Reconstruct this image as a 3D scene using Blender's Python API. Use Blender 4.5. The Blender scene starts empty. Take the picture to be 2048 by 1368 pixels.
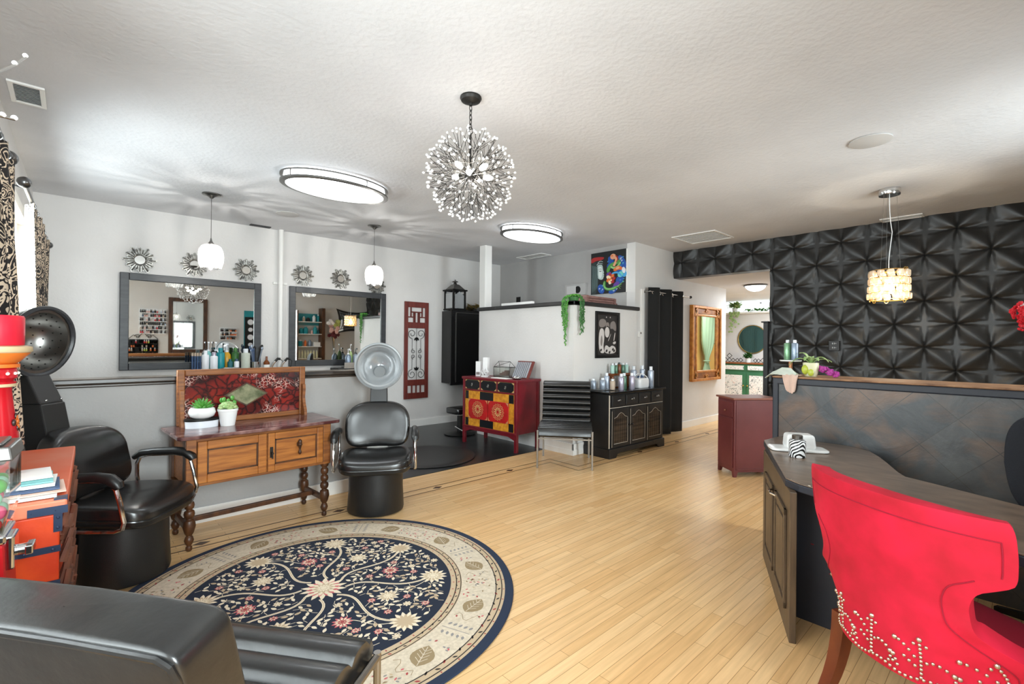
import bpy, math, random
from math import sin, cos, pi, radians, atan2, hypot, sqrt
from mathutils import Vector, Matrix
random.seed(7)
SC = bpy.context.scene
COL = SC.collection

# ------------------------------------------------------------------ camera, world, lights, exposure
YAW, PIT, ROL = radians(47.2158), radians(0.139), radians(0.540)
f0 = Vector((cos(YAW), sin(YAW), 0)); r0 = Vector((sin(YAW), -cos(YAW), 0)); u0 = Vector((0, 0, 1))
f2 = f0 * cos(PIT) + u0 * sin(PIT); u2 = u0 * cos(PIT) - f0 * sin(PIT)
r3 = r0 * cos(ROL) + u2 * sin(ROL); u3 = u2 * cos(ROL) - r0 * sin(ROL)
cam = bpy.data.cameras.new('camera'); cam.sensor_width = 36; cam.lens = 947.07 / 2048 * 36
cam.clip_start = 0.02; cam.clip_end = 200
co = bpy.data.objects.new('camera', cam); COL.objects.link(co)
co.matrix_world = Matrix(((r3.x, u3.x, -f2.x, 0), (r3.y, u3.y, -f2.y, 0), (r3.z, u3.z, -f2.z, 1.45), (0, 0, 0, 1)))
SC.camera = co
SC.view_settings.view_transform = 'Standard'; SC.view_settings.look = 'None'
SC.view_settings.gamma = 1.0; SC.view_settings.use_curve_mapping = False
SC.view_settings.exposure = 0.56
SC.cycles.max_bounces = 10; SC.cycles.diffuse_bounces = 5; SC.cycles.glossy_bounces = 5
SC.cycles.transparent_max_bounces = 12; SC.cycles.sample_clamp_indirect = 6.0
SC.cycles.caustics_reflective = False; SC.cycles.caustics_refractive = False

W = bpy.data.worlds.new('world'); SC.world = W; W.use_nodes = True
bg = W.node_tree.nodes['Background']; bg.inputs[0].default_value = (0.93, 0.97, 1.0, 1); bg.inputs[1].default_value = 2.2

def area(name, loc, direction, sx, sy, power, color=(1, 1, 1), spread=pi):
    l = bpy.data.lights.new(name, 'AREA'); l.shape = 'RECTANGLE'; l.size = sx; l.size_y = sy
    l.energy = power; l.color = color; l.spread = spread
    o = bpy.data.objects.new(name, l); COL.objects.link(o); o.location = loc
    o.rotation_euler = Vector(direction).to_track_quat('-Z', 'Y').to_euler(); return o
def point(name, loc, power, color=(1, .95, .88), r=.03):
    l = bpy.data.lights.new(name, 'POINT'); l.energy = power; l.color = color; l.shadow_soft_size = r
    o = bpy.data.objects.new(name, l); COL.objects.link(o); o.location = loc; return o
DAY = (0.88, 0.95, 1.0)
# daylight standing in the windows of the left wall and of the street front behind the camera
area('daylight_left_front', (-.62, 1.5, 1.8), (1, 0, -.1), 2.0, 1.7, 68, DAY, radians(165))
area('daylight_left_rear', (-.58, 5.3, 1.8), (1, 0, -.1), 1.9, 1.5, 290, DAY, radians(165))
area('daylight_street_a', (.3, -1.55, 1.7), (0, 1, -.2), 1.15, 2.0, 175, DAY, radians(150))
area('daylight_street_b', (4.5, -1.55, 1.7), (.25, 1, -.1), .95, 2.0, 122, DAY, radians(165))
area('hall_fill', (10.6, 3.3, 2.52), (0, 0, -1), 1.4, .9, 66, DAY)  # fill light added under the hall ceiling
area('recess_fill', (12.985, 4.6, 2.42), (-1, 0, 0), 1.8, .2, 9, DAY)  # added light that brightens the recess over the hall ledge, no real window

# ------------------------------------------------------------------ mesh builder
class MB:
    def __init__(s): s.v = []; s.f = []; s.m = []
    def add(s, vs, fs, m=0):
        b = len(s.v); s.v += [tuple(p) for p in vs]
        for f in fs: s.f.append(tuple(i + b for i in f)); s.m.append(m)
        return s
    def box(s, x0, y0, z0, x1, y1, z1, m=0):
        if x0 > x1: x0, x1 = x1, x0
        if y0 > y1: y0, y1 = y1, y0
        if z0 > z1: z0, z1 = z1, z0
        return s.add([(x0, y0, z0), (x1, y0, z0), (x1, y1, z0), (x0, y1, z0), (x0, y0, z1), (x1, y0, z1), (x1, y1, z1), (x0, y1, z1)],
                     [(3, 2, 1, 0), (4, 5, 6, 7), (0, 1, 5, 4), (1, 2, 6, 5), (2, 3, 7, 6), (3, 0, 4, 7)], m)
    def hexa(s, b, t, m=0):
        return s.add(list(b) + list(t), [(3, 2, 1, 0), (4, 5, 6, 7), (0, 1, 5, 4), (1, 2, 6, 5), (2, 3, 7, 6), (3, 0, 4, 7)], m)
    def prism(s, poly, z0, z1, m=0):          # poly in xy, counter-clockwise
        n = len(poly)
        a = sum(poly[i][0] * poly[(i + 1) % n][1] - poly[(i + 1) % n][0] * poly[i][1] for i in range(n))
        if a < 0: poly = poly[::-1]
        return s.add([(x, y, z0) for x, y in poly] + [(x, y, z1) for x, y in poly],
                     [tuple(range(n - 1, -1, -1)), tuple(range(n, 2 * n))] + [(i, (i + 1) % n, n + (i + 1) % n, n + i) for i in range(n)], m)
    def prismy(s, poly, y0, y1, m=0):         # poly in xz, extruded along y (front is y0 < y1)
        b = MB().prism(poly, 0, 1, m); n = len(b.v)
        return s.add([(x, y1 + (y0 - y1) * z, y) for x, y, z in b.v], b.f, m)
    def cyl(s, p0, p1, r0, r1=None, n=16, m=0, caps=True):
        r1 = r0 if r1 is None else r1
        p0 = Vector(p0); p1 = Vector(p1); d = (p1 - p0).normalized()
        a = d.orthogonal().normalized(); b = d.cross(a)
        vs = []
        for p, r in ((p0, r0), (p1, r1)):
            for i in range(n):
                t = 2 * pi * i / n; vs.append(p + (a * cos(t) + b * sin(t)) * r)
        fs = [(i, (i + 1) % n, n + (i + 1) % n, n + i) for i in range(n)]
        if caps: fs += [tuple(range(n - 1, -1, -1)), tuple(range(n, 2 * n))]
        return s.add(vs, fs, m)
    def tube(s, pts, r, n=8, m=0, closed=False):
        P = [Vector(p) for p in pts]; k = len(P)
        if k < 2: return s
        rr = r if isinstance(r, (list, tuple)) else [r] * k
        T = []
        for i in range(k):
            a = P[(i - 1) % k] if closed else P[max(i - 1, 0)]; b = P[(i + 1) % k] if closed else P[min(i + 1, k - 1)]
            t = (b - a); T.append(t.normalized() if t.length > 1e-9 else Vector((0, 0, 1)))
        N = T[0].orthogonal().normalized(); vs = []
        for i in range(k):
            N = (N - T[i] * N.dot(T[i]))
            N = N.normalized() if N.length > 1e-6 else T[i].orthogonal().normalized()
            B = T[i].cross(N)
            for j in range(n):
                a = 2 * pi * j / n; vs.append(P[i] + (N * cos(a) + B * sin(a)) * rr[i])
        fs = []
        for i in range(k if closed else k - 1):
            i2 = (i + 1) % k
            for j in range(n): fs.append((i * n + j, i * n + (j + 1) % n, i2 * n + (j + 1) % n, i2 * n + j))
        if not closed: fs += [tuple(range(n - 1, -1, -1)), tuple(range((k - 1) * n, k * n))]
        return s.add(vs, fs, m)
    def lathe(s, prof, c=(0, 0, 0), n=24, m=0, sx=1, sy=1, cap=True):
        cap = cap and prof[0] != prof[-1]
        k = len(prof); vs = []
        for r, z in prof:
            for j in range(n):
                a = 2 * pi * j / n; vs.append((c[0] + r * cos(a) * sx, c[1] + r * sin(a) * sy, c[2] + z))
        fs = [(i * n + j, i * n + (j + 1) % n, (i + 1) * n + (j + 1) % n, (i + 1) * n + j) for i in range(k - 1) for j in range(n)]
        if cap and prof[0][0] > 1e-6: fs.append(tuple(range(n - 1, -1, -1)))
        if cap and prof[-1][0] > 1e-6: fs.append(tuple(range((k - 1) * n, k * n)))
        return s.add(vs, fs, m)
    def ball(s, c, r, nu=12, nv=8, m=0, sc=(1, 1, 1)):
        vs = [(c[0], c[1], c[2] - r * sc[2])]
        for i in range(1, nv):
            p = -pi / 2 + pi * i / nv
            for j in range(nu):
                a = 2 * pi * j / nu; vs.append((c[0] + r * cos(p) * cos(a) * sc[0], c[1] + r * cos(p) * sin(a) * sc[1], c[2] + r * sin(p) * sc[2]))
        vs.append((c[0], c[1], c[2] + r * sc[2])); t = len(vs) - 1
        fs = [(0, 1 + (j + 1) % nu, 1 + j) for j in range(nu)]
        for i in range(nv - 2):
            for j in range(nu):
                a = 1 + i * nu; fs.append((a + j, a + (j + 1) % nu, a + nu + (j + 1) % nu, a + nu + j))
        a = 1 + (nv - 2) * nu
        fs += [(a + j, a + (j + 1) % nu, t) for j in range(nu)]
        return s.add(vs, fs, m)
    def grid(s, fn, nu, nv, m=0, flip=False):
        vs = [fn(i / nu, j / nv) for i in range(nu + 1) for j in range(nv + 1)]
        fs = []
        for i in range(nu):
            for j in range(nv):
                q = (i * (nv + 1) + j, (i + 1) * (nv + 1) + j, (i + 1) * (nv + 1) + j + 1, i * (nv + 1) + j + 1)
                fs.append(q[::-1] if flip else q)
        return s.add(vs, fs, m)
    def rbox(s, c, h, r=.03, m=0, n=4, e=None):     # rounded pad: superellipsoid-like box, half sizes h
        def sg(v, p): return math.copysign(abs(v) ** p, v)
        p = e or .28
        nu, nv = 8 * n, 4 * n
        vs = []
        for i in range(nv + 1):
            a = -pi / 2 + pi * i / nv
            for j in range(nu):
                b = 2 * pi * j / nu
                vs.append((c[0] + h[0] * sg(cos(a), p) * sg(cos(b), p), c[1] + h[1] * sg(cos(a), p) * sg(sin(b), p), c[2] + h[2] * sg(sin(a), p)))
        fs = [(i * nu + j, i * nu + (j + 1) % nu, (i + 1) * nu + (j + 1) % nu, (i + 1) * nu + j) for i in range(nv) for j in range(nu)]
        return s.add(vs, fs, m)
    def xf(s, M, start=0):
        for i in range(start, len(s.v)): s.v[i] = tuple(M @ Vector(s.v[i]))
        return s
    def build(s, name, mats, parent=None, smooth=35, bevel=0, seg=2, uv=None, subd=0, solid=0, soff=-1, loc=None, rotz=0):
        me = bpy.data.meshes.new(name); me.from_pydata(s.v, [], s.f); me.update()
        mats = mats if isinstance(mats, (list, tuple)) else [mats]
        for mt in mats: me.materials.append(M[mt] if isinstance(mt, str) else mt)
        for p, mi in zip(me.polygons, s.m): p.material_index = mi
        if smooth:
            me.polygons.foreach_set('use_smooth', [True] * len(me.polygons))
            me.set_sharp_from_angle(angle=radians(smooth))
        if uv:
            ul = me.uv_layers.new(name='UVMap')
            for lo in me.loops: ul.data[lo.index].uv = uv[lo.vertex_index]
        o = bpy.data.objects.new(name, me); COL.objects.link(o)
        if parent: o.parent = parent
        if loc: o.location = loc
        if rotz: o.rotation_euler = (0, 0, rotz)
        if solid:
            d = o.modifiers.new('solid', 'SOLIDIFY'); d.thickness = solid; d.offset = soff
        if bevel:
            d = o.modifiers.new('bevel', 'BEVEL'); d.width = bevel; d.segments = seg; d.limit_method = 'ANGLE'; d.angle_limit = radians(40)
            d.harden_normals = False
        if subd:
            d = o.modifiers.new('sub', 'SUBSURF'); d.levels = subd; d.render_levels = subd
        return o

def tag(o, label=None, cat=None, group=None, kind=None):
    if label: o['label'] = label
    if cat: o['category'] = cat
    if group: o['group'] = group
    if kind: o['kind'] = kind
    return o
def thing(name, label, cat, loc=(0, 0, 0), rotz=0, group=None):
    o = bpy.data.objects.new(name, None); COL.objects.link(o); o.empty_display_size = .1
    o.location = loc; o.rotation_euler = (0, 0, rotz)
    return tag(o, label, cat, group)
def struct(o, label=None):
    return tag(o, label, None, None, 'structure')
def dup(root, loc=None, rotz=None, label=None, group=None, scale=None, mat=None):
    r = root.copy(); COL.objects.link(r)
    if loc is not None: r.location = loc
    if rotz is not None: r.rotation_euler = (0, 0, rotz)
    if scale is not None: r.scale = (scale,) * 3
    if label: r['label'] = label
    if group: r['group'] = group
    for ch in list(root.children):
        c = ch.copy(); COL.objects.link(c); c.parent = r
        for g in list(ch.children):
            d = g.copy(); COL.objects.link(d); d.parent = c
    return r
def arc(c, r, a0, a1, n, plane='xz', ry=None):
    ry = r if ry is None else ry; out = []
    for i in range(n + 1):
        a = radians(a0 + (a1 - a0) * i / n); u, v = r * cos(a), ry * sin(a)
        out.append((c[0] + u, c[1], c[2] + v) if plane == 'xz' else (c[0] + u, c[1] + v, c[2]) if plane == 'xy' else (c[0], c[1] + u, c[2] + v))
    return out
def bez(p0, p1, p2, p3, n=12):
    P = [Vector(p) for p in (p0, p1, p2, p3)]; out = []
    for i in range(n + 1):
        t = i / n; out.append(P[0] * (1 - t) ** 3 + P[1] * 3 * t * (1 - t) ** 2 + P[2] * 3 * t * t * (1 - t) + P[3] * t ** 3)
    return out
def ell(cx, cy, a, b, rot=0, n=12):
    c, s_ = cos(rot), sin(rot)
    return [(cx + a * cos(t) * c - b * sin(t) * s_, cy + a * cos(t) * s_ + b * sin(t) * c) for t in [2 * pi * i / n for i in range(n)]]
def leafp(cx, cy, L, w, rot, n=5):          # pointed leaf polygon starting at (cx,cy)
    pts = []
    for i in range(n + 1):
        t = i / n; pts.append((t * L, w * sin(pi * t) ** .8 / 2 * (1.15 - .3 * t)))
    for i in range(n - 1, 0, -1):
        t = i / n; pts.append((t * L, -w * sin(pi * t) ** .8 / 2 * (1.15 - .3 * t)))
    c, s_ = cos(rot), sin(rot)
    return [(cx + x * c - y * s_, cy + x * s_ + y * c) for x, y in pts]

# ------------------------------------------------------------------ materials
M = {}
def lin(c):
    def f(v):
        v /= 255.0; return v / 12.92 if v <= .04045 else ((v + .055) / 1.055) ** 2.4
    return (f(c[0]), f(c[1]), f(c[2]), 1)
def newmat(name):
    m = bpy.data.materials.new(name); m.use_nodes = True; M[name] = m
    nt = m.node_tree; return m, nt, nt.nodes['Principled BSDF']
def nd(nt, t, **kw):
    n = nt.nodes.new(t)
    for k, v in kw.items(): setattr(n, k, v)
    return n
def mat(name, rgb, rough=.5, metal=0, spec=.5, rgb2=None, nscale=8, bump=0, bscale=60, emit=None, estr=0, coat=0, sheen=0, stretch=None, ndet=4, lo=.35, hi=.65, space='Object'):
    m, nt, p = newmat(name); L = nt.links
    p.inputs['Base Color'].default_value = lin(rgb); p.inputs['Roughness'].default_value = rough
    p.inputs['Metallic'].default_value = metal; p.inputs['Specular IOR Level'].default_value = spec
    p.inputs['Coat Weight'].default_value = coat
    if sheen: p.inputs['Sheen Weight'].default_value = sheen; p.inputs['Sheen Roughness'].default_value = .4; p.inputs['Sheen Tint'].default_value = lin(rgb2 or rgb)
    if emit: p.inputs['Emission Color'].default_value = lin(emit); p.inputs['Emission Strength'].default_value = estr
    if rgb2 or bump:
        tc = nd(nt, 'ShaderNodeTexCoord'); src = tc.outputs[space]
        if stretch:
            mp = nd(nt, 'ShaderNodeMapping'); mp.inputs['Scale'].default_value = stretch; L.new(src, mp.inputs[0]); src = mp.outputs[0]
    if rgb2:
        n = nd(nt, 'ShaderNodeTexNoise'); n.inputs['Scale'].default_value = nscale; n.inputs['Detail'].default_value = ndet; L.new(src, n.inputs['Vector'])
        r = nd(nt, 'ShaderNodeValToRGB'); r.color_ramp.elements[0].color = lin(rgb); r.color_ramp.elements[1].color = lin(rgb2)
        r.color_ramp.elements[0].position = lo; r.color_ramp.elements[1].position = hi
        L.new(n.outputs[0], r.inputs[0]); L.new(r.outputs[0], p.inputs['Base Color'])
    if bump:
        n = nd(nt, 'ShaderNodeTexNoise'); n.inputs['Scale'].default_value = bscale; n.inputs['Detail'].default_value = 5; L.new(src, n.inputs['Vector'])
        b = nd(nt, 'ShaderNodeBump'); b.inputs['Strength'].default_value = bump; b.inputs['Distance'].default_value = .01
        L.new(n.outputs[0], b.inputs['Height']); L.new(b.outputs[0], p.inputs['Normal'])
    return m
def gen_pos(nt):
    return nd(nt, 'ShaderNodeNewGeometry').outputs['Position']

mat('wall', (222, 220, 218), .7, rgb2=(213, 211, 209), nscale=1.2, bump=.25, bscale=45)
mat('wall_gray', (176, 174, 172), .7, rgb2=(168, 166, 164), nscale=1.5, bump=.25, bscale=45)
mat('partition', (172, 170, 168), .7, rgb2=(162, 160, 158), nscale=1.5, bump=.25, bscale=45)
mat('ceiling', (222, 222, 224), .8, rgb2=(210, 210, 212), nscale=1.0, bump=.4, bscale=28)
mat('white_paint', (236, 235, 232), .45)
mat('white_gloss', (238, 239, 240), .2)
mat('black_paint', (26, 26, 27), .42, rgb2=(36, 35, 35), nscale=5)
mat('black_gloss', (14, 14, 15), .25)
mat('panel_black', (39, 39, 39), .36)
mat('dark_frame', (42, 44, 48), .4, rgb2=(56, 57, 60), nscale=6, stretch=(1, 6, 6))
mat('cap_wood', (34, 30, 28), .3, rgb2=(74, 62, 52), nscale=5, stretch=(.6, 8, 8))
mat('leather', (20, 20, 20), .27, spec=.75, bump=.025, bscale=120)
mat('leather_worn', (20, 20, 20), .31, spec=.7, coat=.15, rgb2=(36, 36, 35), nscale=5, bump=.22, bscale=14, lo=.5, hi=.8, ndet=7)
mat('plastic_black', (20, 20, 20), .38)
mat('vinyl_base', (26, 26, 26), .4, bump=.08, bscale=200)
mat('chrome', (215, 215, 215), .12, 1)
mat('nickel', (132, 130, 127), .3, 1)
mat('steel', (150, 147, 142), .35, 1)
mat('iron', (36, 35, 34), .5, .6)
mat('dark_bronze', (48, 46, 44), .45, .7)
mat('oak', (150, 92, 42), .42, rgb2=(112, 62, 26), nscale=4, stretch=(1.2, 14, 14), ndet=6)
mat('oak_light', (178, 112, 50), .4, rgb2=(136, 78, 32), nscale=3.5, stretch=(1.2, 12, 12), ndet=6)
mat('oak_dark', (92, 56, 30), .4, rgb2=(58, 34, 20), nscale=6, stretch=(3, 3, 1))
mat('silver', (196, 194, 190), .22, 1)
mat('silver_leaf', (168, 166, 160), .32, .9, rgb2=(84, 82, 80), nscale=30)
mat('mirror', (232, 234, 232), .015, 1)
mat('red_lacquer', (122, 22, 34), .32, rgb2=(98, 16, 28), nscale=4)
mat('red_bright', (186, 26, 26), .35, rgb2=(160, 18, 22), nscale=8)
mat('gold_paint', (216, 152, 42), .4, rgb2=(180, 112, 26), nscale=22)
mat('gold_line', (196, 160, 104), .45)
mat('black_lacquer', (16, 18, 22), .25)
mat('burgundy', (108, 50, 50), .45, rgb2=(96, 42, 42), nscale=3)
mat('burgundy_top', (128, 76, 60), .4)
mat('ceramic', (240, 241, 240), .18)
mat('paper', (244, 244, 240), .6)
mat('navy_print', (60, 84, 120), .5)
mat('teal_print', (120, 190, 190), .5)
mat('leaf', (58, 130, 46), .45, rgb2=(96, 160, 64), nscale=20)
mat('leaf_light', (128, 168, 96), .45, rgb2=(178, 196, 140), nscale=25)
mat('leaf_dark', (40, 92, 44), .5, rgb2=(70, 126, 60), nscale=12)
mat('leaf_olive', (110, 104, 52), .5, rgb2=(150, 124, 70), nscale=12)
mat('soil', (54, 40, 30), .9)
mat('curtain_black', (14, 14, 14), .85)
mat('rod_nickel', (120, 120, 120), .3, 1)
mat('orange_paint', (222, 74, 22), .42, rgb2=(196, 52, 14), nscale=7, bump=.1, bscale=30)
mat('orange_worn', (226, 128, 96), .45, rgb2=(224, 92, 44), nscale=3.2)
mat('driftwood', (112, 66, 46), .75, rgb2=(76, 46, 34), nscale=10)
mat('iron_blue', (52, 66, 92), .35, .5)
mat('candle_red', (200, 14, 44), .38, rgb2=(216, 34, 56), nscale=2)
mat('folk_red', (196, 20, 34), .25, rgb2=(170, 14, 26), nscale=5)
mat('folk_orange', (214, 112, 40), .35)
mat('folk_white', (236, 228, 214), .4)
mat('folk_band', (200, 178, 140), .4)
mat('folk_dark', (52, 26, 20), .4)
mat('red_base', (176, 14, 26), .25)
mat('ledge_pink', (150, 112, 104), .55, rgb2=(120, 84, 78), nscale=9, stretch=(2, 2, 12))
mat('leaf_gold', (176, 140, 70), .5)
mat('rug_navy', (22, 32, 50), .95); mat('rug_cream', (214, 200, 178), .95, rgb2=(196, 182, 160), nscale=60)
mat('rug_taupe', (148, 128, 96), .95); mat('rug_pink', (196, 100, 104), .95); mat('rug_beige', (190, 168, 138), .95)
mat('rug_dark', (44, 38, 36), .95); mat('rug_gray', (140, 136, 134), .95); mat('rug_red', (158, 60, 62), .95); mat('rug_field_cream', (226, 212, 186), .95)
mat('rug_edge', (30, 42, 64), .95)
mat('teal', (24, 140, 150), .35); mat('teal_dark', (20, 92, 100), .5)
mat('bottle_white', (232, 236, 242), .25); mat('bottle_blue', (178, 188, 204), .25, .35); mat('bottle_lav', (178, 172, 188), .25, .4)
mat('bottle_green', (84, 118, 98), .28, .35); mat('bottle_mint', (170, 206, 194), .3); mat('bottle_gray', (150, 160, 174), .25, .4)
mat('bottle_amber', (120, 62, 20), .25); mat('bottle_yellow', (214, 160, 34), .3); mat('bottle_beige', (190, 170, 150), .35)
mat('bottle_sage', (120, 160, 124), .25, .5); mat('bottle_slate', (134, 148, 166), .25, .5)
mat('fabric_red', (172, 1, 32), .8, rgb2=(212, 8, 54), nscale=8, sheen=.12, ndet=8, lo=.3, hi=.7)
mat('fabric_red_dark', (150, 8, 40), .85)
mat('nailhead', (190, 170, 150), .3, .8)
mat('walnut', (112, 54, 28), .3, rgb2=(90, 40, 20), nscale=6, stretch=(2, 2, 1))
mat('desk_top', (128, 108, 92), .3, rgb2=(98, 84, 72), nscale=6, stretch=(3, 1, 3), ndet=7)
mat('desk_side', (96, 78, 60), .4, rgb2=(74, 60, 46), nscale=5, stretch=(8, 8, 1), ndet=6)
mat('desk_navy', (34, 38, 48), .5, rgb2=(42, 44, 52), nscale=3)
mat('worn_edge', (206, 196, 182), .6)
mat('office_fabric', (34, 36, 42), .9, bump=.2, bscale=300)
mat('door_teal', (66, 108, 112), .45)
mat('green_paint', (62, 118, 84), .45, rgb2=(54, 106, 76), nscale=4)
mat('wood_top', (150, 92, 52), .45, rgb2=(126, 72, 40), nscale=5, stretch=(8, 1, 1))
mat('brass', (196, 160, 84), .3, .9)
mat('hood_rim', (128, 132, 134), .3)
mat('yellow_wall', (214, 170, 92), .7)
mat('curtain_green', (138, 160, 128), .85)
mat('gilt', (176, 106, 36), .36, .35, rgb2=(110, 56, 18), nscale=9)
mat('gilt_light', (206, 140, 60), .36, .35, rgb2=(176, 104, 40), nscale=12)
mat('panel_red', (116, 44, 34), .5, rgb2=(96, 34, 28), nscale=6, stretch=(8, 8, 1))
mat('orchid', (190, 60, 160), .5, rgb2=(150, 40, 130), nscale=40)
mat('flower_red', (206, 24, 40), .5); mat('flower_white', (244, 238, 236), .5); mat('flower_pink', (228, 180, 170), .55); mat('flower_dark', (92, 18, 26), .55); mat('flower_yellow', (196, 200, 110), .55)
mat('cloth_sage', (196, 204, 190), .85, rgb2=(206, 212, 200), nscale=30); mat('cloth_pink', (222, 192, 176), .85, rgb2=(206, 176, 160), nscale=12)
mat('cloth_teal', (150, 196, 200), .85)
mat('pot_lime', (186, 196, 70), .35); mat('pot_cream', (226, 224, 188), .35)
mat('marble_white', (226, 228, 228), .25)
mat('copper', (178, 120, 84), .35, .6)
mat('wood_tray', (168, 108, 70), .5)
mat('worn_cap', (120, 84, 60), .5, rgb2=(176, 132, 96), nscale=9, stretch=(4, 1, 1))
mat('ring_tray', (150, 152, 158), .7)
mat('photo_dark', (30, 26, 25), .5); mat('photo_light', (206, 200, 196), .6); mat('photo_mid', (128, 120, 116), .6)
for nm, c in dict(art_black=(14, 16, 18), art_face=(176, 194, 190), art_face_light=(214, 224, 220), art_hair=(40, 54, 54), art_hair_light=(108, 130, 128), art_blue=(22, 76, 160), art_sky=(70, 160, 214), art_green=(78, 146, 66), art_lime=(140, 190, 120), art_red=(168, 34, 34), art_orange=(222, 110, 44), art_peach=(226, 160, 124), art_cream=(240, 220, 180), art_violet=(96, 60, 150), art_aqua=(110, 200, 190), art_white=(224, 226, 232)).items():
    mat(nm, c, .5)
mat('grille_dark', (40, 40, 42), .6)
mat('plaster_disc', (196, 194, 192), .6)
mat('skin_box', (238, 238, 238), .5)
for nm, c in dict(gum_pink=(236, 90, 130), gum_green=(70, 160, 60), gum_cream=(236, 220, 170), gum_red=(206, 30, 40), gum_lilac=(206, 150, 206), gum_mint=(150, 214, 180), gum_white=(240, 236, 230)).items(): mat(nm, c, .25)
def emis(name, rgb, s):
    m, nt, p = newmat(name); p.inputs['Base Color'].default_value = lin(rgb); p.inputs['Emission Color'].default_value = lin(rgb); p.inputs['Emission Strength'].default_value = s
emis('diffuser', (244, 250, 255), 5.0)
emis('bulb', (255, 246, 230), 30.0)
emis('bulb_warm', (255, 226, 180), 14.0)
emis('sconce_glow', (255, 206, 90), 1.6)
def glassmat(name, tint=(1, 1, 1), amt=.75, rough=.03, frost=0):
    m, nt, p = newmat(name); L = nt.links; out = nt.nodes['Material Output']; nt.nodes.remove(p)
    t = nd(nt, 'ShaderNodeBsdfTransparent'); t.inputs[0].default_value = (*tint, 1)
    g = nd(nt, 'ShaderNodeBsdfGlossy'); g.inputs['Roughness'].default_value = rough; g.inputs[0].default_value = (1, 1, 1, 1)
    lw = nd(nt, 'ShaderNodeLayerWeight'); lw.inputs[0].default_value = .35
    mr = nd(nt, 'ShaderNodeMapRange'); mr.inputs[3].default_value = 1 - amt; mr.inputs[4].default_value = 1.0
    L.new(lw.outputs['Facing'], mr.inputs[0])
    mx = nd(nt, 'ShaderNodeMixShader'); L.new(mr.outputs[0], mx.inputs[0]); L.new(t.outputs[0], mx.inputs[1]); L.new(g.outputs[0], mx.inputs[2])
    last = mx
    if frost:
        d = nd(nt, 'ShaderNodeBsdfDiffuse'); d.inputs[0].default_value = (*tint, 1)
        m2 = nd(nt, 'ShaderNodeMixShader'); m2.inputs[0].default_value = frost; L.new(mx.outputs[0], m2.inputs[1]); L.new(d.outputs[0], m2.inputs[2]); last = m2
    L.new(last.outputs[0], out.inputs[0])
glassmat('glass', (.97, .99, .98), .94)
glassmat('smoke_glass', (.68, .71, .73), .84, .1, .34)
glassmat('crystal', (.98, .98, .98), .6, .08, .5)
glassmat('crystal_amber', (1.0, .88, .70), .66, .1, .4)
def shade_glass(name):      # cloudy blown glass that the bulb inside lights
    m, nt, p = newmat(name); L = nt.links
    tc = nd(nt, 'ShaderNodeTexCoord'); n = nd(nt, 'ShaderNodeTexNoise'); n.inputs['Scale'].default_value = 30; n.inputs['Detail'].default_value = 3; n.inputs['Distortion'].default_value = 1
    mp = nd(nt, 'ShaderNodeMapping'); mp.inputs['Scale'].default_value = (1, 1, .12); L.new(tc.outputs['Object'], mp.inputs[0]); L.new(mp.outputs[0], n.inputs['Vector'])
    r = nd(nt, 'ShaderNodeMapRange'); r.inputs[1].default_value = .42; r.inputs[2].default_value = .6; r.inputs[3].default_value = .05; r.inputs[4].default_value = .9; L.new(n.outputs[0], r.inputs[0])
    out = nt.nodes['Material Output']; nt.nodes.remove(p)
    t = nd(nt, 'ShaderNodeBsdfTransparent'); t.inputs[0].default_value = (.97, .98, .98, 1)
    d = nd(nt, 'ShaderNodeBsdfTranslucent'); d.inputs[0].default_value = (.9, .9, .9, 1)
    g = nd(nt, 'ShaderNodeBsdfGlossy'); g.inputs['Roughness'].default_value = .1
    a = nd(nt, 'ShaderNodeMixShader'); L.new(r.outputs[0], a.inputs[0]); L.new(t.outputs[0], a.inputs[1]); L.new(d.outputs[0], a.inputs[2])
    b = nd(nt, 'ShaderNodeMixShader'); b.inputs[0].default_value = .1; L.new(a.outputs[0], b.inputs[1]); L.new(g.outputs[0], b.inputs[2])
    L.new(b.outputs[0], out.inputs[0])
shade_glass('shade_glass')
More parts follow.
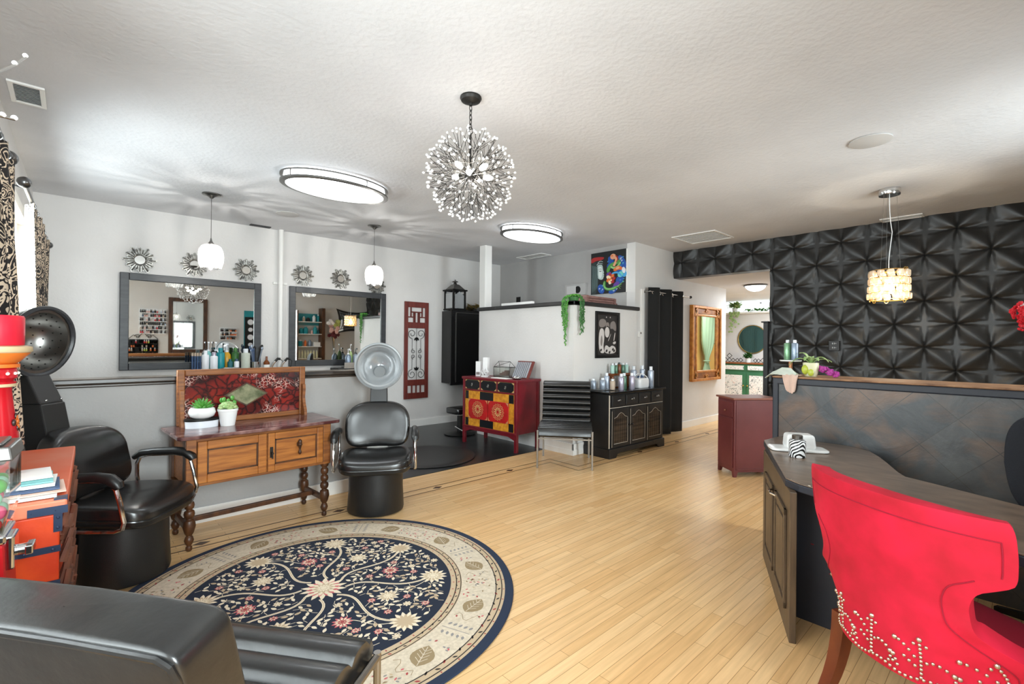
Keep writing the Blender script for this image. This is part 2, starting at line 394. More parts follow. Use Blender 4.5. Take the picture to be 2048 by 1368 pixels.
def wood_floor(name):
    m, nt, p = newmat(name); L = nt.links; pos = gen_pos(nt)
    br = nd(nt, 'ShaderNodeTexBrick'); br.offset = .37; br.offset_frequency = 2
    br.inputs['Scale'].default_value = 1; br.inputs['Brick Width'].default_value = .85; br.inputs['Row Height'].default_value = .057
    br.inputs['Mortar Size'].default_value = .0011; br.inputs['Mortar Smooth'].default_value = .2; br.inputs['Bias'].default_value = 0
    br.inputs['Color1'].default_value = lin((238, 202, 152)); br.inputs['Color2'].default_value = lin((226, 184, 130)); br.inputs['Mortar'].default_value = lin((150, 108, 62))
    L.new(pos, br.inputs['Vector'])
    mp = nd(nt, 'ShaderNodeMapping'); mp.inputs['Scale'].default_value = (1.5, 26, 1); L.new(pos, mp.inputs[0])
    n = nd(nt, 'ShaderNodeTexNoise'); n.inputs['Scale'].default_value = 2; n.inputs['Detail'].default_value = 6; L.new(mp.outputs[0], n.inputs['Vector'])
    r = nd(nt, 'ShaderNodeValToRGB'); r.color_ramp.elements[0].color = (.86, .82, .76, 1); r.color_ramp.elements[1].color = (1.06, 1.04, 1.0, 1); r.color_ramp.elements[0].position = .3; r.color_ramp.elements[1].position = .7
    L.new(n.outputs[0], r.inputs[0])
    n2 = nd(nt, 'ShaderNodeTexNoise'); n2.inputs['Scale'].default_value = .7; n2.inputs['Detail'].default_value = 3; L.new(pos, n2.inputs['Vector'])
    r2 = nd(nt, 'ShaderNodeValToRGB'); r2.color_ramp.elements[0].color = (.92, .9, .88, 1); r2.color_ramp.elements[1].color = (1.05, 1.05, 1.05, 1); L.new(n2.outputs[0], r2.inputs[0])
    a = nd(nt, 'ShaderNodeMix', data_type='RGBA', blend_type='MULTIPLY'); a.inputs[0].default_value = 1; L.new(br.outputs[0], a.inputs[6]); L.new(r.outputs[0], a.inputs[7])
    b = nd(nt, 'ShaderNodeMix', data_type='RGBA', blend_type='MULTIPLY'); b.inputs[0].default_value = 1; L.new(a.outputs[2], b.inputs[6]); L.new(r2.outputs[0], b.inputs[7])
    L.new(b.outputs[2], p.inputs['Base Color']); p.inputs['Roughness'].default_value = .32; p.inputs['Specular IOR Level'].default_value = .4
wood_floor('maple')
def tile_mat(name, c1, c2, mortar, w, h, rough, ms=.004, rot=0, off=.5, rust=None, loc=(0, 0, 0), swap=False, bump=.2):
    m, nt, p = newmat(name); L = nt.links; pos = gen_pos(nt)
    if swap:      # wall in the YZ plane
        sx = nd(nt, 'ShaderNodeSeparateXYZ'); cx = nd(nt, 'ShaderNodeCombineXYZ'); L.new(pos, sx.inputs[0]); L.new(sx.outputs[1], cx.inputs[0]); L.new(sx.outputs[2], cx.inputs[1]); pos = cx.outputs[0]
    mp = nd(nt, 'ShaderNodeMapping', vector_type='POINT'); mp.inputs['Location'].default_value = loc; mp.inputs['Rotation'].default_value = (0, 0, rot); L.new(pos, mp.inputs[0])
    br = nd(nt, 'ShaderNodeTexBrick'); br.offset = off; br.inputs['Scale'].default_value = 1; br.inputs['Brick Width'].default_value = w; br.inputs['Row Height'].default_value = h
    br.inputs['Mortar Size'].default_value = ms; br.inputs['Color1'].default_value = lin(c1); br.inputs['Color2'].default_value = lin(c2); br.inputs['Mortar'].default_value = lin(mortar)
    L.new(mp.outputs[0], br.inputs['Vector']); col = br.outputs[0]
    n = nd(nt, 'ShaderNodeTexNoise'); n.inputs['Scale'].default_value = 4.5; n.inputs['Detail'].default_value = 8; n.inputs['Roughness'].default_value = .62; n.inputs['Distortion'].default_value = .6; L.new(pos, n.inputs['Vector'])
    r = nd(nt, 'ShaderNodeValToRGB'); r.color_ramp.elements[0].color = (.62, .62, .64, 1); r.color_ramp.elements[1].color = (1.35, 1.35, 1.33, 1); r.color_ramp.elements[0].position = .3; r.color_ramp.elements[1].position = .72; L.new(n.outputs[0], r.inputs[0])
    a = nd(nt, 'ShaderNodeMix', data_type='RGBA', blend_type='MULTIPLY'); a.inputs[0].default_value = 1; L.new(col, a.inputs[6]); L.new(r.outputs[0], a.inputs[7]); col = a.outputs[2]
    if rust:
        n2 = nd(nt, 'ShaderNodeTexNoise'); n2.inputs['Scale'].default_value = 2.6; n2.inputs['Detail'].default_value = 5; n2.inputs['Distortion'].default_value = 1.2; L.new(pos, n2.inputs['Vector'])
        r2 = nd(nt, 'ShaderNodeValToRGB'); r2.color_ramp.elements[0].position = .47; r2.color_ramp.elements[1].position = .68; r2.color_ramp.elements[1].color = (.75, .75, .75, 1); L.new(n2.outputs[0], r2.inputs[0])
        mf = nd(nt, 'ShaderNodeMath', operation='MULTIPLY'); inv = nd(nt, 'ShaderNodeMath', operation='SUBTRACT'); inv.inputs[0].default_value = 1; L.new(br.outputs['Fac'], inv.inputs[1]); L.new(inv.outputs[0], mf.inputs[0]); L.new(r2.outputs[0], mf.inputs[1])
        b = nd(nt, 'ShaderNodeMix', data_type='RGBA'); L.new(mf.outputs[0], b.inputs[0]); L.new(col, b.inputs[6]); b.inputs[7].default_value = lin(rust); col = b.outputs[2]
    L.new(col, p.inputs['Base Color']); p.inputs['Roughness'].default_value = rough
    bm = nd(nt, 'ShaderNodeBump'); bm.inputs['Strength'].default_value = bump; bm.inputs['Distance'].default_value = .01; L.new(n.outputs[0], bm.inputs['Height']); L.new(bm.outputs[0], p.inputs['Normal'])
tile_mat('slate', (84, 85, 85), (66, 69, 72), (72, 70, 67), .247, .247, .36, ms=.0022, rot=radians(45), off=0, rust=(128, 98, 76), loc=(.044, .08, 0), swap=True, bump=.35)
tile_mat('salon_floor', (34, 36, 38), (28, 30, 32), (22, 23, 24), .46, .46, .3, ms=.003, off=0, bump=.15)
def voro_marble(name):
    m, nt, p = newmat(name); L = nt.links; tc = nd(nt, 'ShaderNodeTexCoord')
    w = nd(nt, 'ShaderNodeTexNoise'); w.inputs['Scale'].default_value = 7; w.inputs['Detail'].default_value = 3; L.new(tc.outputs['Object'], w.inputs['Vector'])
    ad = nd(nt, 'ShaderNodeMix', data_type='VECTOR'); ad.inputs[0].default_value = .12; L.new(tc.outputs['Object'], ad.inputs[4]); L.new(w.outputs['Color'], ad.inputs[5])
    v = nd(nt, 'ShaderNodeTexVoronoi', feature='DISTANCE_TO_EDGE'); v.inputs['Scale'].default_value = 16; L.new(ad.outputs[1], v.inputs['Vector'])
    r = nd(nt, 'ShaderNodeValToRGB'); e = r.color_ramp.elements; e[0].position = .0; e[0].color = lin((40, 18, 18)); e[1].position = .16; e[1].color = lin((138, 38, 30)); L.new(v.outputs['Distance'], r.inputs[0])
    big = nd(nt, 'ShaderNodeTexNoise'); big.inputs['Scale'].default_value = 3.2; big.inputs['Detail'].default_value = 3; L.new(tc.outputs['Object'], big.inputs['Vector'])
    rb = nd(nt, 'ShaderNodeValToRGB'); rb.color_ramp.elements[0].position = .38; rb.color_ramp.elements[0].color = (.20, .17, .19, 1); rb.color_ramp.elements[1].position = .66; rb.color_ramp.elements[1].color = (1.1, 1, 1, 1); L.new(big.outputs[0], rb.inputs[0])
    mu = nd(nt, 'ShaderNodeMix', data_type='RGBA', blend_type='MULTIPLY'); mu.inputs[0].default_value = 1; L.new(r.outputs[0], mu.inputs[6]); L.new(rb.outputs[0], mu.inputs[7])
    v2 = nd(nt, 'ShaderNodeTexVoronoi', feature='DISTANCE_TO_EDGE'); v2.inputs['Scale'].default_value = 40; L.new(ad.outputs[1], v2.inputs['Vector'])
    r2 = nd(nt, 'ShaderNodeValToRGB'); r2.color_ramp.elements[0].position = .015; r2.color_ramp.elements[0].color = (1, 1, 1, 1); r2.color_ramp.elements[1].position = .07; r2.color_ramp.elements[1].color = (0, 0, 0, 1); L.new(v2.outputs['Distance'], r2.inputs[0])
    big2 = nd(nt, 'ShaderNodeTexNoise'); big2.inputs['Scale'].default_value = 4.1; big2.inputs['Detail'].default_value = 2; mp = nd(nt, 'ShaderNodeMapping'); mp.inputs['Location'].default_value = (3, 5, 1); L.new(tc.outputs['Object'], mp.inputs[0]); L.new(mp.outputs[0], big2.inputs['Vector'])
    r3_ = nd(nt, 'ShaderNodeValToRGB'); r3_.color_ramp.elements[0].position = .54; r3_.color_ramp.elements[1].position = .62; L.new(big2.outputs[0], r3_.inputs[0])
    mm = nd(nt, 'ShaderNodeMath', operation='MULTIPLY'); L.new(r2.outputs[0], mm.inputs[0]); L.new(r3_.outputs[0], mm.inputs[1])
    fx = nd(nt, 'ShaderNodeMix', data_type='RGBA'); L.new(mm.outputs[0], fx.inputs[0]); L.new(mu.outputs[2], fx.inputs[6]); fx.inputs[7].default_value = lin((226, 190, 178))
    L.new(fx.outputs[2], p.inputs['Base Color']); p.inputs['Roughness'].default_value = .22
voro_marble('red_marble')
mat('marble_top', (74, 40, 40), .16, rgb2=(168, 132, 126), nscale=7, ndet=8, stretch=(1, 3, 1), lo=.46, hi=.78)
mat('green_marble', (70, 82, 56), .2, rgb2=(150, 150, 120), nscale=14, ndet=6)
def scroll_fabric(name, dark, light, scale, th, mirror=True):
    m, nt, p = newmat(name); L = nt.links; uvn = nd(nt, 'ShaderNodeUVMap'); src = uvn.outputs[0]
    sx = nd(nt, 'ShaderNodeSeparateXYZ'); L.new(src, sx.inputs[0])
    pg = nd(nt, 'ShaderNodeMath', operation='PINGPONG'); pg.inputs[1].default_value = .17; L.new(sx.outputs[0], pg.inputs[0])
    cb = nd(nt, 'ShaderNodeCombineXYZ'); L.new(pg.outputs[0], cb.inputs[0]); L.new(sx.outputs[1], cb.inputs[1])
    n = nd(nt, 'ShaderNodeTexNoise'); n.inputs['Scale'].default_value = scale; n.inputs['Detail'].default_value = 1.2; n.inputs['Distortion'].default_value = 1.6; L.new(cb.outputs[0], n.inputs['Vector'])
    w = nd(nt, 'ShaderNodeMath', operation='PINGPONG'); w.inputs[1].default_value = th; L.new(n.outputs[0], w.inputs[0])
    gt = nd(nt, 'ShaderNodeMath', operation='GREATER_THAN'); gt.inputs[1].default_value = th * .56; L.new(w.outputs[0], gt.inputs[0])
    mx = nd(nt, 'ShaderNodeMix', data_type='RGBA'); mx.inputs[6].default_value = lin(dark); mx.inputs[7].default_value = lin(light); L.new(gt.outputs[0], mx.inputs[0])
    L.new(mx.outputs[2], p.inputs['Base Color']); p.inputs['Roughness'].default_value = .8
scroll_fabric('damask', (24, 19, 20), (206, 186, 162), 12, .09)
def floral_mat(name):
    m, nt, p = newmat(name); L = nt.links; tc = nd(nt, 'ShaderNodeTexCoord')
    n = nd(nt, 'ShaderNodeTexNoise'); n.inputs['Scale'].default_value = 22; n.inputs['Detail'].default_value = 4; n.inputs['Distortion'].default_value = 1.5; L.new(tc.outputs['Object'], n.inputs['Vector'])
    r = nd(nt, 'ShaderNodeValToRGB'); e = r.color_ramp.elements; e[0].position = .36; e[0].color = lin((120, 126, 130)); e[1].position = .46; e[1].color = lin((232, 232, 230))
    x = e.new(.62); x.color = lin((236, 234, 232)); x = e.new(.68); x.color = lin((216, 160, 150)); x = e.new(.76); x.color = lin((160, 180, 170))
    L.new(n.outputs[0], r.inputs[0]); L.new(r.outputs[0], p.inputs['Base Color']); p.inputs['Roughness'].default_value = .5
floral_mat('floral')
def zebra_mat(name):
    m, nt, p = newmat(name); L = nt.links; tc = nd(nt, 'ShaderNodeTexCoord')
    w = nd(nt, 'ShaderNodeTexWave', bands_direction='DIAGONAL'); w.inputs['Scale'].default_value = 26; w.inputs['Distortion'].default_value = 9; w.inputs['Detail'].default_value = 1; w.inputs['Detail Scale'].default_value = .6
    L.new(tc.outputs['Object'], w.inputs['Vector'])
    r = nd(nt, 'ShaderNodeValToRGB'); r.color_ramp.interpolation = 'CONSTANT'; r.color_ramp.elements[0].color = lin((16, 16, 18)); r.color_ramp.elements[1].color = lin((240, 240, 240)); r.color_ramp.elements[1].position = .48
    L.new(w.outputs[0], r.inputs[0]); L.new(r.outputs[0], p.inputs['Base Color']); p.inputs['Roughness'].default_value = .25
zebra_mat('zebra')
# ================================================================== the setting
CZ = 3.0          # ceiling height
LW0, LWA = -.423, -.0131
def lw(y): return LW0 + .0131 * y      # x of the left wall's face
B = MB
struct(B().box(-.7, -1.4, -.12, 13.4, 7.3, 0).build('floor', 'maple', smooth=0))
struct(B().prism([(-.5, 4.45), (4.766, 4.45), (4.766, 5.93), (6.235, 5.93), (6.235, 7.1), (-.5, 7.1)], 0, .004).build('floor_salon', 'salon_floor', smooth=0), 'dark tiled floor of the styling area')
struct(B().box(-.7, -1.4, CZ, 7.6, 7.3, CZ + .1).build('ceiling', 'ceiling', smooth=0))
# left wall with two openings
wl = B()
def wallpanes(mb, a0, a1, z0, z1, holes, put):
    ys = sorted({a0, a1} | {h[0] for h in holes} | {h[1] for h in holes})
    for a, b in zip(ys[:-1], ys[1:]):
        hs = [h for h in holes if h[0] <= a + 1e-6 and h[1] >= b - 1e-6]
        if not hs: put(a, b, z0, z1)
        else:
            put(a, b, z0, hs[0][2]); put(a, b, hs[0][3], z1)
LH = [(.5, 2.5, .95, 2.55), (4.35, 6.3, .95, 2.5)]
wallpanes(wl, -1.35, 7.3, 0, CZ, LH, lambda a, b, c, d: wl.box(-.15, a, c, 0, b, d))
struct(wl.build('wall_left', 'wall', smooth=0, loc=(LW0, 0, 0), rotz=LWA))
def window(n, holes, loc, rotz, axis):
    a, b, c, d = holes
    w = B()
    t = .05
    def bx(a0, a1, z0, z1, d0, d1):
        if axis == 'y': w.box(d0, a0, z0, d1, a1, z1)
        else: w.box(a0, d0, z0, a1, d1, z1)
    s = -1 if axis == 'y' else -1
    for q in ((a, a + t, c, d), (b - t, b, c, d), (a, b, c, c + t), (a, b, d - t, d), ((a + b) / 2 - .02, (a + b) / 2 + .02, c, d)): bx(*q, -.11, -.05)
    for q in ((a - .09, a, c - .09, d + .09), (b, b + .09, c - .09, d + .09), (a, b, d, d + .09), (a, b, c - .09, c)): bx(*q, 0, .018)
    o = struct(w.build('window_%d' % n, 'white_paint', smooth=0, bevel=.004, loc=loc, rotz=rotz))
    g = B()
    if axis == 'y': g.box(-.084, a + t, c + t, -.078, b - t, d - t)
    else: g.box(a + t, -.084, c + t, b - t, -.078, d - t)
    tag(g.build('pane', 'glass', parent=o, smooth=0))
    return o
window(1, LH[0], (LW0, 0, 0), LWA, 'y'); window(2, LH[1], (LW0, 0, 0), LWA, 'y')
# rear wall (behind the camera, seen in the mirrors)
RH = [(-.2, .85, .55, 2.6), (4.05, 4.95, .55, 2.6)]
wr = B(); wallpanes(wr, -.6, 7.6, 0, CZ, RH, lambda a, b, c, d: wr.box(a, -1.35, c, b, -1.2, d))
struct(wr.build('wall_rear', 'wall', smooth=0))
window(3, RH[0], (0, -1.2, 0), 0, 'x'); window(4, RH[1], (0, -1.2, 0), 0, 'x')
struct(B().box(-.6, 7.1, 0, 6.4, 7.25, CZ).build('wall_far', 'wall', smooth=0))
struct(B().box(6.235, 4.15, 0, 6.4, 7.1, CZ).build('wall_alcove', 'wall_gray', smooth=0))  # alcove's shade put into a grey darker than the other walls
struct(B().box(6.235, 4.0, 0, 9.45, 4.15, CZ).build('wall_side', 'wall', smooth=0))
struct(B().box(4.766, 3.97, 0, 6.235, 5.93, 1.965).build('wall_bulkhead', 'wall', smooth=0), 'white boxed-in low room with open top')
lt = B(); lt.box(4.735, 3.94, 1.955, 4.86, 5.96, 2.012); lt.box(4.735, 3.94, 1.955, 6.28, 4.06, 2.012)
struct(lt.build('trim_1', 'black_paint', smooth=0, bevel=.012), 'black moulding along the top of the white bulkhead')
struct(B().box(4.766, 5.79, 2.012, 4.905, 5.93, CZ).build('pillar', 'white_paint', smooth=0, bevel=.004), 'white square post from bulkhead to ceiling')
# half wall with dark cap
struct(B().box(lw(4.5), 4.44, 0, 2.27, 4.56, 1.13).build('wall_partition', 'partition', smooth=0))
cp = B(); cp.box(lw(4.5), 4.40, 1.135, 2.31, 4.60, 1.172); cp.box(lw(4.5), 4.418, 1.112, 2.29, 4.582, 1.135)
struct(cp.build('trim_2', 'cap_wood', smooth=0, bevel=.008), 'dark wood cap of the half wall')
# baseboards
struct(B().box(lw(4.4), 4.424, 0, 2.28, 4.44, .125).build('baseboard_partition', 'white_paint', smooth=0, bevel=.004))
struct(B().box(-.3, 7.083, 0, 6.235, 7.1, .12).build('baseboard_far', 'white_paint', smooth=0, bevel=.004))
bb = B(); bb.box(4.748, 3.952, 0, 4.766, 5.93, .15); bb.box(4.748, 3.952, 0, 6.25, 3.97, .15); bb.box(4.742, 3.946, 0, 4.748, 5.93, .07); bb.box(4.742, 3.946, 0, 6.25, 3.952, .07)
struct(bb.build('baseboard_bulkhead', 'white_paint', smooth=0, bevel=.003))
struct(B().box(6.25, 3.984, 0, 9.45, 4.0, .12).build('baseboard_side', 'white_paint', smooth=0, bevel=.004))
# floor inlay
il = B()
def strip(p, q, w=.011, z=.0012):
    p = Vector((*p, 0)); q = Vector((*q, 0)); d = (q - p).normalized(); nrm = Vector((-d.y, d.x, 0)) * w / 2
    il.hexa([p - nrm, q - nrm, q + nrm, p + nrm], [v + Vector((0, 0, z)) for v in (p - nrm, q - nrm, q + nrm, p + nrm)])
for pts in (((-.35, 4.04), (4.395, 4.03), (4.39, 3.57), (9.6, 3.57)), ((-.35, 3.92), (4.28, 3.915), (4.25, 3.45), (9.5, 3.45))):
    for p, q in zip(pts[:-1], pts[1:]): strip(p, q)
for x, y in ((-.3, 3.98), (.68, 3.98), (1.68, 3.977), (2.68, 3.973), (3.66, 3.972), (5.62, 3.51), (6.62, 3.51), (7.62, 3.51)):
    il.prism([(x - .055, y), (x, y - .034), (x + .055, y), (x, y + .034)], 0, .0013)
struct(il.build('trim_3', 'oak_dark', smooth=0), 'dark inlay lines and diamonds in the maple floor')
# black panelled wall with header over the hall opening
pw = B(); SY, SZ = .2785, .272; OY, OZ = .245, 2.54; NG = 22
def tile_h(u, v):
    # u,v in [0,1]; stars sit at (0,0) and (1,1), crosses at the other corners
    g = .125
    e = min(u - g * v, 1 - u - g * (1 - v), v - g * u, 1 - v - g * (1 - u))
    if e <= 0: return 0.0
    t = (u + v) / 2; wv = max(sin(pi * t), .02); q = (u - v) / wv
    edge = min(1, e / .042); edge = edge * edge * (3 - 2 * edge)
    return edge * (.58 + .42 * wv * cos(2 * pi * .78 * q))
def cell(iy, iz, y0, y1, z0, z1):
    ya, za = OY + iy * SY, OZ + iz * SZ
    a0, a1 = max(ya, y0), min(ya + SY, y1); b0, b1 = max(za, z0), min(za + SZ, z1)
    if a1 - a0 < .003 or b1 - b0 < .003: return
    star = (iy + iz) % 2 == 0
    na = max(2, round(NG * (a1 - a0) / SY)); nb = max(2, round(NG * (b1 - b0) / SZ))
    def fn(i, j):
        y = a0 + (a1 - a0) * i; z = b0 + (b1 - b0) * j
        u = (y - ya) / SY; v = (z - za) / SZ
        if not star: u = 1 - u
        return (7.4 - .032 * tile_h(u, v), y, z)
    pw.grid(fn, na, nb, 0, flip=True)
for iy in range(-6, 9):
    for iz in range(-10, 3): cell(iy, iz, -1.2, 2.5, .0, CZ)
for iy in range(7, 15):
    for iz in range(-1, 3): cell(iy, iz, 2.5, 4.0, 2.56, CZ)
pw.box(7.402, -1.2, 0, 7.6, 2.5, CZ); pw.box(7.402, 2.5, 2.56, 7.6, 4.0, CZ)
struct(pw.build('wall_right', 'panel_black', smooth=60), 'black wall of star-patterned relief panels')
nw = B(); nw.box(7.32, 2.5, 0, 7.6, 2.56, 1.78); nw.box(7.30, 2.49, 1.78, 7.6, 2.585, 1.8)
struct(nw.build('trim_4', 'black_paint', smooth=0, bevel=.004), 'black jamb at the hall opening')
# hall beyond the opening
struct(B().box(7.6, 2.3, 2.56, 13.4, 7.3, 2.7).build('ceiling_hall', 'ceiling', smooth=0))
struct(B().box(12.3, 2.3, 0, 12.45, 7.2, 2.27).build('wall_hall_end', 'wall', smooth=0))
struct(B().box(13.0, 2.3, 0, 13.15, 7.2, 2.56).build('wall_hall_recess', 'wall', smooth=0))
lh = B(); lh.box(12.2, 2.4, 2.235, 13.0, 6.9, 2.275)
struct(lh.build('trim_5', 'white_paint', smooth=0, bevel=.004), 'white ledge above the green cabinet')
hw = B(); hw.box(7.6, 2.35, 0, 11.0, 2.5, 2.56)
struct(hw.build('wall_hall_near', 'wall', smooth=0))
struct(B().box(11.0, 2.35, 0, 13.1, 2.5, 2.56).build('wall_hall_yellow', 'yellow_wall', smooth=0))
struct(B().box(9.3, 4.15, 0, 9.45, 7.2, 2.56).build('wall_hall_return', 'wall', smooth=0))
struct(B().box(9.3, 7.0, 0, 13.1, 7.15, 2.56).build('wall_hall_far', 'wall', smooth=0))
tw = B()
for q in ((3.65, 2.275, 3.70, 2.56), (5.5, 2.275, 5.55, 2.56), (4.58, 2.275, 4.62, 2.56), (3.65, 2.275, 5.55, 2.31), (3.65, 2.53, 5.55, 2.56)): tw.box(12.96, q[0], q[1], 13.0, q[2], q[3])
struct(tw.build('window_5', 'white_paint', smooth=0), 'added frame around the fill light above the hall ledge')  # made-up frame bars around the added recess light
dr = B(); dr.box(9.452, 5.05, 0, 9.478, 6.05, 2.16); dr2 = B(); dr2.box(9.478, 5.13, .02, 9.512, 5.97, 2.08)
for (a, b, c, d) in ((5.23, 5.50, 1.15, 1.95), (5.60, 5.87, 1.15, 1.95), (5.23, 5.50, .2, 1.0), (5.60, 5.87, .2, 1.0)):
    dr2.box(9.512, a, c, 9.522, b, d); dr2.box(9.522, a + .05, c + .05, 9.53, b - .05, d - .05)
dd = struct(dr.build('door_1', 'white_paint', smooth=0)); dr2.build('door_leaf', 'door_teal', parent=dd, smooth=0, bevel=.004)
# slate counter wall of the reception
sc_ = B(); sc_.box(3.85, -1.15, 0, 3.99, 1.235, 1.165)
struct(sc_.build('wall_counter', 'slate', smooth=0), 'slate-tiled reception half wall')
st = B(); st.box(3.838, -1.16, 1.165, 4.0, 1.25, 1.212); st.box(3.838, 1.235, 0, 4.0, 1.275, 1.212)
struct(st.build('trim_6', 'desk_navy', smooth=0, bevel=.008), 'dark slate edge trim of the counter wall')
sw = B(); sw.box(3.835, -1.16, 1.212, 4.22, 1.278, 1.226)
struct(sw.build('trim_7', 'worn_cap', smooth=0, bevel=.006), 'worn wooden top of the counter wall')
# ceiling fixtures
def disc(name, x, y, r, label):
    tag(B().lathe([(0, 0), (r * .9, 0), (r, .004), (r, .012), (r * .96, .014), (0, .014)][::-1], (x, y, CZ - .014), 32).build(name, 'plaster_disc'), label, 'ceiling speaker')
disc('ceiling_speaker', 1.895, 6.09, .13, 'flat round ceiling speaker between the two glass pendants')
disc('ceiling_speaker', 4.386, .79, .135, 'flat round ceiling speaker nearest the black wall')
def vent(name, x0, y0, x1, y1, label, n, along, dark=False, cat='air vent'):
    t = thing(name, label, cat, ((x0 + x1) / 2, (y0 + y1) / 2, CZ))
    hx, hy = (x1 - x0) / 2, (y1 - y0) / 2; fr = B(); b = .025
    for q in ((-hx, -hy, hx, -hy + b), (-hx, hy - b, hx, hy), (-hx, -hy + b, -hx + b, hy - b), (hx - b, -hy + b, hx, hy - b)): fr.box(q[0], q[1], -.014, q[2], q[3], -.001)
    fr.build('frame', 'white_paint', t, 0, bevel=.002)
    B().box(-hx + b, -hy + b, -.004, hx - b, hy - b, -.002).build('backing', 'grille_dark' if dark else 'plaster_disc', t, 0)
    sl = B()
    for i in range(n):
        f = (i + .5) / n
        if along == 'x': yy = -hy + b + (2 * hy - 2 * b) * f; sl.hexa([(-hx + b, yy - .006, -.012), (hx - b, yy - .006, -.012), (hx - b, yy + .002, -.004), (-hx + b, yy + .002, -.004)], [(-hx + b, yy - .004, -.010), (hx - b, yy - .004, -.010), (hx - b, yy + .005, -.003), (-hx + b, yy + .005, -.003)])
        else: xx = -hx + b + (2 * hx - 2 * b) * f; sl.hexa([(xx - .006, -hy + b, -.012), (xx + .002, -hy + b, -.004), (xx + .002, hy - b, -.004), (xx - .006, hy - b, -.012)], [(xx - .004, -hy + b, -.010), (xx + .005, -hy + b, -.003), (xx + .005, hy - b, -.003), (xx - .004, hy - b, -.010)])
    sl.build('slats', 'white_paint', t, 0)
    return t
vent('air_vent', -.31, 4.12, -.145, 4.46, 'small white ceiling register beside the curtained left wall', 12, 'x', True)
vent('air_vent', 5.85, 5.60, 6.1, 6.23, 'white slatted ceiling register above the alcove behind the bulkhead', 6, 'x')
vent('air_vent', 6.30, 2.82, 6.92, 3.45, 'large white return-air grille near the black header', 9, 'y')
vent('air_vent', 7.18, .80, 7.36, 1.2, 'narrow white ceiling register along the top of the black wall', 4, 'y')
tag(B().box(1.71, 6.96, CZ - .01, 1.96, 7.04, CZ).build('access_slot', 'grille_dark', smooth=0), 'short dark slot in the ceiling next to the white wall pipe', 'vent slot')
# pipe on the far wall
t = thing('wall_pipe', 'white vertical pipe on the far wall between the two mirrors', 'pipe', (2.115, 7.05, 0))
B().cyl((0, 0, 0), (0, 0, CZ), .032, n=20).build('pipe', 'white_paint', t)
for z in (.6, 2.24):
    b = B(); b.cyl((0, 0, z), (0, 0, z + .03), .04, n=20); b.box(-.09, .02, z, .09, .048, z + .03); b.build('clamp', 'white_paint', t)
# ================================================================== furniture
def face(fx, fy): return atan2(fx, -fy)
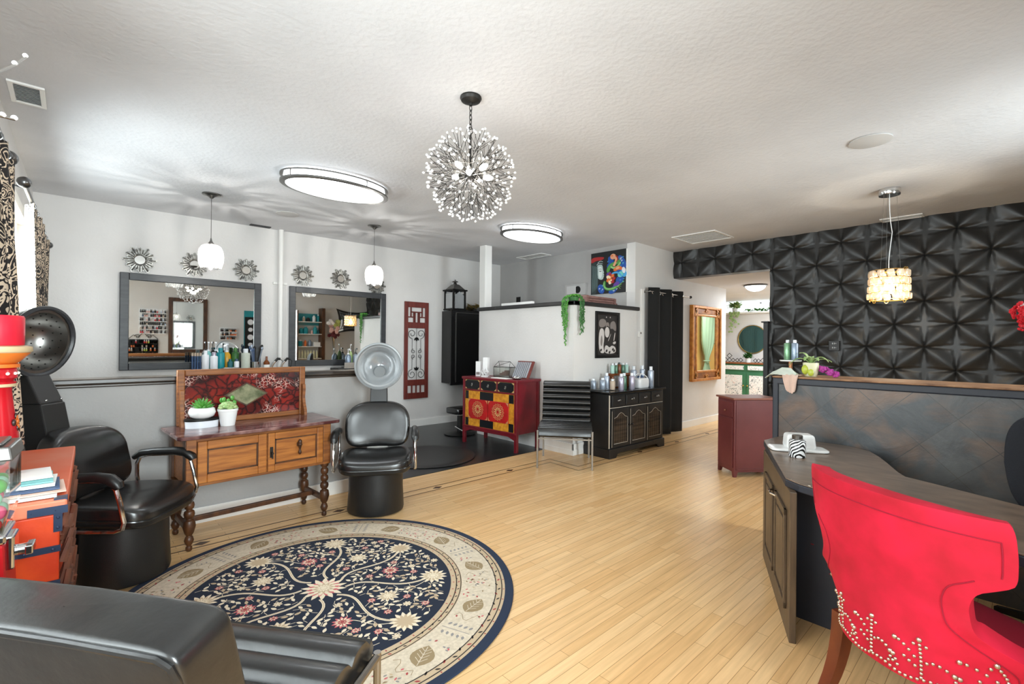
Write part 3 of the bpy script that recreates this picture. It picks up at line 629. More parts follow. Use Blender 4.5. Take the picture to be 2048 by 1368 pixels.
# ---- hooded dryer chairs
def dryer_chair(name, label, loc, rz, hood_y, hood_z, tilt, inner, col_top):
    t = thing(name, label, 'chair', loc, rz, 'hooded hair dryer chairs')
    B().lathe([(.205, 0), (.232, .012), (.236, .03), (.226, .2), (.224, .37), (.20, .375)], n=40, sy=.94).build('base', 'vinyl_base', t)
    s = B(); s.rbox((0, -.01, .437), (.295, .275, .062), n=6, e=.42)
    def sh(p):
        x, y, z = p; k = max(0, (-y - .05) / .23); return (x * (1 - .12 * max(0, y) / .26), y, z + .012 * (1 - (x / .3) ** 2) * 0 - .028 * k * k + (.022 * (x / .29) ** 2 if z > .44 else 0))
    s.v = [sh(p) for p in s.v]
    so = s.build('seat', 'leather', t, 60)
    pts = []
    for i in range(49):
        a = 2 * pi * i / 48; c_, s_ = cos(a), sin(a)
        x = .297 * math.copysign(abs(c_) ** .42, c_); y = -.01 + .277 * math.copysign(abs(s_) ** .42, s_); pts.append(sh((x * 1.0, y, .437)))
    B().tube(pts[:-1], .006, 6, closed=True).build('piping', 'leather', so)
    b = B(); b.rbox((0, 0, 0), (.285, .075, .215), n=7, e=.5)
    def bk(p):
        x, y, z = p
        w = 1 - .17 * ((.215 - z) / .43 - .35) ** 2 - .10 * max(0, z / .215) ** 2
        y2 = y + .05 * (x / .28) ** 2 * -1 + (0 if y > 0 else -.012 * cos(x * 14) * max(0, 1 - abs(z) / .2))
        zz = z + .02 * (1 - (x / .28) ** 2)
        return (x * w, .225 + y2 + .22 * (zz + .2), .685 + zz * .92)
    b.v = [bk(p) for p in b.v]
    b.build('backrest', 'leather', t, 60)
    br = B(); br.box(-.09, .20, .40, .09, .235, .6); br.build('back_bracket', 'steel', t, 0)
    for sx in (-1, 1):
        x = .325 * sx
        loop = [(x, .16, .46)] + [(x, .17, z) for z in (.52, .6)] + [(x, .15, .645), (x, .1, .66), (x, -.08, .667), (x, -.15, .655), (x, -.18, .62), (x, -.20, .55), (x, -.225, .44), (x, -.215, .405), (x, -.18, .39), (x, .10, .39), (x, .15, .40)]
        B().tube(loop, .0125, 10, closed=True).build('arm_frame', 'chrome', t)
        pad = B(); pp = [(x, .19, .640), (x, .14, .672), (x, .05, .682), (x, -.08, .686), (x, -.15, .676), (x, -.19, .645), (x, -.2, .625)]
        pad.tube(pp, [.017, .024, .025, .027, .03, .028, .02], 12)
        pad.v = [(x + (px_ - x) * 1.15, py, pz) for px_, py, pz in pad.v]
        pad.build('armrest', 'plastic_black', t)
    # dryer column leaning back behind the chair
    c = B(); y0, y1 = .30, hood_y + .07
    def ring(z, y, w, d): return [(-w, y - d, z), (w, y - d, z), (w, y + d, z), (-w, y + d, z)]
    c.hexa(ring(.05, y0, .085, .075), ring(col_top - .17, y0 + (y1 - y0) * .75, .082, .07))
    cc = c.build('dryer_column', 'plastic_black', t, 0, bevel=.008)
    c = B(); c.hexa(ring(col_top - .172, y0 + (y1 - y0) * .75, .078, .066), ring(col_top, y1, .075, .05)); c2 = c.build('column_head', 'plastic_black', t, 0, bevel=.008)
    for sx in (-.05, .05): B().ball((sx, y0 + (y1 - y0) * .75 - .072, col_top - .15), .007, 10, 6).build('screw', 'chrome', c2)
    # hood: bowl whose mouth looks forward and a little down
    R = .212
    T = Matrix.Translation((0, hood_y, hood_z)) @ Matrix.Rotation(radians(90 + tilt), 4, 'X')
    # local +z of the bowl is the mouth direction -> -y
    h = B(); prof = [(0.0, -.205), (.05, -.2), (.11, -.178), (.16, -.135), (.19, -.08), (.204, -.03), (.206, 0)]
    h.lathe(prof, n=48, cap=False)
    h.xf(T); hd = h.build('hood', 'smoke_glass' if not inner else 'plastic_black', t, 60, solid=.004)
    r = B(); r.lathe([(.196, -.012), (.214, -.012), (.22, 0), (.217, .012), (.203, .014), (.194, .004), (.196, -.012)], n=48); r.xf(T); r.build('hood_rim', 'dark_frame' if inner else 'hood_rim', hd)
    ib = B()
    if inner:
        ib.lathe([(.02, -.175), (.07, -.168), (.12, -.14), (.155, -.095), (.172, -.04), (.178, -.004), (.2, -.002)], n=48, cap=False); ib.xf(T); ib.build('inner_bowl', 'nickel', hd, 60)
        pf = B()
        for k, (rr, zz) in enumerate(((.06, -.166), (.1, -.148), (.135, -.118), (.158, -.08), (.17, -.04))):
            for j in range(8 + 4 * k):
                a = 2 * pi * j / (8 + 4 * k) + k * .2; pf.ball((rr * cos(a), rr * sin(a), zz), .0045, 6, 4)
        pf.xf(T); pf.build('air_holes', 'iron', hd)
    else:
        ib.lathe([(.0, -.185), (.06, -.178), (.11, -.15), (.15, -.105), (.172, -.05), (.18, -.004), (.2, -.002)], n=48, cap=False); ib.xf(T); ib.build('inner_bowl', 'smoke_glass', hd, 60)
        k = B(); k.lathe([(0, -.175), (.05, -.17), (.06, -.15), (.05, -.14), (0, -.14)], (0, 0, 0), 24); k.xf(Matrix.Translation((0, 0, -.07)) @ T); k.build('fan_cap', 'hood_rim', hd)
    return t
dryer_chair('dryer_chair', 'black hooded dryer chair facing the round rug, beside the marble-topped washstand', (1.93, 3.80, 0), face(-.5, -.866), .30, 1.225, 4, False, 1.035)
dryer_chair('dryer_chair', 'black hooded dryer chair with dark perforated hood, beside the orange trunk', (.245, 3.72, .0115), face(.77, -.64), .50, 1.42, 8, True, 1.22)

# ---- antique washstand
t = thing('washstand', 'antique oak washstand with red marble top and tiled splashback', 'washstand', (1.055, 4.12, 0), radians(3.5))
HX, HY = .475, .2
bobbin = [(.012, .0), (.02, .008), (.02, .03), (.012, .036), (.022, .05), (.03, .075), (.022, .1), (.016, .105), (.028, .125), (.04, .17), (.034, .21), (.018, .222), (.03, .236), (.034, .255), (.03, .274), (.016, .284), (.028, .296), (.032, .315), (.028, .334), (.016, .343), (.028, .355), (.032, .374), (.028, .393), (.016, .402), (.03, .415), (.034, .43), (.034, .445)]
for sx in (-1, 1):
    for sy in (-1, 1):
        g = B(); g.lathe(bobbin, (sx * HX, sy * HY, 0), 20)
        g.box(sx * HX - .035, sy * HY - .035, .44, sx * HX + .035, sy * HY + .035, .775); g.build('leg', 'oak_dark' if True else 'oak', t, 50, bevel=.003)
c = B(); c.box(-HX - .02, -HY - .03, .445, HX + .02, HY + .02, .77); c.build('carcass', 'oak', t, 0, bevel=.004)
p = B()
for sx in (-1, 1): p.box(sx * HX - .03, -HY - .042, .44, sx * HX + .03, -HY - .03, .775)
p.box(-HX, -HY - .036, .752, HX, -HY - .03, .775); p.box(-HX, -HY - .036, .44, HX, -HY - .03, .458); p.build('front_frame', 'oak', t, 0, bevel=.003)
for k, (x0, x1) in enumerate(((-.44, .005), (.015, .44))):
    d = B(); y = -HY - .03; fw = .05 if k else .058
    for q in ((x0, .46, x0 + fw, .75), (x1 - fw, .46, x1, .75), (x0 + fw, .46, x1 - fw, .46 + fw), (x0 + fw, .75 - fw, x1 - fw, .75)): d.box(q[0], y - .02, q[1], q[2], y, q[3])
    dd = d.build('door', 'oak_light', t, 0, bevel=.006)
    q = B(); q.box(x0 + fw, y - .006, .46 + fw, x1 - fw, y, .75 - fw); q.build('panel', 'oak_light', dd, 0)
    m_ = B(); a0, a1, b0, b1 = x0 + fw, x1 - fw, .46 + fw, .75 - fw
    for r_ in ((a0, b0, a0 + .01, b1), (a1 - .01, b0, a1, b1), (a0, b0, a1, b0 + .01), (a0, b1 - .01, a1, b1)): m_.box(r_[0], y - .013, r_[1], r_[2], y, r_[3])
    m_.build('panel_moulding', 'oak_dark', dd, 0)
    if k:
        h = B(); xm = (x0 + x1) / 2 + .02; h.lathe([(0, -.06), (.008, -.055), (.014, -.04), (.009, -.028), (.006, -.02), (.01, 0), (.014, .012), (.018, .02), (.013, .03), (.016, .04), (.012, .055), (.004, .062)], (xm, y - .03, .615), 14); h.box(xm - .016, y - .012, .62, xm + .016, y - .004, .65); h.build('drop_pull', 'oak_dark', dd)
        l = B(); l.box(x0 + .012, y - .024, .565, x0 + .034, y - .018, .645); l.cyl((x0 + .023, y - .02, .6), (x0 + .023, y - .05, .6), .008); l.cyl((x0 + .023, y - .044, .6), (x0 + .023, y - .046, .56), .005); l.build('latch', 'dark_bronze', dd)
for sx in (-1, 1): B().box(sx * HX - .014, -HY, .125, sx * HX + .014, HY, .165).build('side_stretcher', 'oak_dark', t, 0, bevel=.004)
B().box(-HX, .0, .13, HX, .03, .165).build('stretcher', 'oak_dark', t, 0, bevel=.004)
mt = B(); e = .03
mt.prism([(-.545, -.31), (.545, -.31), (.565, -.28), (.565, .235), (-.565, .235), (-.565, -.28)], .778, .803); mt.build('marble_top', 'marble_top', t, 0, bevel=.006)
bbd = B(); yb = .195
for q in ((-.475, .803, -.425, 1.225), (.425, .803, .475, 1.225), (-.425, 1.178, .425, 1.225), (-.425, .803, .425, .845)): bbd.box(q[0], yb, q[1], q[2], yb + .035, q[3])
bo = bbd.build('backboard', 'oak', t, 0, bevel=.007)
B().box(-.425, yb + .012, .845, .425, yb + .03, 1.178).build('red_marble_panel', 'red_marble', bo, 0)
dm = B(); dm.prismy([(-.165, 1.012), (0, .916), (.165, 1.012), (0, 1.108)], yb + .004, yb + .012); dm.build('diamond_frame', 'oak_dark', bo, 0)
dm = B(); dm.prismy([(-.145, 1.012), (0, .928), (.145, 1.012), (0, 1.096)], yb, yb + .005); dm.build('diamond_stone', 'green_marble', bo, 0)
for sx in (-1, 1):
    g = B(); pr = [(0, .803), (-.075, .803), (-.07, .85), (-.045, .9), (-.03, .96), (-.04, 1.03), (-.035, 1.07), (0, 1.075)]
    x0 = sx * .45
    n = len(pr); vs = [(x0 - .012, yb + y, z) for y, z in pr] + [(x0 + .012, yb + y, z) for y, z in pr]
    g.add(vs, [tuple(range(n)), tuple(range(2 * n - 1, n - 1, -1))] + [(i, n + i, n + (i + 1) % n, (i + 1) % n) for i in range(n)]); g.build('scroll_bracket', 'oak', bo, 30)

# ---- red lacquer cabinet
t = thing('lacquer_cabinet', 'red lacquer cabinet with gold and black checkered front', 'cabinet', (4.464, 5.06, 0), radians(-85.2))
hx, hy = .53, .24
fr = B()
for sx in (-1, 1):
    for sy in (-1, 1):
        fr.hexa([(sx * hx - .0 * sx, sy * hy, 0), (sx * (hx - .045), sy * hy, 0), (sx * (hx - .045), sy * (hy - .045), 0), (sx * hx, sy * (hy - .045), 0)], [(sx * hx, sy * hy, .93), (sx * (hx - .05), sy * hy, .93), (sx * (hx - .05), sy * (hy - .05), .93), (sx * hx, sy * (hy - .05), .93)])
fr.box(-hx - .012, -hy - .012, .925, hx + .012, hy + .012, .962)
for z in ((.765, .785), (.235, .262)): fr.box(-hx, -hy - .004, z[0], hx, -hy + .03, z[1])
for sx in (-.165, .165): fr.box(sx - .012, -hy - .003, .785, sx + .012, -hy + .03, .925)
fr.build('frame', 'red_lacquer', t, 0, bevel=.006)
sd = B()
for sx in (-1, 1): sd.box(sx * (hx - .012), -hy + .04, .235, sx * (hx - .03), hy - .02, .93)
sd.box(-hx + .03, hy - .02, .235, hx - .03, hy - .005, .93); sd.box(-hx + .03, -hy + .03, .235, hx - .03, hy - .02, .25); sd.build('side_panel', 'red_lacquer', t, 0)
ap = B(); ap.prismy([(-hx + .045, .235), (-hx + .045, .16), (-hx + .09, .175), (-hx + .16, .2), (hx - .16, .2), (hx - .09, .175), (hx - .045, .16), (hx - .045, .235)], -hy + .004, -hy + .022); ap.build('apron', 'red_lacquer', t, 0, bevel=.003)
for k, (x0, x1) in enumerate(((-.475, -.18), (-.15, .15), (.18, .475))):
    d = B(); d.box(x0, -hy + .006, .79, x1, -hy + .1, .92); do = d.build('drawer', 'gold_line', t, 0)
    xm = (x0 + x1) / 2; w = (x1 - x0) / 2
    q = B(); q.prismy([(xm - w * .97, .82), (xm - w * .7, .792), (xm + w * .7, .792), (xm + w * .97, .82), (xm + w * .97, .89), (xm + w * .7, .918), (xm - w * .7, .918), (xm - w * .97, .89)], -hy - .001, -hy + .006); q.build('drawer_front', 'black_lacquer', do, 0)
    h = B(); h.cyl((xm, -hy - .004, .862), (xm, -hy + .002, .862), .014); h.tube([(xm + .011 * sin(a), -hy - .008, .845 + .013 * cos(a)) for a in [2 * pi * i / 14 for i in range(14)]], .003, 6, closed=True); h.build('ring_pull', 'silver', do)
bp = B(); yy = -hy + .008
bp.box(-.48, yy, .262, .48, yy + .02, .765, 0)
def blk(x0, z0, x1, z1, m): bp.box(x0, yy - .004, z0, x1, yy, z1, m)
for z0, z1 in ((.645, .76), (.265, .375)):
    for x0, x1, m in ((-.47, -.405, 1), (-.405, -.17, 0), (-.17, .095, 1), (.095, .385, 0), (.385, .47, 1)): blk(x0, z0, x1, z1, m)
for x0, x1 in ((-.47, -.395), (.385, .47)): blk(x0, .375, x1, .645, 0)
bp.build('checkered_border', ['gold_paint', 'black_lacquer'], t, 0)
for x0, x1 in ((-.395, -.01), (.0, .385)):
    d = B(); d.box(x0, yy - .014, .37, x1, yy, .65); do = d.build('door', 'red_bright', t, 0, bevel=.003)
    cx, cz = (x0 + x1) / 2, .512
    g = B()
    for rr, n in ((.105, 16), (.085, 12), (.05, 10), (.025, 8)):
        pts = [(cx + rr * (1 + .07 * cos(n * a)) * cos(a), yy - .0155, cz + rr * (1 + .07 * cos(n * a)) * sin(a)) for a in [2 * pi * i / 96 for i in range(96)]]
        g.tube(pts, .0022, 5, closed=True)
    for k in range(12):
        a = 2 * pi * k / 12; g.prismy(leafp(cx + .03 * cos(a), cz + .03 * sin(a), .045, .018, a, 4), yy - .0165, yy - .0145)
    for sx, sz in ((x0, .37), (x1, .37), (x0, .65), (x1, .65)):
        ix, iz = (1 if sx == x0 else -1), (1 if sz == .37 else -1); g.prismy([(sx + ix * .006, sz + iz * .006), (sx + ix * .05, sz + iz * .006), (sx + ix * .02, sz + iz * .02), (sx + ix * .006, sz + iz * .05)][::ix * iz], yy - .016, yy - .0145)
    g.build('medallion', 'gold_line', do, 0)

# ---- channel-tufted leather chair
def channels(n, L, depth, base):      # returns scalloped outline along a length L
    out = []
    for i in range(n):
        for k in range(7):
            f = (k + .0) / 7; out.append((L * (i + f) / n, base + depth * (sin(pi * f) ** .5)))
    out.append((L, base)); return out
def extr_x(mb, prof, x0, x1, m=0):
    n = len(prof); a = .018
    rings = [(x0, .7), (x0 + a * .4, .93), (x0 + a, 1), (x1 - a, 1), (x1 - a * .4, .93), (x1, .7)]
    cy = sum(p[0] for p in prof) / n; cz_ = sum(p[1] for p in prof) / n
    vs = []
    for x, k in rings:
        kk = 1 - (1 - k) * .12
        vs += [(x, cy + (y - cy) * kk, cz_ + (z - cz_) * kk) for y, z in prof]
    fs = [tuple(range(n)), tuple(range(len(vs) - 1, len(vs) - n - 1, -1))]
    for r_ in range(len(rings) - 1):
        for i in range(n): fs.append((r_ * n + i, (r_ + 1) * n + i, (r_ + 1) * n + (i + 1) % n, r_ * n + (i + 1) % n))
    return mb.add(vs, fs, m)
t = thing('channel_chair', 'black channel-tufted leather chair with steel legs, between the red and black cabinets', 'chair', (4.41, 3.79, 0), face(-.775, -.63))
S = B(); top = channels(5, .56, .022, .455)
prof = [(-.30 + y, z) for y, z in top] + [(.26, .36), (-.29, .36), (-.31, .38)]
extr_x(S, prof, -.315, .315); S.build('seat', 'leather', t, 50)
Bk = B(); fr_ = channels(7, .50, .036, 0)
prof = []
for d_, h_ in fr_: prof.append((.20 + .17 * d_ / .5 - h_, .455 + d_))
prof += [(.39, .965), (.43, .95), (.27, .43), (.2, .43)]
extr_x(Bk, prof[::-1], -.30, .30); Bk.build('backrest', 'leather', t, 50)
for sx in (-1, 1):
    B().box(sx * .315 - .011, -.315, 0, sx * .315 + .011, -.293, .44).build('leg', 'steel', t, 0, bevel=.003)
    g = B(); g.hexa([(sx * .29 - .011, .29, 0), (sx * .29 + .011, .29, 0), (sx * .29 + .011, .315, 0), (sx * .29 - .011, .315, 0)], [(sx * .29 - .011, .28, .42), (sx * .29 + .011, .28, .42), (sx * .29 + .011, .305, .42), (sx * .29 - .011, .305, .42)]); g.build('leg', 'steel', t, 0)
fr = B(); fr.box(-.315, -.313, .337, .315, -.297, .353)
for sx in (-1, 1): fr.box(sx * .307 - .008, -.3, .337, sx * .307 + .008, .3, .353)
fr.build('seat_frame', 'steel', t, 0)

# ---- black sideboard
t = thing('sideboard', 'distressed black sideboard with four drawers and three doors', 'sideboard', (5.585, 3.722, 0), radians(-1.6))
hx, hy = .625, .205
B().box(-hx, -hy + .01, .1, hx, hy, .81).build('carcass', 'black_paint', t, 0, bevel=.004)
tp = B(); tp.box(-hx - .025, -hy - .025, .815, hx + .025, hy, .842); tp.build('top', 'black_gloss', t, 0, bevel=.007)
pl = B(); pl.prismy([(-hx - .012, 0), (-hx + .13, 0), (-hx + .16, .045), (-hx + .22, .055), (hx - .22, .055), (hx - .16, .045), (hx - .13, 0), (hx + .012, 0), (hx + .012, .12), (-hx - .012, .12)], -hy - .014, -hy + .012)
for sx in (-1, 1): pl.box(sx * hx, -hy, 0, sx * (hx + .012), hy, .12)
pl.build('plinth', 'black_paint', t, 0, bevel=.005)
ed = B()
for q in ((-hx, .13, -hx + .008, .80), (-hx + .008, .634, hx - .02, .640), (-.43 + .0, .0, 0, 0)):
    if q[2] > q[0]: ed.box(q[0], -hy + .0, q[1], q[2], -hy + .012, q[3])
ed.build('worn_edges', 'worn_edge', t, 0)
for k in range(4):
    w = 2 * (hx - .03) / 4; x0 = -hx + .03 + k * w + .012; x1 = x0 + w - .024
    d = B(); d.box(x0, -hy - .008, .66, x1, -hy + .03, .795); d.box(x0 + .012, -hy - .012, .675, x1 - .012, -hy - .006, .78); do = d.build('drawer', 'black_paint', t, 0, bevel=.005)
    xm = (x0 + x1) / 2; h = B(); h.ball((xm, -hy - .016, .728), .034, 16, 8, sc=(1, .55, .55)); h.v = [(x, y, max(z, .722)) for x, y, z in h.v]; h.box(xm - .04, -hy - .016, .74, xm + .04, -hy - .011, .748); h.build('cup_pull', 'nickel', do)
for k in range(3):
    w = 2 * (hx - .03) / 3; x0 = -hx + .03 + k * w + .01; x1 = x0 + w - .02
    d = B(); b = .045
    for q in ((x0, .135, x0 + b, .625), (x1 - b, .135, x1, .625), (x0 + b, .135, x1 - b, .135 + b)): d.box(q[0], -hy - .01, q[1], q[2], -hy + .012, q[3])
    xa, xb = x0 + b, x1 - b; wv = xb - xa
    d.prismy([(xa, .625), (xa, .51), (xa + wv * .2, .525), (xa + wv * .35, .56), (xa + wv * .5, .575), (xa + wv * .65, .56), (xa + wv * .8, .525), (xb, .51), (xb, .625)], -hy - .01, -hy + .012)
    do = d.build('door', 'black_paint', t, 0, bevel=.004)
    q = B(); q.box(xa, -hy + .004, .18, xb, -hy + .01, .6)
    for i in range(6): xx = xa + wv * (i + .5) / 6; q.box(xx - wv / 15, -hy + .0, .18, xx + wv / 15, -hy + .004, .57)
    q.build('beadboard_panel', 'cap_wood', do, 0)
    e = B(); e.box(xa - .002, -hy - .0115, .178, xb + .002, -hy - .0095, .182); e.box(xb - .001, -hy - .0115, .18, xb + .002, -hy - .0095, .5); e.box(x0 - .002, -hy - .0115, .14, x0 + .002, -hy - .0095, .6)
    e.tube([(xa + wv * f, -hy - .0105, z) for f, z in ((0, .505), (.2, .52), (.35, .555), (.5, .57), (.65, .555), (.8, .52), (1, .505))], .0018, 5); e.build('worn_edge', 'worn_edge', do, 0)
    kx = x1 - .02 if k == 0 else x0 + .02
    kk = B(); kk.cyl((kx, -hy - .01, .4), (kx, -hy - .022, .4), .006); kk.ball((kx, -hy - .028, .4), .012, 12, 8); kk.build('knob', 'black_gloss', do)

# ---- wall cabinet
t = thing('wall_cabinet', 'tall black wall cabinet hung beside the white bulkhead', 'cabinet', (5.23, 6.96, .7))
B().box(-.38, -.13, .03, .38, .14, 1.31).build('carcass', 'black_paint', t, 0, bevel=.003)
B().box(-.39, -.165, 0, .39, -.13, 1.33).build('face_frame', 'black_gloss', t, 0, bevel=.004)
d = B(); d.box(-.29, -.18, .05, .29, -.165, 1.28); do = d.build('door', 'black_gloss', t, 0, bevel=.003)
e = B(); e.box(-.296, -.182, .05, -.288, -.165, 1.28); e.box(-.296, -.182, 1.275, .29, -.165, 1.283); e.build('edge_strip', 'nickel', do, 0)
h = B(); h.tube([(.255, -.185, .42), (.255, -.205, .44), (.255, -.208, .49), (.255, -.205, .53), (.255, -.185, .55)], .006, 8); h.build('handle', 'silver', do)

# ---- burgundy cabinet behind the counter
t = thing('side_cabinet', 'small burgundy painted cabinet behind the slate counter wall', 'cabinet', (5.62, 2.13, 0), radians(-38))
hx, hy = .25, .17
B().box(-hx, -hy, .055, hx, hy, .85).build('carcass', 'burgundy', t, 0, bevel=.004)
B().box(-hx - .02, -hy - .02, .85, hx + .02, hy + .02, .872).build('top', 'burgundy_top', t, 0, bevel=.006)
for sx in (-1, 1):
    for sy in (-1, 1):
        g = B(); g.hexa([(sx * (hx - .0), sy * hy, 0), (sx * (hx - .03), sy * hy, 0), (sx * (hx - .03), sy * (hy - .03), 0), (sx * hx, sy * (hy - .03), 0)], [(sx * hx, sy * hy, .06), (sx * (hx - .045), sy * hy, .06), (sx * (hx - .045), sy * (hy - .045), .06), (sx * hx, sy * (hy - .045), .06)]); g.build('leg', 'burgundy', t, 0)
tr = B(); tr.box(-hx + .02, -hy - .006, .08, -hx + .035, -hy, .84); tr.box(hx - .035, -hy - .006, .08, hx - .02, -hy, .84); tr.box(-hx + .02, -hy - .006, .08, hx - .02, -hy, .095); tr.build('side_moulding', 'burgundy', t, 0, bevel=.002)
dw = B(); dw.box(-hx - .012, -hy + .02, .66, -hx, hy - .02, .82); dw.box(-hx - .012, -hy + .02, .1, -hx, hy - .02, .64); dwo = dw.build('door', 'burgundy', t, 0, bevel=.003)
B().ball((-hx - .024, -.02, .72), .012, 10, 8).build('knob', 'burgundy_top', dwo)

# ---- green cabinet in the hall
t = thing('hall_cabinet', 'green cabinet with floral paper panels at the end of the hall', 'cabinet', (12.06, 4.53, 0), radians(-90))
hx, hy = .62, .2
B().box(-hx, -hy, .1, hx, hy, 1.0).build('carcass', 'green_paint', t, 0, bevel=.004)
B().box(-hx - .02, -hy - .03, 1.0, hx + .02, hy, 1.035).build('top', 'wood_top', t, 0, bevel=.005)
ap = B(); ap.prismy([(-hx, 0), (-hx + .08, 0), (-hx + .1, .06), (-hx + .3, .09), (hx - .3, .09), (hx - .1, .06), (hx - .08, 0), (hx, 0), (hx, .12), (-hx, .12)], -hy - .005, -hy + .02); ap.box(-hx, hy - .05, 0, -hx + .05, hy, .1); ap.box(hx - .05, hy - .05, 0, hx, hy, .1); ap.build('plinth', 'green_paint', t, 0, bevel=.004)
for x0, x1 in ((-.58, -.02), (.02, .58)):
    d = B(); d.box(x0, -hy - .014, .84, x1, -hy, .98); do = d.build('drawer', 'green_paint', t, 0, bevel=.004)
    B().box(x0 + .025, -hy - .017, .86, x1 - .025, -hy - .014, .96).build('floral_panel', 'floral', do, 0)
    d = B(); d.box(x0, -hy - .014, .15, x1, -hy, .79); do = d.build('door', 'green_paint', t, 0, bevel=.004)
    B().box(x0 + .06, -hy - .017, .2, x1 - .06, -hy - .014, .73).build('floral_panel', 'floral', do, 0)
    kx = x1 - .025 if x0 < 0 else x0 + .025
    k = B(); k.cyl((kx, -hy - .014, .48), (kx, -hy - .03, .48), .008); k.ball((kx, -hy - .038, .48), .019, 12, 8); k.build('knob', 'brass', do)

# ---- orange trunk by the left wall
t = thing('trunk', 'orange painted wooden trunk with iron corner brackets', 'trunk', (-.155, 2.88, 0), radians(-1.2))
hx, hy = .155, .56
B().box(-hx, -hy, .02, hx - .02, hy, .83).build('body', 'orange_paint', t, 0, bevel=.005)
B().box(-hx, -hy - .008, .832, hx, hy + .008, .88).build('lid', 'orange_worn', t, 0, bevel=.006)
for bxs, scr in (([(hx - .10, -hy - .012, .835, hx + .002, -hy - .007, .862)], [(hx - .09, .848), (hx - .03, .848)]), ([(hx - .035, -hy - .006, .77, hx - .012, -hy - .001, .85)], [(hx - .023, .785), (hx - .023, .82)]), ([(hx - .12, -hy - .006, .70, hx - .016, -hy - .001, .722)], [(hx - .105, .711), (hx - .035, .711)]), ([(hx - .12, -hy - .006, .575, hx - .016, -hy - .001, .6)], [(hx - .105, .588)]), ([(hx - .035, -hy, .85, hx, -hy + .05, .884)], [])):
    ib = B(); ib.box(*bxs[0])
    for x, z in scr: ib.ball((x, -hy - .008, z), .005, 8, 6)
    ib.build('iron_bracket', 'iron_blue', t, 0)
rd = random.Random(3)
for i in range(64):
    y = -hy + .02 + rd.random() * 2 * hy * .96; z = .80 - rd.random() * .62; L = .05 + rd.random() * .09; a = rd.uniform(-.7, .7) + pi / 2
    x = hx - .018 + rd.random() * .018
    g = B(); g.cyl((x, y - L / 2 * cos(a), z - L / 2 * sin(a)), (x + .012, y + L / 2 * cos(a), min(z + L / 2 * sin(a), .84)), .011, .008, 6); g.build('driftwood_strip', 'driftwood', t, 30)
for i in range(26):
    y = -hy + .01 + rd.random() * .12; z = .83 - rd.random() * .55; L = .06 + rd.random() * .06
    g = B(); g.cyl((hx - .012, y, z - L / 2), (hx + rd.random() * .012, y + .02, min(z + L / 2, .86)), .012, .008, 6); g.build('driftwood_strip', 'driftwood', t, 30)

# ---- black leather lounge chair in the foreground
t = thing('lounge_chair', 'worn black leather lounge chair with metal frame in the near corner', 'chair', (.282, 1.624, .0115), radians(126.87))
S = B(); top = channels(3, .36, .03, .425)
prof = [(-.30, .36), (-.315, .40), (-.30, .43)] + [(-.285 + y, z) for y, z in top] + [(.30, .425), (.30, .33), (-.27, .33)]
extr_x(S, prof, -.385, .385); S.build('seat', 'leather_worn', t, 55)
b = B()
def bp_(u, v, w):    # u across, v up, w through (front 0 .. rear 1)
    x = -.345 + .70 * u; z = .43 + .42 * v
    y = .215 + .10 * v + .165 * w
    return (x, y, z)
b.rbox((0, 0, 0), (.35, .074, .235), n=8, e=.13)
b.v = [(x, .30 + y + .28 * (z + .0), .62 + z + (-.012 * (y / .074)) * max(0, z / .235) + .006 * (1 - (x / .35) ** 2) * max(0, z / .235)) for x, y, z in b.v]
bo = b.build('backrest', 'leather_worn', t, 60)
def rear(x, z): return (x, .30 + .073 + .28 * (z - .625), z - .016 * (z - .625) / .235)
pth = [rear(-.34, .40), rear(-.343, .6), rear(-.343, .79), rear(-.335, .83), rear(-.31, .846), rear(-.1, .854), rear(.1, .854), rear(.31, .846), rear(.335, .83), rear(.343, .79), rear(.343, .6), rear(.34, .40)]
pp = []
for a, c_ in zip(pth[:-1], pth[1:]):
    for k in range(4): pp.append(tuple(Vector(a).lerp(Vector(c_), k / 4)))
B().tube(pp, .0075, 8).build('piping', 'leather_worn', bo)
for sx in (-1, 1):
    x = .40 * sx
    g = B(); g.tube([(x, .33, 0), (x, .31, .2), (x, .29, .37)], .014, 10); g.tube([(x, .32, .37), (x, -.31, .37)], .014, 10); g.build('side_rail', 'steel', t)
    B().tube([(x, -.305, 0), (x, -.305, .385)], .013, 10).build('leg', 'steel', t)
g = B(); g.tube([(-.40, -.29, .345), (.40, -.29, .345)], .011, 8); g.tube([(-.40, .28, .345), (.40, .28, .345)], .011, 8); g.build('cross_bar', 'steel', t)

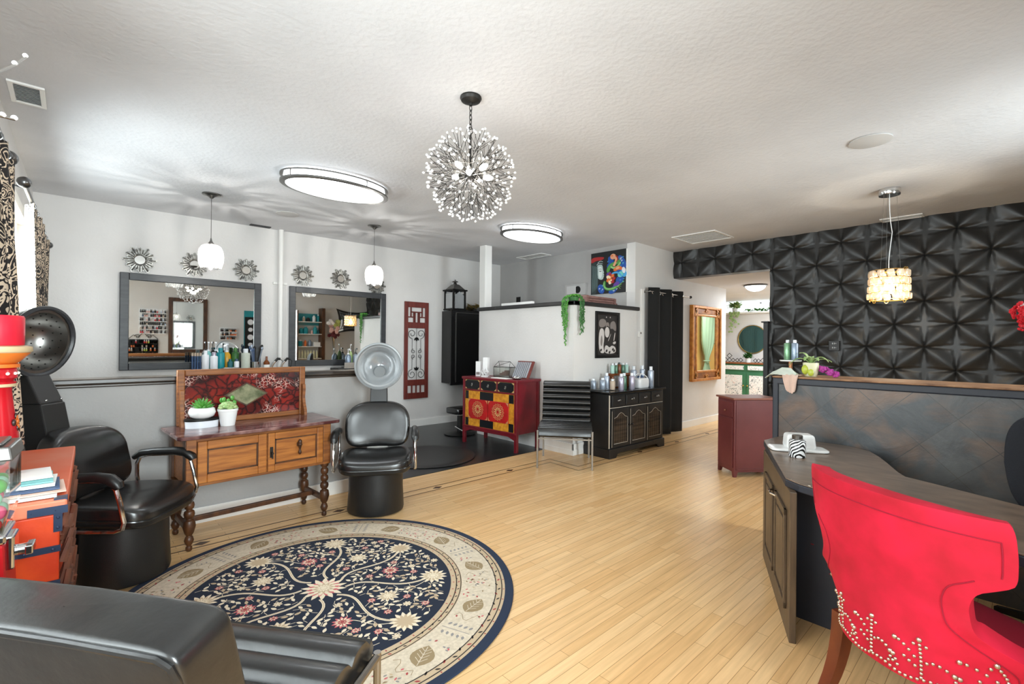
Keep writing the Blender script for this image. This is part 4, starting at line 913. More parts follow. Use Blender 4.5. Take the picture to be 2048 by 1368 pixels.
# ---- red nailhead chair
t = thing('nailhead_chair', 'red suede dining chair with nailhead trim at the reception desk', 'chair', (2.174, .195, 0), radians(57.9))
rows = [(.42, .30, .22, .268), (.47, .325, .27, .268), (.52, .34, .27, .268), (.56, .335, .20, .267), (.60, .30, .12, .266), (.64, .262, .06, .265), (.69, .248, .05, .266), (.73, .252, .05, .27), (.765, .27, .06, .275), (.79, .305, .085, .28), (.81, .328, .103, .283), (.86, .336, .108, .288), (.93, .337, .108, .295), (.965, .333, .107, .299), (.98, .325, .104, .30)]
def rowat(z):
    if z <= rows[0][0]: return rows[0]
    for k in range(len(rows) - 1):
        p, q = rows[k], rows[k + 1]
        if p[0] <= z <= q[0]:
            o, r_ = rows[max(k - 1, 0)], rows[min(k + 2, len(rows) - 1)]; f = (z - p[0]) / (q[0] - p[0]); L_ = q[0] - p[0]
            def hm(i):
                m0 = (q[i] - o[i]) / max(q[0] - o[0], 1e-6) * L_; m1 = (r_[i] - p[i]) / max(r_[0] - p[0], 1e-6) * L_
                return (2 * f ** 3 - 3 * f * f + 1) * p[i] + (f ** 3 - 2 * f * f + f) * m0 + (-2 * f ** 3 + 3 * f * f) * q[i] + (f ** 3 - f * f) * m1
            return (z, hm(1), hm(2), hm(3))
    return rows[-1]
def bsurf(s, z):
    _, a, w, y0 = rowat(z); return Vector((a * s * (1 - .0 * s * s), y0 - w * abs(s) ** 2.5, z))
zs = [.42 + .56 * k / 56 for k in range(57)]
b = B(); NS = 36
vs = [bsurf(-1 + 2 * i / NS, z) for i in range(NS + 1) for z in zs]; nz = len(zs)
b.add(vs, [(i * nz + j, i * nz + j + 1, (i + 1) * nz + j + 1, (i + 1) * nz + j) for i in range(NS) for j in range(nz - 1)])
bo = b.build('backrest', 'fabric_red', t, 60, solid=.06, soff=-1, bevel=.012, seg=3)
bm = bo.data
# keep the outer surface where it is: make normals look to the rear
if bm.polygons[len(bm.polygons) // 2].normal.y < 0: bm.flip_normals()
def bnorm(s, z):
    e = .004; du = bsurf(min(1, s + e), z) - bsurf(max(-1, s - e), z); dv = bsurf(s, z + e) - bsurf(s, z - e)
    n = dv.cross(du); n.normalize(); return n if n.y > 0 or abs(s) > .9 else -n
sm = B()
sm.tube([bsurf(-.93 + 1.86 * i / 40, .925) + bnorm(-.93 + 1.86 * i / 40, .925) * .001 for i in range(41)], .0018, 6)
for sx in (-1, 1):
    pts = []
    for i in range(22):
        z = .825 + (.925 - .825) * i / 21; pts.append(bsurf(sx * .93, z) + bnorm(sx * .93, z) * .001)
    sm.tube(pts, .0018, 6)
    pts = []
    for i in range(40):
        z = .43 + (.80 - .43) * i / 39; a = rowat(z)[1]; ss = sx * (1 - .055 / a); pts.append(bsurf(ss, z) + bnorm(ss, z) * .001)
    sm.tube(pts, .0018, 6)
sm.build('seam', 'fabric_red_dark', bo)
nh = B()
def nail(u, z, big=1.0):         # u metres along the back from its middle
    if abs(u) > .27: return
    a = rowat(z)[1]; s = max(-.985, min(.985, u / a)); n = bnorm(s, z); p = bsurf(s, z) + n * .001
    nh.ball(p, .005 * big, 8, 5)
def motif(u0):
    b = .432
    for i in range(9): nail(u0, b + .012 + i * .0125)
    nail(u0, b + .128, 1.5); nail(u0 - .014, b + .112); nail(u0 + .014, b + .110)
    for k, (du, z) in enumerate(((.012, .062), (.024, .068), (.036, .067), (.048, .061), (.060, .051))): nail(u0 - du, b + z, 1.45 if k == 4 else 1)
    for k, (du, z) in enumerate(((.014, .07), (.026, .084), (.038, .094), (.051, .101), (.062, .103))): nail(u0 + du, b + z, 1.45 if k == 4 else 1)
    for du, z in ((.013, .042), (.026, .05), (.038, .058)): nail(u0 + du, b + z)
    for du, z in ((-.068, .026), (-.056, .02), (-.080, .02), (-.061, .034), (-.075, .034)): nail(u0 + du, b + z)
    nail(u0 - .068, b + .048, 1.4)
for u in (-.27, -.135, 0, .135, .265):
    nh = B(); motif(u); nh.build('nailhead_motif', 'nailhead', bo)
nh = B()
for i in range(46): nail(-.30 + .6 * i / 45, .436 + .006 * cos(i * pi * 2 / 10.3))
q_ = nh.build('nailhead_row', 'nailhead', bo)
S = B(); S.rbox((0, -.06, .475), (.225, .25, .045), n=6, e=.5); S.build('seat', 'fabric_red_dark', t, 60)
S = B(); S.prism([(-.22, -.29), (.22, -.29), (.235, -.05), (.2, .14), (-.2, .14), (-.235, -.05)], .36, .44); S.build('seat_rail', 'fabric_red_dark', t, 0, bevel=.01)
for sx in (-1, 1):
    g = B(); cpt = bez((sx * .215, .155, .44), (sx * .217, .16, .28), (sx * .228, .2, .12), (sx * .25, .32, 0), 10); rr = [.027 - .0115 * i / 10 for i in range(11)]
    def sq(p, r): return [(p[0] - r, p[1] - r, p[2]), (p[0] + r, p[1] - r, p[2]), (p[0] + r, p[1] + r, p[2]), (p[0] - r, p[1] + r, p[2])]
    vs = [v for p, r in zip(cpt, rr) for v in sq(p, r)]
    g.add(vs, [(0, 1, 2, 3), (43, 42, 41, 40)] + [(4 * a + e, 4 * (a + 1) + e, 4 * (a + 1) + (e + 1) % 4, 4 * a + (e + 1) % 4) for a in range(10) for e in range(4)])
    g.build('leg', 'walnut', t, 60)
    B().cyl((sx * .19, -.25, 0), (sx * .195, -.25, .36), .016, .026, 14).build('leg', 'walnut', t)

# ---- reception desk
t = thing('reception_desk', 'dark wood reception desk with angled panelled end', 'desk', (3.0, .6, 0))
def rl(pts): return [(x - 3.0, y - .6) for x, y in pts]
topo = rl([(3.6, 1.25), (3.60, 1.25), (3.838, 1.23), (3.838, .80), (3.75, .665), (3.6, .59), (3.45, .53), (3.25, .455), (3.16, .41), (3.11, .3), (3.06, .2), (2.96, -.005), (2.72, -.6), (1.98, -.6), (2.27, -.004), (2.573, .665), (2.60, .74), (2.66, .82)][1:])
B().prism(topo, .735, .773).build('edge_band', 'desk_navy', t, 0, bevel=.006)
B().prism([(x * .997, y * .997) for x, y in topo], .773, .78).build('desk_top', 'desk_top', t, 0, bevel=.004)
we = B()
pts = rl([(2.05, -.45), (2.27, -.004), (2.42, .33), (2.573, .665), (2.66, .82)])
rw = random.Random(5)
for p, q in zip(pts[:-1], pts[1:]):
    n = 14
    for i in range(n):
        if rw.random() < (.42 if q[1] < .1 else .3):
            a = Vector((*p, .7805)).lerp(Vector((*q, .7805)), i / n); b_ = Vector((*p, .7805)).lerp(Vector((*q, .7805)), (i + rw.random()) / n); we.tube([a, b_], .0022 + .002 * rw.random(), 5)
we.build('worn_edge', 'worn_edge', t, 0)
d = Vector((3.50 - 2.573, 1.215 - .771, 0)); L = d.length; an = atan2(d.y, d.x)
Rm = Matrix.Translation((2.573 - 3.0, .771 - .6, 0)) @ Matrix.Rotation(an, 4, 'Z')
# panel-local: x along the panel, +y outwards (away from the desk)
g = B(); g.box(0, -.03, 0, L, 0, .735); g.xf(Rm); eo = g.build('end_panel', 'desk_side', t, 0, bevel=.003)
for x0, x1 in ((.09, .44), (.52, .87)):
    g = B(); g.box(x0, 0, .12, x1, .004, .62); b = .03
    for q in ((x0, .12, x0 + b, .62), (x1 - b, .12, x1, .62), (x0, .12, x1, .12 + b), (x0, .62 - b, x1, .62)): g.box(q[0], .0, q[1], q[2], .012, q[3])
    g.box(x0 + .06, 0, .18, x1 - .06, .01, .56); g.xf(Rm); g.build('raised_panel', 'desk_side', eo, 0, bevel=.003)
h = B(); h.tube([(.40, .012, .60), (.40, .035, .61), (.47, .035, .61), (.52, .012, .60)], .006, 8); h.xf(Rm); h.build('handle', 'chrome', eo)
g = B(); g.box(-.15, -.32, 0, -.125, .25, .735); g.build('modesty_panel', 'desk_navy', t, 0)
g = B(); g.prism(rl([(2.85, .87), (2.85, .845), (3.5, 1.15), (3.5, 1.20)]), 0, .735); g.build('inner_panel', 'desk_navy', t, 0)
pc = B(); rp = random.Random(9)
for i in range(9):
    yy, zz = rp.uniform(-.05, .22), rp.uniform(.25, .6); pc.box(-.1512, yy, zz, -.15, yy + .004 + .014 * rp.random(), zz + .004 + .014 * rp.random())
pc.build('paint_chips', 'red_lacquer', t, 0)
g = B(); g.box(-.5, -1.19, 0, -.2, -1.15, .735); g.build('end_support', 'desk_navy', t, 0)

# ---- office chair
t = thing('office_chair', 'black fabric office chair between the desk and the slate wall', 'chair', (3.48, -.16, 0), face(-1, .1))
b = B(); b.rbox((0, 0, 0), (.245, .045, .27), n=7, e=.55); b.v = [(x * (1 - .15 * max(0, -z) / .27), .21 + y - .05 * (x / .24) ** 2 + .1 * z, .84 + z) for x, y, z in b.v]; b.build('backrest', 'office_fabric', t, 60)
b = B(); b.rbox((0, 0, .47), (.25, .25, .05), n=6, e=.4); b.build('seat', 'office_fabric', t, 60)
g = B(); g.tube([(0, .1, .44), (0, .25, .46), (0, .28, .6), (0, .25, .75)], .02, 8); g.build('back_stem', 'plastic_black', t)
g = B(); g.cyl((0, 0, .1), (0, 0, .3), .045, n=20); g.cyl((0, 0, .3), (0, 0, .43), .025, n=16); g.build('gas_lift', 'plastic_black', t)
for k in range(5):
    a = 2 * pi * k / 5 + .3
    g = B(); g.hexa([(.02 * cos(a + 1.57), .02 * sin(a + 1.57), .09), (.02 * cos(a - 1.57), .02 * sin(a - 1.57), .09), (.28 * cos(a) - .015 * cos(a + 1.57), .28 * sin(a) - .015 * sin(a + 1.57), .06), (.28 * cos(a) + .015 * cos(a + 1.57), .28 * sin(a) + .015 * sin(a + 1.57), .06)][::-1], [(.02 * cos(a + 1.57), .02 * sin(a + 1.57), .14), (.02 * cos(a - 1.57), .02 * sin(a - 1.57), .14), (.28 * cos(a) - .015 * cos(a + 1.57), .28 * sin(a) - .015 * sin(a + 1.57), .085), (.28 * cos(a) + .015 * cos(a + 1.57), .28 * sin(a) + .015 * sin(a + 1.57), .085)][::-1])
    lg = g.build('base_leg', 'plastic_black', t, 0)
    c_ = B(); c_.cyl((.28 * cos(a) - .02 * sin(a), .28 * sin(a) + .02 * cos(a), .028), (.28 * cos(a) + .02 * sin(a), .28 * sin(a) - .02 * cos(a), .028), .028, n=14); c_.build('caster', 'plastic_black', lg)
# second office chair, behind the counter wall
t2 = dup(t, (4.75, .35, .03), face(-1, -.2), 'black office chair behind the slate counter, only its back showing above'); t2['category'] = 'chair'
for o in t2.children:
    pass
t2.location.z = 0
# ================================================================== lamps
# ---- dandelion chandelier
t = thing('chandelier', 'round dandelion chandelier of dark twigs tipped with crystal beads', 'chandelier', (1.826, 2.377, 2.505))
B().lathe([(0, .495), (.066, .495), (.068, .485), (.06, .47), (.03, .458), (.012, .455), (.01, .44), (0, .44)][::-1], n=32).build('canopy', 'dark_bronze', t)
ch = B()
z = .44; k = 0
while z > .30:
    pts = []
    for i in range(16):
        a = 2 * pi * i / 16; u, v = .0085 * cos(a), .019 * sin(a); pts.append((u, 0, z - .016 + v) if k % 2 == 0 else (0, u, z - .016 + v))
    ch.tube(pts, .0026, 6, closed=True); z -= .029; k += 1
ch.tube([(.018 * cos(a), 0, .285 + .022 * sin(a)) for a in [2 * pi * i / 18 for i in range(18)]], .003, 6, closed=True)
ch.build('chain', 'dark_bronze', t)
B().cyl((0, 0, 0), (0, 0, .265), .0075, n=12).build('stem', 'dark_bronze', t)
B().ball((0, 0, 0), .042, 20, 14).build('hub', 'dark_bronze', t)
rc = random.Random(11)
NB = 46; beads = []
bm0 = B().ball((0, 0, 0), .0082, 8, 6).build('crystal_bead', 'crystal', smooth=60)
TC = Vector((-1.826, -2.377, -1.05)).normalized()
for i in range(NB):
    zz = 1 - 2 * (i + .5) / NB; ph = i * 2.39996; r_ = sqrt(1 - zz * zz)
    d = Vector((r_ * cos(ph), r_ * sin(ph), zz))
    if zz > .93: continue
    b = B()
    L1 = .12 + .03 * rc.random(); p1 = d * L1; b.cyl(d * .03, p1, .0026, .0022, 6)
    ax = d.orthogonal().normalized(); ay = d.cross(ax)
    off = rc.random() * 6.28; tips = []
    for k in range(7):
        a = off + 2 * pi * k / 6; sp = .28 + .14 * rc.random() if k else .02
        dd = (d + (ax * cos(a) + ay * sin(a)) * sp).normalized(); R_ = .262 + .028 * rc.random()
        st = p1 + d * (.03 * (k % 3)) * .6; b.cyl(st, dd * R_, .0016, .0013, 5); tips.append(dd * R_)
    bo = b.build('twig', 'dark_bronze', t, 60)
    for q in tips: beads.append((q, bo))
beads.sort(key=lambda q: -q[0].dot(TC)); rest = B()
for k, (q, bo) in enumerate(beads):
    if k < 100:
        o = bm0 if k == 0 else bm0.copy()
        if k: COL.objects.link(o)
        o.parent = bo; o.location = q
    else: rest.ball(q, .0082, 8, 6)
tag(rest.build('crystal_beads', 'crystal', t, 60), kind='stuff')
for k, (ax_, ay_, az_) in enumerate(((-.9, -.2, .28), (.2, -.95, .28), (.9, .35, .12), (-.25, .95, .12), (-.62, -.7, -.15), (.68, -.68, -.12))):
    d = Vector((ax_, ay_, az_)).normalized(); s_ = B(); s_.cyl(d * .03, d * .085, .012, .014, 12); so = s_.build('socket', 'dark_bronze', t)
    b = B(); b.lathe([(0, 0), (.012, .004), (.017, .022), (.017, .04), (.009, .058), (0, .066)], n=14); q = d.to_track_quat('Z', 'Y').to_matrix().to_4x4(); b.xf(Matrix.Translation(d * .083) @ q); b.build('bulb', 'bulb', so)
point('chandelier_light', (1.826, 2.377, 2.47), 9, (1, .97, .93), .05)
# ---- blown glass pendants
def pendant(loc, label):
    t = thing('pendant_lamp', label, 'pendant lamp', loc, 0, 'glass pendants in front of the far wall')
    B().lathe([(0, -.05), (.012, -.048), (.03, -.03), (.06, -.015), (.087, -.01), (.087, 0), (0, 0)], n=32).build('canopy', 'nickel', t)
    B().cyl((0, 0, -.49), (0, 0, -.045), .003, n=8).build('cord', 'nickel', t)
    B().lathe([(0, -.535), (.03, -.535), (.03, -.525), (.012, -.50), (.006, -.47), (0, -.46)], n=20).build('cap', 'nickel', t)
    g = B(); g.lathe([(.03, -.532), (.06, -.538), (.09, -.558), (.11, -.60), (.118, -.65), (.116, -.70), (.108, -.745), (.094, -.79)], n=40, cap=False); so = g.build('glass_shade', 'shade_glass', t, 60)
    b = B(); b.cyl((0, 0, -.535), (0, 0, -.575), .016, n=12); b.build('lampholder', 'nickel', t)
    b = B(); b.ball((0, 0, -.625), .032, 14, 10, sc=(1, 1, 1.2)); b.build('bulb', 'bulb', t)
    return t
pendant((1.059, 5.855, CZ), 'cloudy glass pendant hanging before the mirror nearest the left wall')
pendant((2.937, 5.90, CZ), 'cloudy glass pendant hanging right of the pipe, before the second mirror')
point('pendant_light_a', (1.059, 5.855, 2.305), 13, (1, .97, .92), .006); point('pendant_light_b', (2.937, 5.90, 2.305), 13, (1, .97, .92), .006)
# ---- oval flush lights
def oval(loc, label):
    t = thing('ceiling_light', label, 'ceiling light', loc, 0, 'oval flush ceiling lights')
    sx, sy = .50, .315
    B().lathe([(.0, -.075), (.7, -.078), (.955, -.070), (.965, -.05), (.965, -.001), (0, -.001)], n=64, sx=sx, sy=sy).build('diffuser', 'diffuser', t, 50)
    for z0, z1, nm in ((-.034, -.012, 'rim'), (-.098, -.074, 'rim')):
        r = B(); r.lathe([(.935, z0), (1.03, z0 + .003), (1.03, z1 - .004), (.96, z1), (.935, z0)], n=64, sx=sx, sy=sy); r.build(nm, 'nickel', t, 50)
    for a in (20, 110, 200, 290):
        x, y = sx * .985 * cos(radians(a)), sy * .985 * sin(radians(a)); B().cyl((x, y, -.08), (x, y, -.02), .006, n=8).build('post', 'nickel', t)
    return t
oval((1.86, 4.53, CZ), 'oval flush ceiling light with two metal rims, above the washstand')
oval((4.60, 4.58, CZ), 'oval flush ceiling light with two metal rims, above the red cabinet')
# ---- crystal pendant over the counter
t = thing('crystal_pendant', 'amber crystal drum pendant hanging before the black panelled wall', 'pendant lamp', (5.889, .905, CZ))
B().lathe([(0, -.06), (.085, -.06), (.09, -.05), (.09, 0), (0, 0)], n=32).build('canopy', 'chrome', t)
cd = [(0, 0, -.06), (.0, 0, -.2), (.004, -.004, -.3), (.02, -.02, -.42), (.012, -.012, -.55), (-.008, .008, -.68), (0, 0, -.8)]
B().tube(bez(cd[0], cd[1], cd[2], cd[3], 8) + bez(cd[3], cd[4], cd[5], cd[6], 8)[1:], .0035, 8).build('cord', 'white_gloss', t)
for k in range(3):
    a = 2 * pi * k / 3 + .4; B().cyl((.06 * cos(a), .06 * sin(a), -.06), (.09 * cos(a), .09 * sin(a), -.80), .0012, n=5).build('suspension_wire', 'nickel', t)
sh = B(); rcp = random.Random(4)
for k, z in enumerate((-.80, -.872, -.944, -1.016, -1.088)):
    pts = [(.15 * cos(a), .15 * sin(a), z) for a in [2 * pi * i / 40 for i in range(40)]]
    sh.tube(pts, .004, 6, closed=True)
so = sh.build('drum_frame', 'brass', t)
for k, z in enumerate((-.835, -.908, -.98, -1.052)):
    c = B()
    for j in range(13):
        a = 2 * pi * (j + .5 * (k % 2)) / 13; rr = .15 + .012 * rcp.random(); n0 = len(c.v)
        c.rbox((0, 0, 0), (.012 + .008 * rcp.random(), .030, .031), n=2, e=.45); c.xf(Matrix.Translation((rr * cos(a), rr * sin(a), z)) @ Matrix.Rotation(a, 4, 'Z') @ Matrix.Rotation(rcp.uniform(-.2, .2), 4, 'X'), n0)
    c.build('crystal_row', 'crystal_amber', so, 60)
c = B()
for k in range(26):
    a = rcp.random() * 6.28; z = rcp.choice((-.80, -.872, -.944, -1.016, -1.095)); rr = .155
    c.tube([(rr * cos(a + .012 * cos(u) / .15) * (1 + .0), rr * sin(a + .1 * cos(u)), z + .016 * sin(u)) for u in [2 * pi * i / 12 for i in range(12)]], .0028, 5, closed=True)
c.build('wire_loops', 'brass', so)
B().ball((0, 0, -.93), .035, 14, 10, sc=(1, 1, 1.3)).build('bulb', 'bulb_warm', t)
point('crystal_pendant_light', (5.889, .905, 1.995), 14, (1, .86, .66), .03)
# ---- hall bowl light
t = thing('hall_light', 'flush bowl ceiling light in the hall', 'ceiling light', (9.15, 3.34, 2.56))
B().lathe([(0, -.03), (.195, -.03), (.2, -.02), (.19, 0), (0, 0)], n=40).build('rim', 'nickel', t)
B().lathe([(0, -.12), (.06, -.115), (.115, -.093), (.155, -.06), (.17, -.03), (0, -.03)], n=40).build('glass_bowl', 'diffuser', t, 60)

# ================================================================== wall mirrors
def framed_mirror(name, label, x0, x1, z0, z1, group):
    t = thing(name, label, 'mirror', ((x0 + x1) / 2, 7.1, z0), 0, group); w, h = (x1 - x0) / 2, z1 - z0; b = .085
    f = B()
    for q in ((-w, 0, -w + b, h), (w - b, 0, w, h), (-w + b, 0, w - b, b), (-w + b, h - b, w - b, h)): f.box(q[0], -.035, q[1], q[2], -.001, q[3])
    f.build('frame', 'dark_frame', t, 0, bevel=.006)
    B().box(-w + b - .005, -.014, b - .005, w - b + .005, -.008, h - b + .005).build('glass', 'mirror', t, 0)
    return t
framed_mirror('salon_mirror', 'wide black-framed mirror above the washstand', .383, 1.875, 1.09, 2.23, 'black framed station mirrors')
framed_mirror('salon_mirror', 'wide black-framed mirror between the pipe and the red wall panel', 2.24, 3.735, 1.09, 2.234, 'black framed station mirrors')
# sunburst mirrors
t = thing('sunburst_mirror', 'pale silver sunburst mirror nearest the left wall', 'mirror', (.565, 7.095, 2.39), 0, 'small sunburst mirrors')
ry = B()
for k in range(24):
    a = 2 * pi * k / 24; L = (.152, .118, .138, .118)[k % 4]; ca, sa = cos(a), sin(a); n0, n1 = .011, .019
    pr = [(.066 * ca + n0 * sa, .066 * sa - n0 * ca), (L * ca + n1 * sa * .9, L * sa - n1 * ca * .9), ((L + .014) * ca, (L + .014) * sa), (L * ca - n1 * sa * .9, L * sa + n1 * ca * .9), (.066 * ca - n0 * sa, .066 * sa + n0 * ca)]
    ry.prismy(pr, -.012 - .004 * (k % 2), -.002)
    ry.cyl((.07 * ca, -.014, .07 * sa), ((L - .0) * ca, -.016, (L - .0) * sa), .005, .008, 6)
ry.build('rays', 'silver_leaf', t, 30)
g = B(); g.lathe([(.05, 0), (.068, .004), (.072, .012), (.066, .02), (.056, .018), (.05, .012), (.05, 0)], n=32); g.xf(Matrix.Rotation(radians(90), 4, 'X')); g.build('rim', 'silver_leaf', t)
g = B(); g.lathe([(.056, .010), (0, .010)], n=32, cap=False); g.xf(Matrix.Rotation(radians(90), 4, 'X')); g.build('glass', 'mirror', t)
gname = 'small sunburst mirrors'
for x, z, lb in ((1.11, 2.40, 'silver sunburst mirror partly behind the pendant at the washstand mirror'), (1.69, 2.395, 'pale silver sunburst mirror just left of the white pipe'), (2.425, 2.40, 'silver sunburst mirror just right of the white pipe'), (2.985, 2.405, 'silver sunburst mirror at the middle above the second mirror'), (3.575, 2.355, 'silver sunburst mirror mostly hidden behind the second pendant')):
    dup(t, (x, 7.095, z), 0, lb, gname)
# gold framed mirror on the side wall
t = thing('gilt_mirror', 'tall gilt-framed mirror on the wall by the hall opening', 'mirror', (8.525, 4.0, .80)); w, h = .575, 1.355
f = B()
for d0, d1, y0, mt in ((0, .05, -.075, 0), (.05, .15, -.05, 1), (.15, .19, -.062, 0)):
    for q in ((-w + d0, d0, -w + d1, h - d0), (w - d1, d0, w - d0, h - d0), (-w + d1, d0, w - d1, d1), (-w + d1, h - d1, w - d1, h - d0)): f.box(q[0], y0, q[1], q[2], -.001, q[3], mt)
fo = f.build('frame', ['gilt_light', 'gilt'], t, 0, bevel=.01)
o = B()
for sx in (-1, 1):
    for sz in (.1, h - .1):
        for k in range(5):
            a = atan2((h / 2 - sz), -sx) + (k - 2) * .5; o.prismy(leafp(sx * (w - .1), sz, .11, .04, a, 5), -.068, -.05)
for k in range(5): o.prismy(leafp(0, h - .1, .08, .03, pi / 2 + (k - 2) * .7, 5), -.064, -.05); o.prismy(leafp(0, .1, .08, .03, -pi / 2 + (k - 2) * .7, 5), -.064, -.05)
o.build('carved_leaves', 'gilt_light', fo, 30)
B().box(-w + .18, -.04, .18, w - .18, -.03, h - .18).build('glass', 'mirror', t, 0)
# round mirror at the end of the hall
t = thing('round_mirror', 'round brass-rimmed mirror above the green hall cabinet', 'mirror', (12.3, 4.545, 1.60), radians(-90))
Rx = Matrix.Rotation(radians(90), 4, 'X')
g = B(); g.lathe([(.335, 0), (.352, 0), (.352, .03), (.335, .03), (.335, 0)], n=64); g.xf(Rx); g.build('rim', 'brass', t)
g = B(); g.lathe([(.338, .012), (0, .012)], n=64, cap=False); g.xf(Rx); g.build('glass', 'mirror', t)

# ================================================================== wall decor
# red fretwork panel with wrought scrolls
t = thing('fretwork_panel', 'tall red-brown wooden wall panel with wrought-iron scrolls', 'wall panel', (4.32, 7.1, .485)); w, h = .235, 1.655
f = B(); b = .065
def fb(x0, z0, x1, z1, y=-.03): f.box(x0, y, z0, x1, -.002, z1)
fb(-w, 0, -w + b, h); fb(w - b, 0, w, h); fb(-w + b, 0, w - b, .10); fb(-w + b, .225, w - b, .325); fb(-w + b, 1.205, w - b, 1.305); fb(-w + b, 1.56, w - b, h)
for x in (-.085, 0, .085): fb(x - .01, .10, x + .01, .225)
s = .013
for q in ((-.12, 1.39, -.12 + s * 1.6, 1.56), (.12 - s * 1.6, 1.39, .12, 1.56), (-.12, 1.47, .12, 1.47 + s * 1.6), (-.17, 1.385, -.05, 1.385 + s * 1.4), (.05, 1.385, .17, 1.385 + s * 1.4), (-.065, 1.305, -.065 + s * 1.6, 1.47), (.065 - s * 1.6, 1.305, .065, 1.47), (-.035, 1.305, -.035 + s, 1.47), (.035 - s, 1.305, .035, 1.47)): fb(*q, y=-.024)
f.build('frame', 'panel_red', t, 0, bevel=.004)
def spiral(cx, cz, r, a0, turns, n=22, y=-.02, rev=1):
    return [(cx + r * (1 - .72 * i / n) * cos(a0 + rev * 2 * pi * turns * i / n), y, cz + r * (1 - .72 * i / n) * sin(a0 + rev * 2 * pi * turns * i / n)) for i in range(n + 1)]
s = B(); s.tube([(0, -.02, .325), (0, -.02, 1.205)], .0035, 6)
for sx in (-1, 1):
    s.tube([(sx * .085, -.02, .50), (sx * .085, -.02, .70)], .0035, 6); s.tube([(sx * .085, -.02, .83), (sx * .085, -.02, 1.03)], .0035, 6)
    for cz, up in ((1.11, 1), (.42, -1)):
        s.tube(spiral(sx * .085, cz, .082, -up * pi / 2, 1.3, 30, rev=sx * up), .0045, 6)
    for cz, up in ((.81, 1), (.72, -1)): s.tube(spiral(sx * .062, cz, .04, up * pi * .5, 1.25, 24, rev=sx * -up), .0045, 6)
for cz, up in ((1.05, -1), (.48, 1)):
    for a in (-.7, 0, .7): s.prismy(leafp(0, cz, .07, .03, pi / 2 * -up * -1 + a, 5), -.026, -.016)
s.build('scrollwork', 'iron', t, 40)
# ornate pieces placed on flat art: each in local x right, z up, front -y
class Art:
    def __init__(s): s.mb = B(); s.k = 0; s.names = []
    def p(s, poly, m):
        if m not in s.names: s.names.append(m)
        s.k += 1; s.mb.prismy(poly, -s.k * .00004 - .0002, 0, s.names.index(m))
    def c(s, poly, m):
        for _ in range(2):
            q = []
            for (a, b_), (c_, d) in zip(poly, poly[1:] + poly[:1]): q += [(a * .75 + c_ * .25, b_ * .75 + d * .25), (a * .25 + c_ * .75, b_ * .25 + d * .75)]
            poly = q
        s.p(poly, m)
    def rect(s, x0, z0, x1, z1, m): s.p([(x0, z0), (x1, z0), (x1, z1), (x0, z1)], m)
    def line(s, pts, w, m):
        P = [Vector((a, b_)) for a, b_ in pts]; lft = []; rgt = []
        for i, q in enumerate(P):
            d = (P[min(i + 1, len(P) - 1)] - P[max(i - 1, 0)]); d = d.normalized() if d.length else Vector((1, 0)); n = Vector((-d.y, d.x)) * w / 2 * (1 if 0 < i < len(P) - 1 else .5); lft.append(q + n); rgt.append(q - n)
        for i in range(len(P) - 1): s.p([tuple(lft[i]), tuple(lft[i + 1]), tuple(rgt[i + 1]), tuple(rgt[i])][::-1], m)
def b2(p0, p1, p2, p3, n=10): return [(v.x, v.y) for v in bez((*p0, 0), (*p1, 0), (*p2, 0), (*p3, 0), n)]
# painting: woman's profile facing a coloured dragon swirl, canvas .665 x .67
t = thing('canvas_painting', 'colourful canvas of a grey woman in profile beside blue, green and orange swirls', 'painting', (6.235, 4.475, 2.25), radians(-90)); w, h = .335, .67
B().box(-w, -.035, 0, w, -.002, h).build('canvas', 'paper', t, 0)
A = Art(); A.rect(-w, 0, w, h, 'art_black')
A.c([(-w, .50), (-.24, .545), (-.12, .54), (-.06, .58), (-.16, .60), (-w, .60)], 'art_red')
hair = [(-w, .02), (-w, .47), (-.30, .52), (-.25, .53), (-.225, .5), (-.2, .42), (-.19, .25), (-.2, .12), (-.24, .0), (-.3, 0)]
A.c(hair, 'art_hair')
A.c([(-.235, .5), (-.2, .53), (-.15, .545), (-.1, .52), (-.11, .46), (-.2, .45)], 'art_hair')
face_p = [(-.215, .46), (-.19, .475), (-.13, .475), (-.105, .45), (-.098, .40), (-.092, .375), (-.075, .345), (-.085, .33), (-.088, .322), (-.074, .31), (-.08, .296), (-.076, .285), (-.084, .272), (-.09, .245), (-.115, .228), (-.15, .232), (-.19, .25), (-.205, .3)]
A.c(face_p, 'art_face'); A.c([(-.205, .43), (-.15, .45), (-.12, .42), (-.11, .36), (-.12, .27), (-.16, .25), (-.19, .3)], 'art_face_light')
A.line([(-.175, .375), (-.15, .365), (-.125, .37)], .012, 'art_black'); A.line([(-.185, .4), (-.15, .405), (-.12, .395)], .007, 'art_hair')
A.line([(-.1, .29), (-.08, .297)], .008, 'art_hair')
for k in range(9):
    x = -.325 + .014 * k; A.line(b2((x, .48 - .004 * k), (x + .05, .4), (x - .01, .2), (x + .02, .03 + .01 * k), 10), .004, 'art_hair_light')
for pts in (((-.2, .5), (-.18, .53), (-.13, .54), (-.1, .51)), ((-.22, .47), (-.2, .5), (-.16, .5), (-.1, .48))): A.line(b2(*pts), .006, 'art_face_light')
for cx, cz, a, b_, m in ((.06, .5, .05, .09, 'art_blue'), (.26, .47, .06, .12, 'art_blue'), (.22, .36, .08, .06, 'art_blue'), (-.13, .08, .06, .08, 'art_blue'), (.1, .05, .09, .05, 'art_blue'), (.22, .2, .07, .06, 'art_blue'), (.29, .3, .05, .07, 'art_sky'), (.03, .43, .05, .05, 'art_blue'), (.16, .13, .06, .04, 'art_violet'), (.02, .3, .05, .04, 'art_violet')): A.p(ell(cx, cz, a, b_, .5, 14), m)
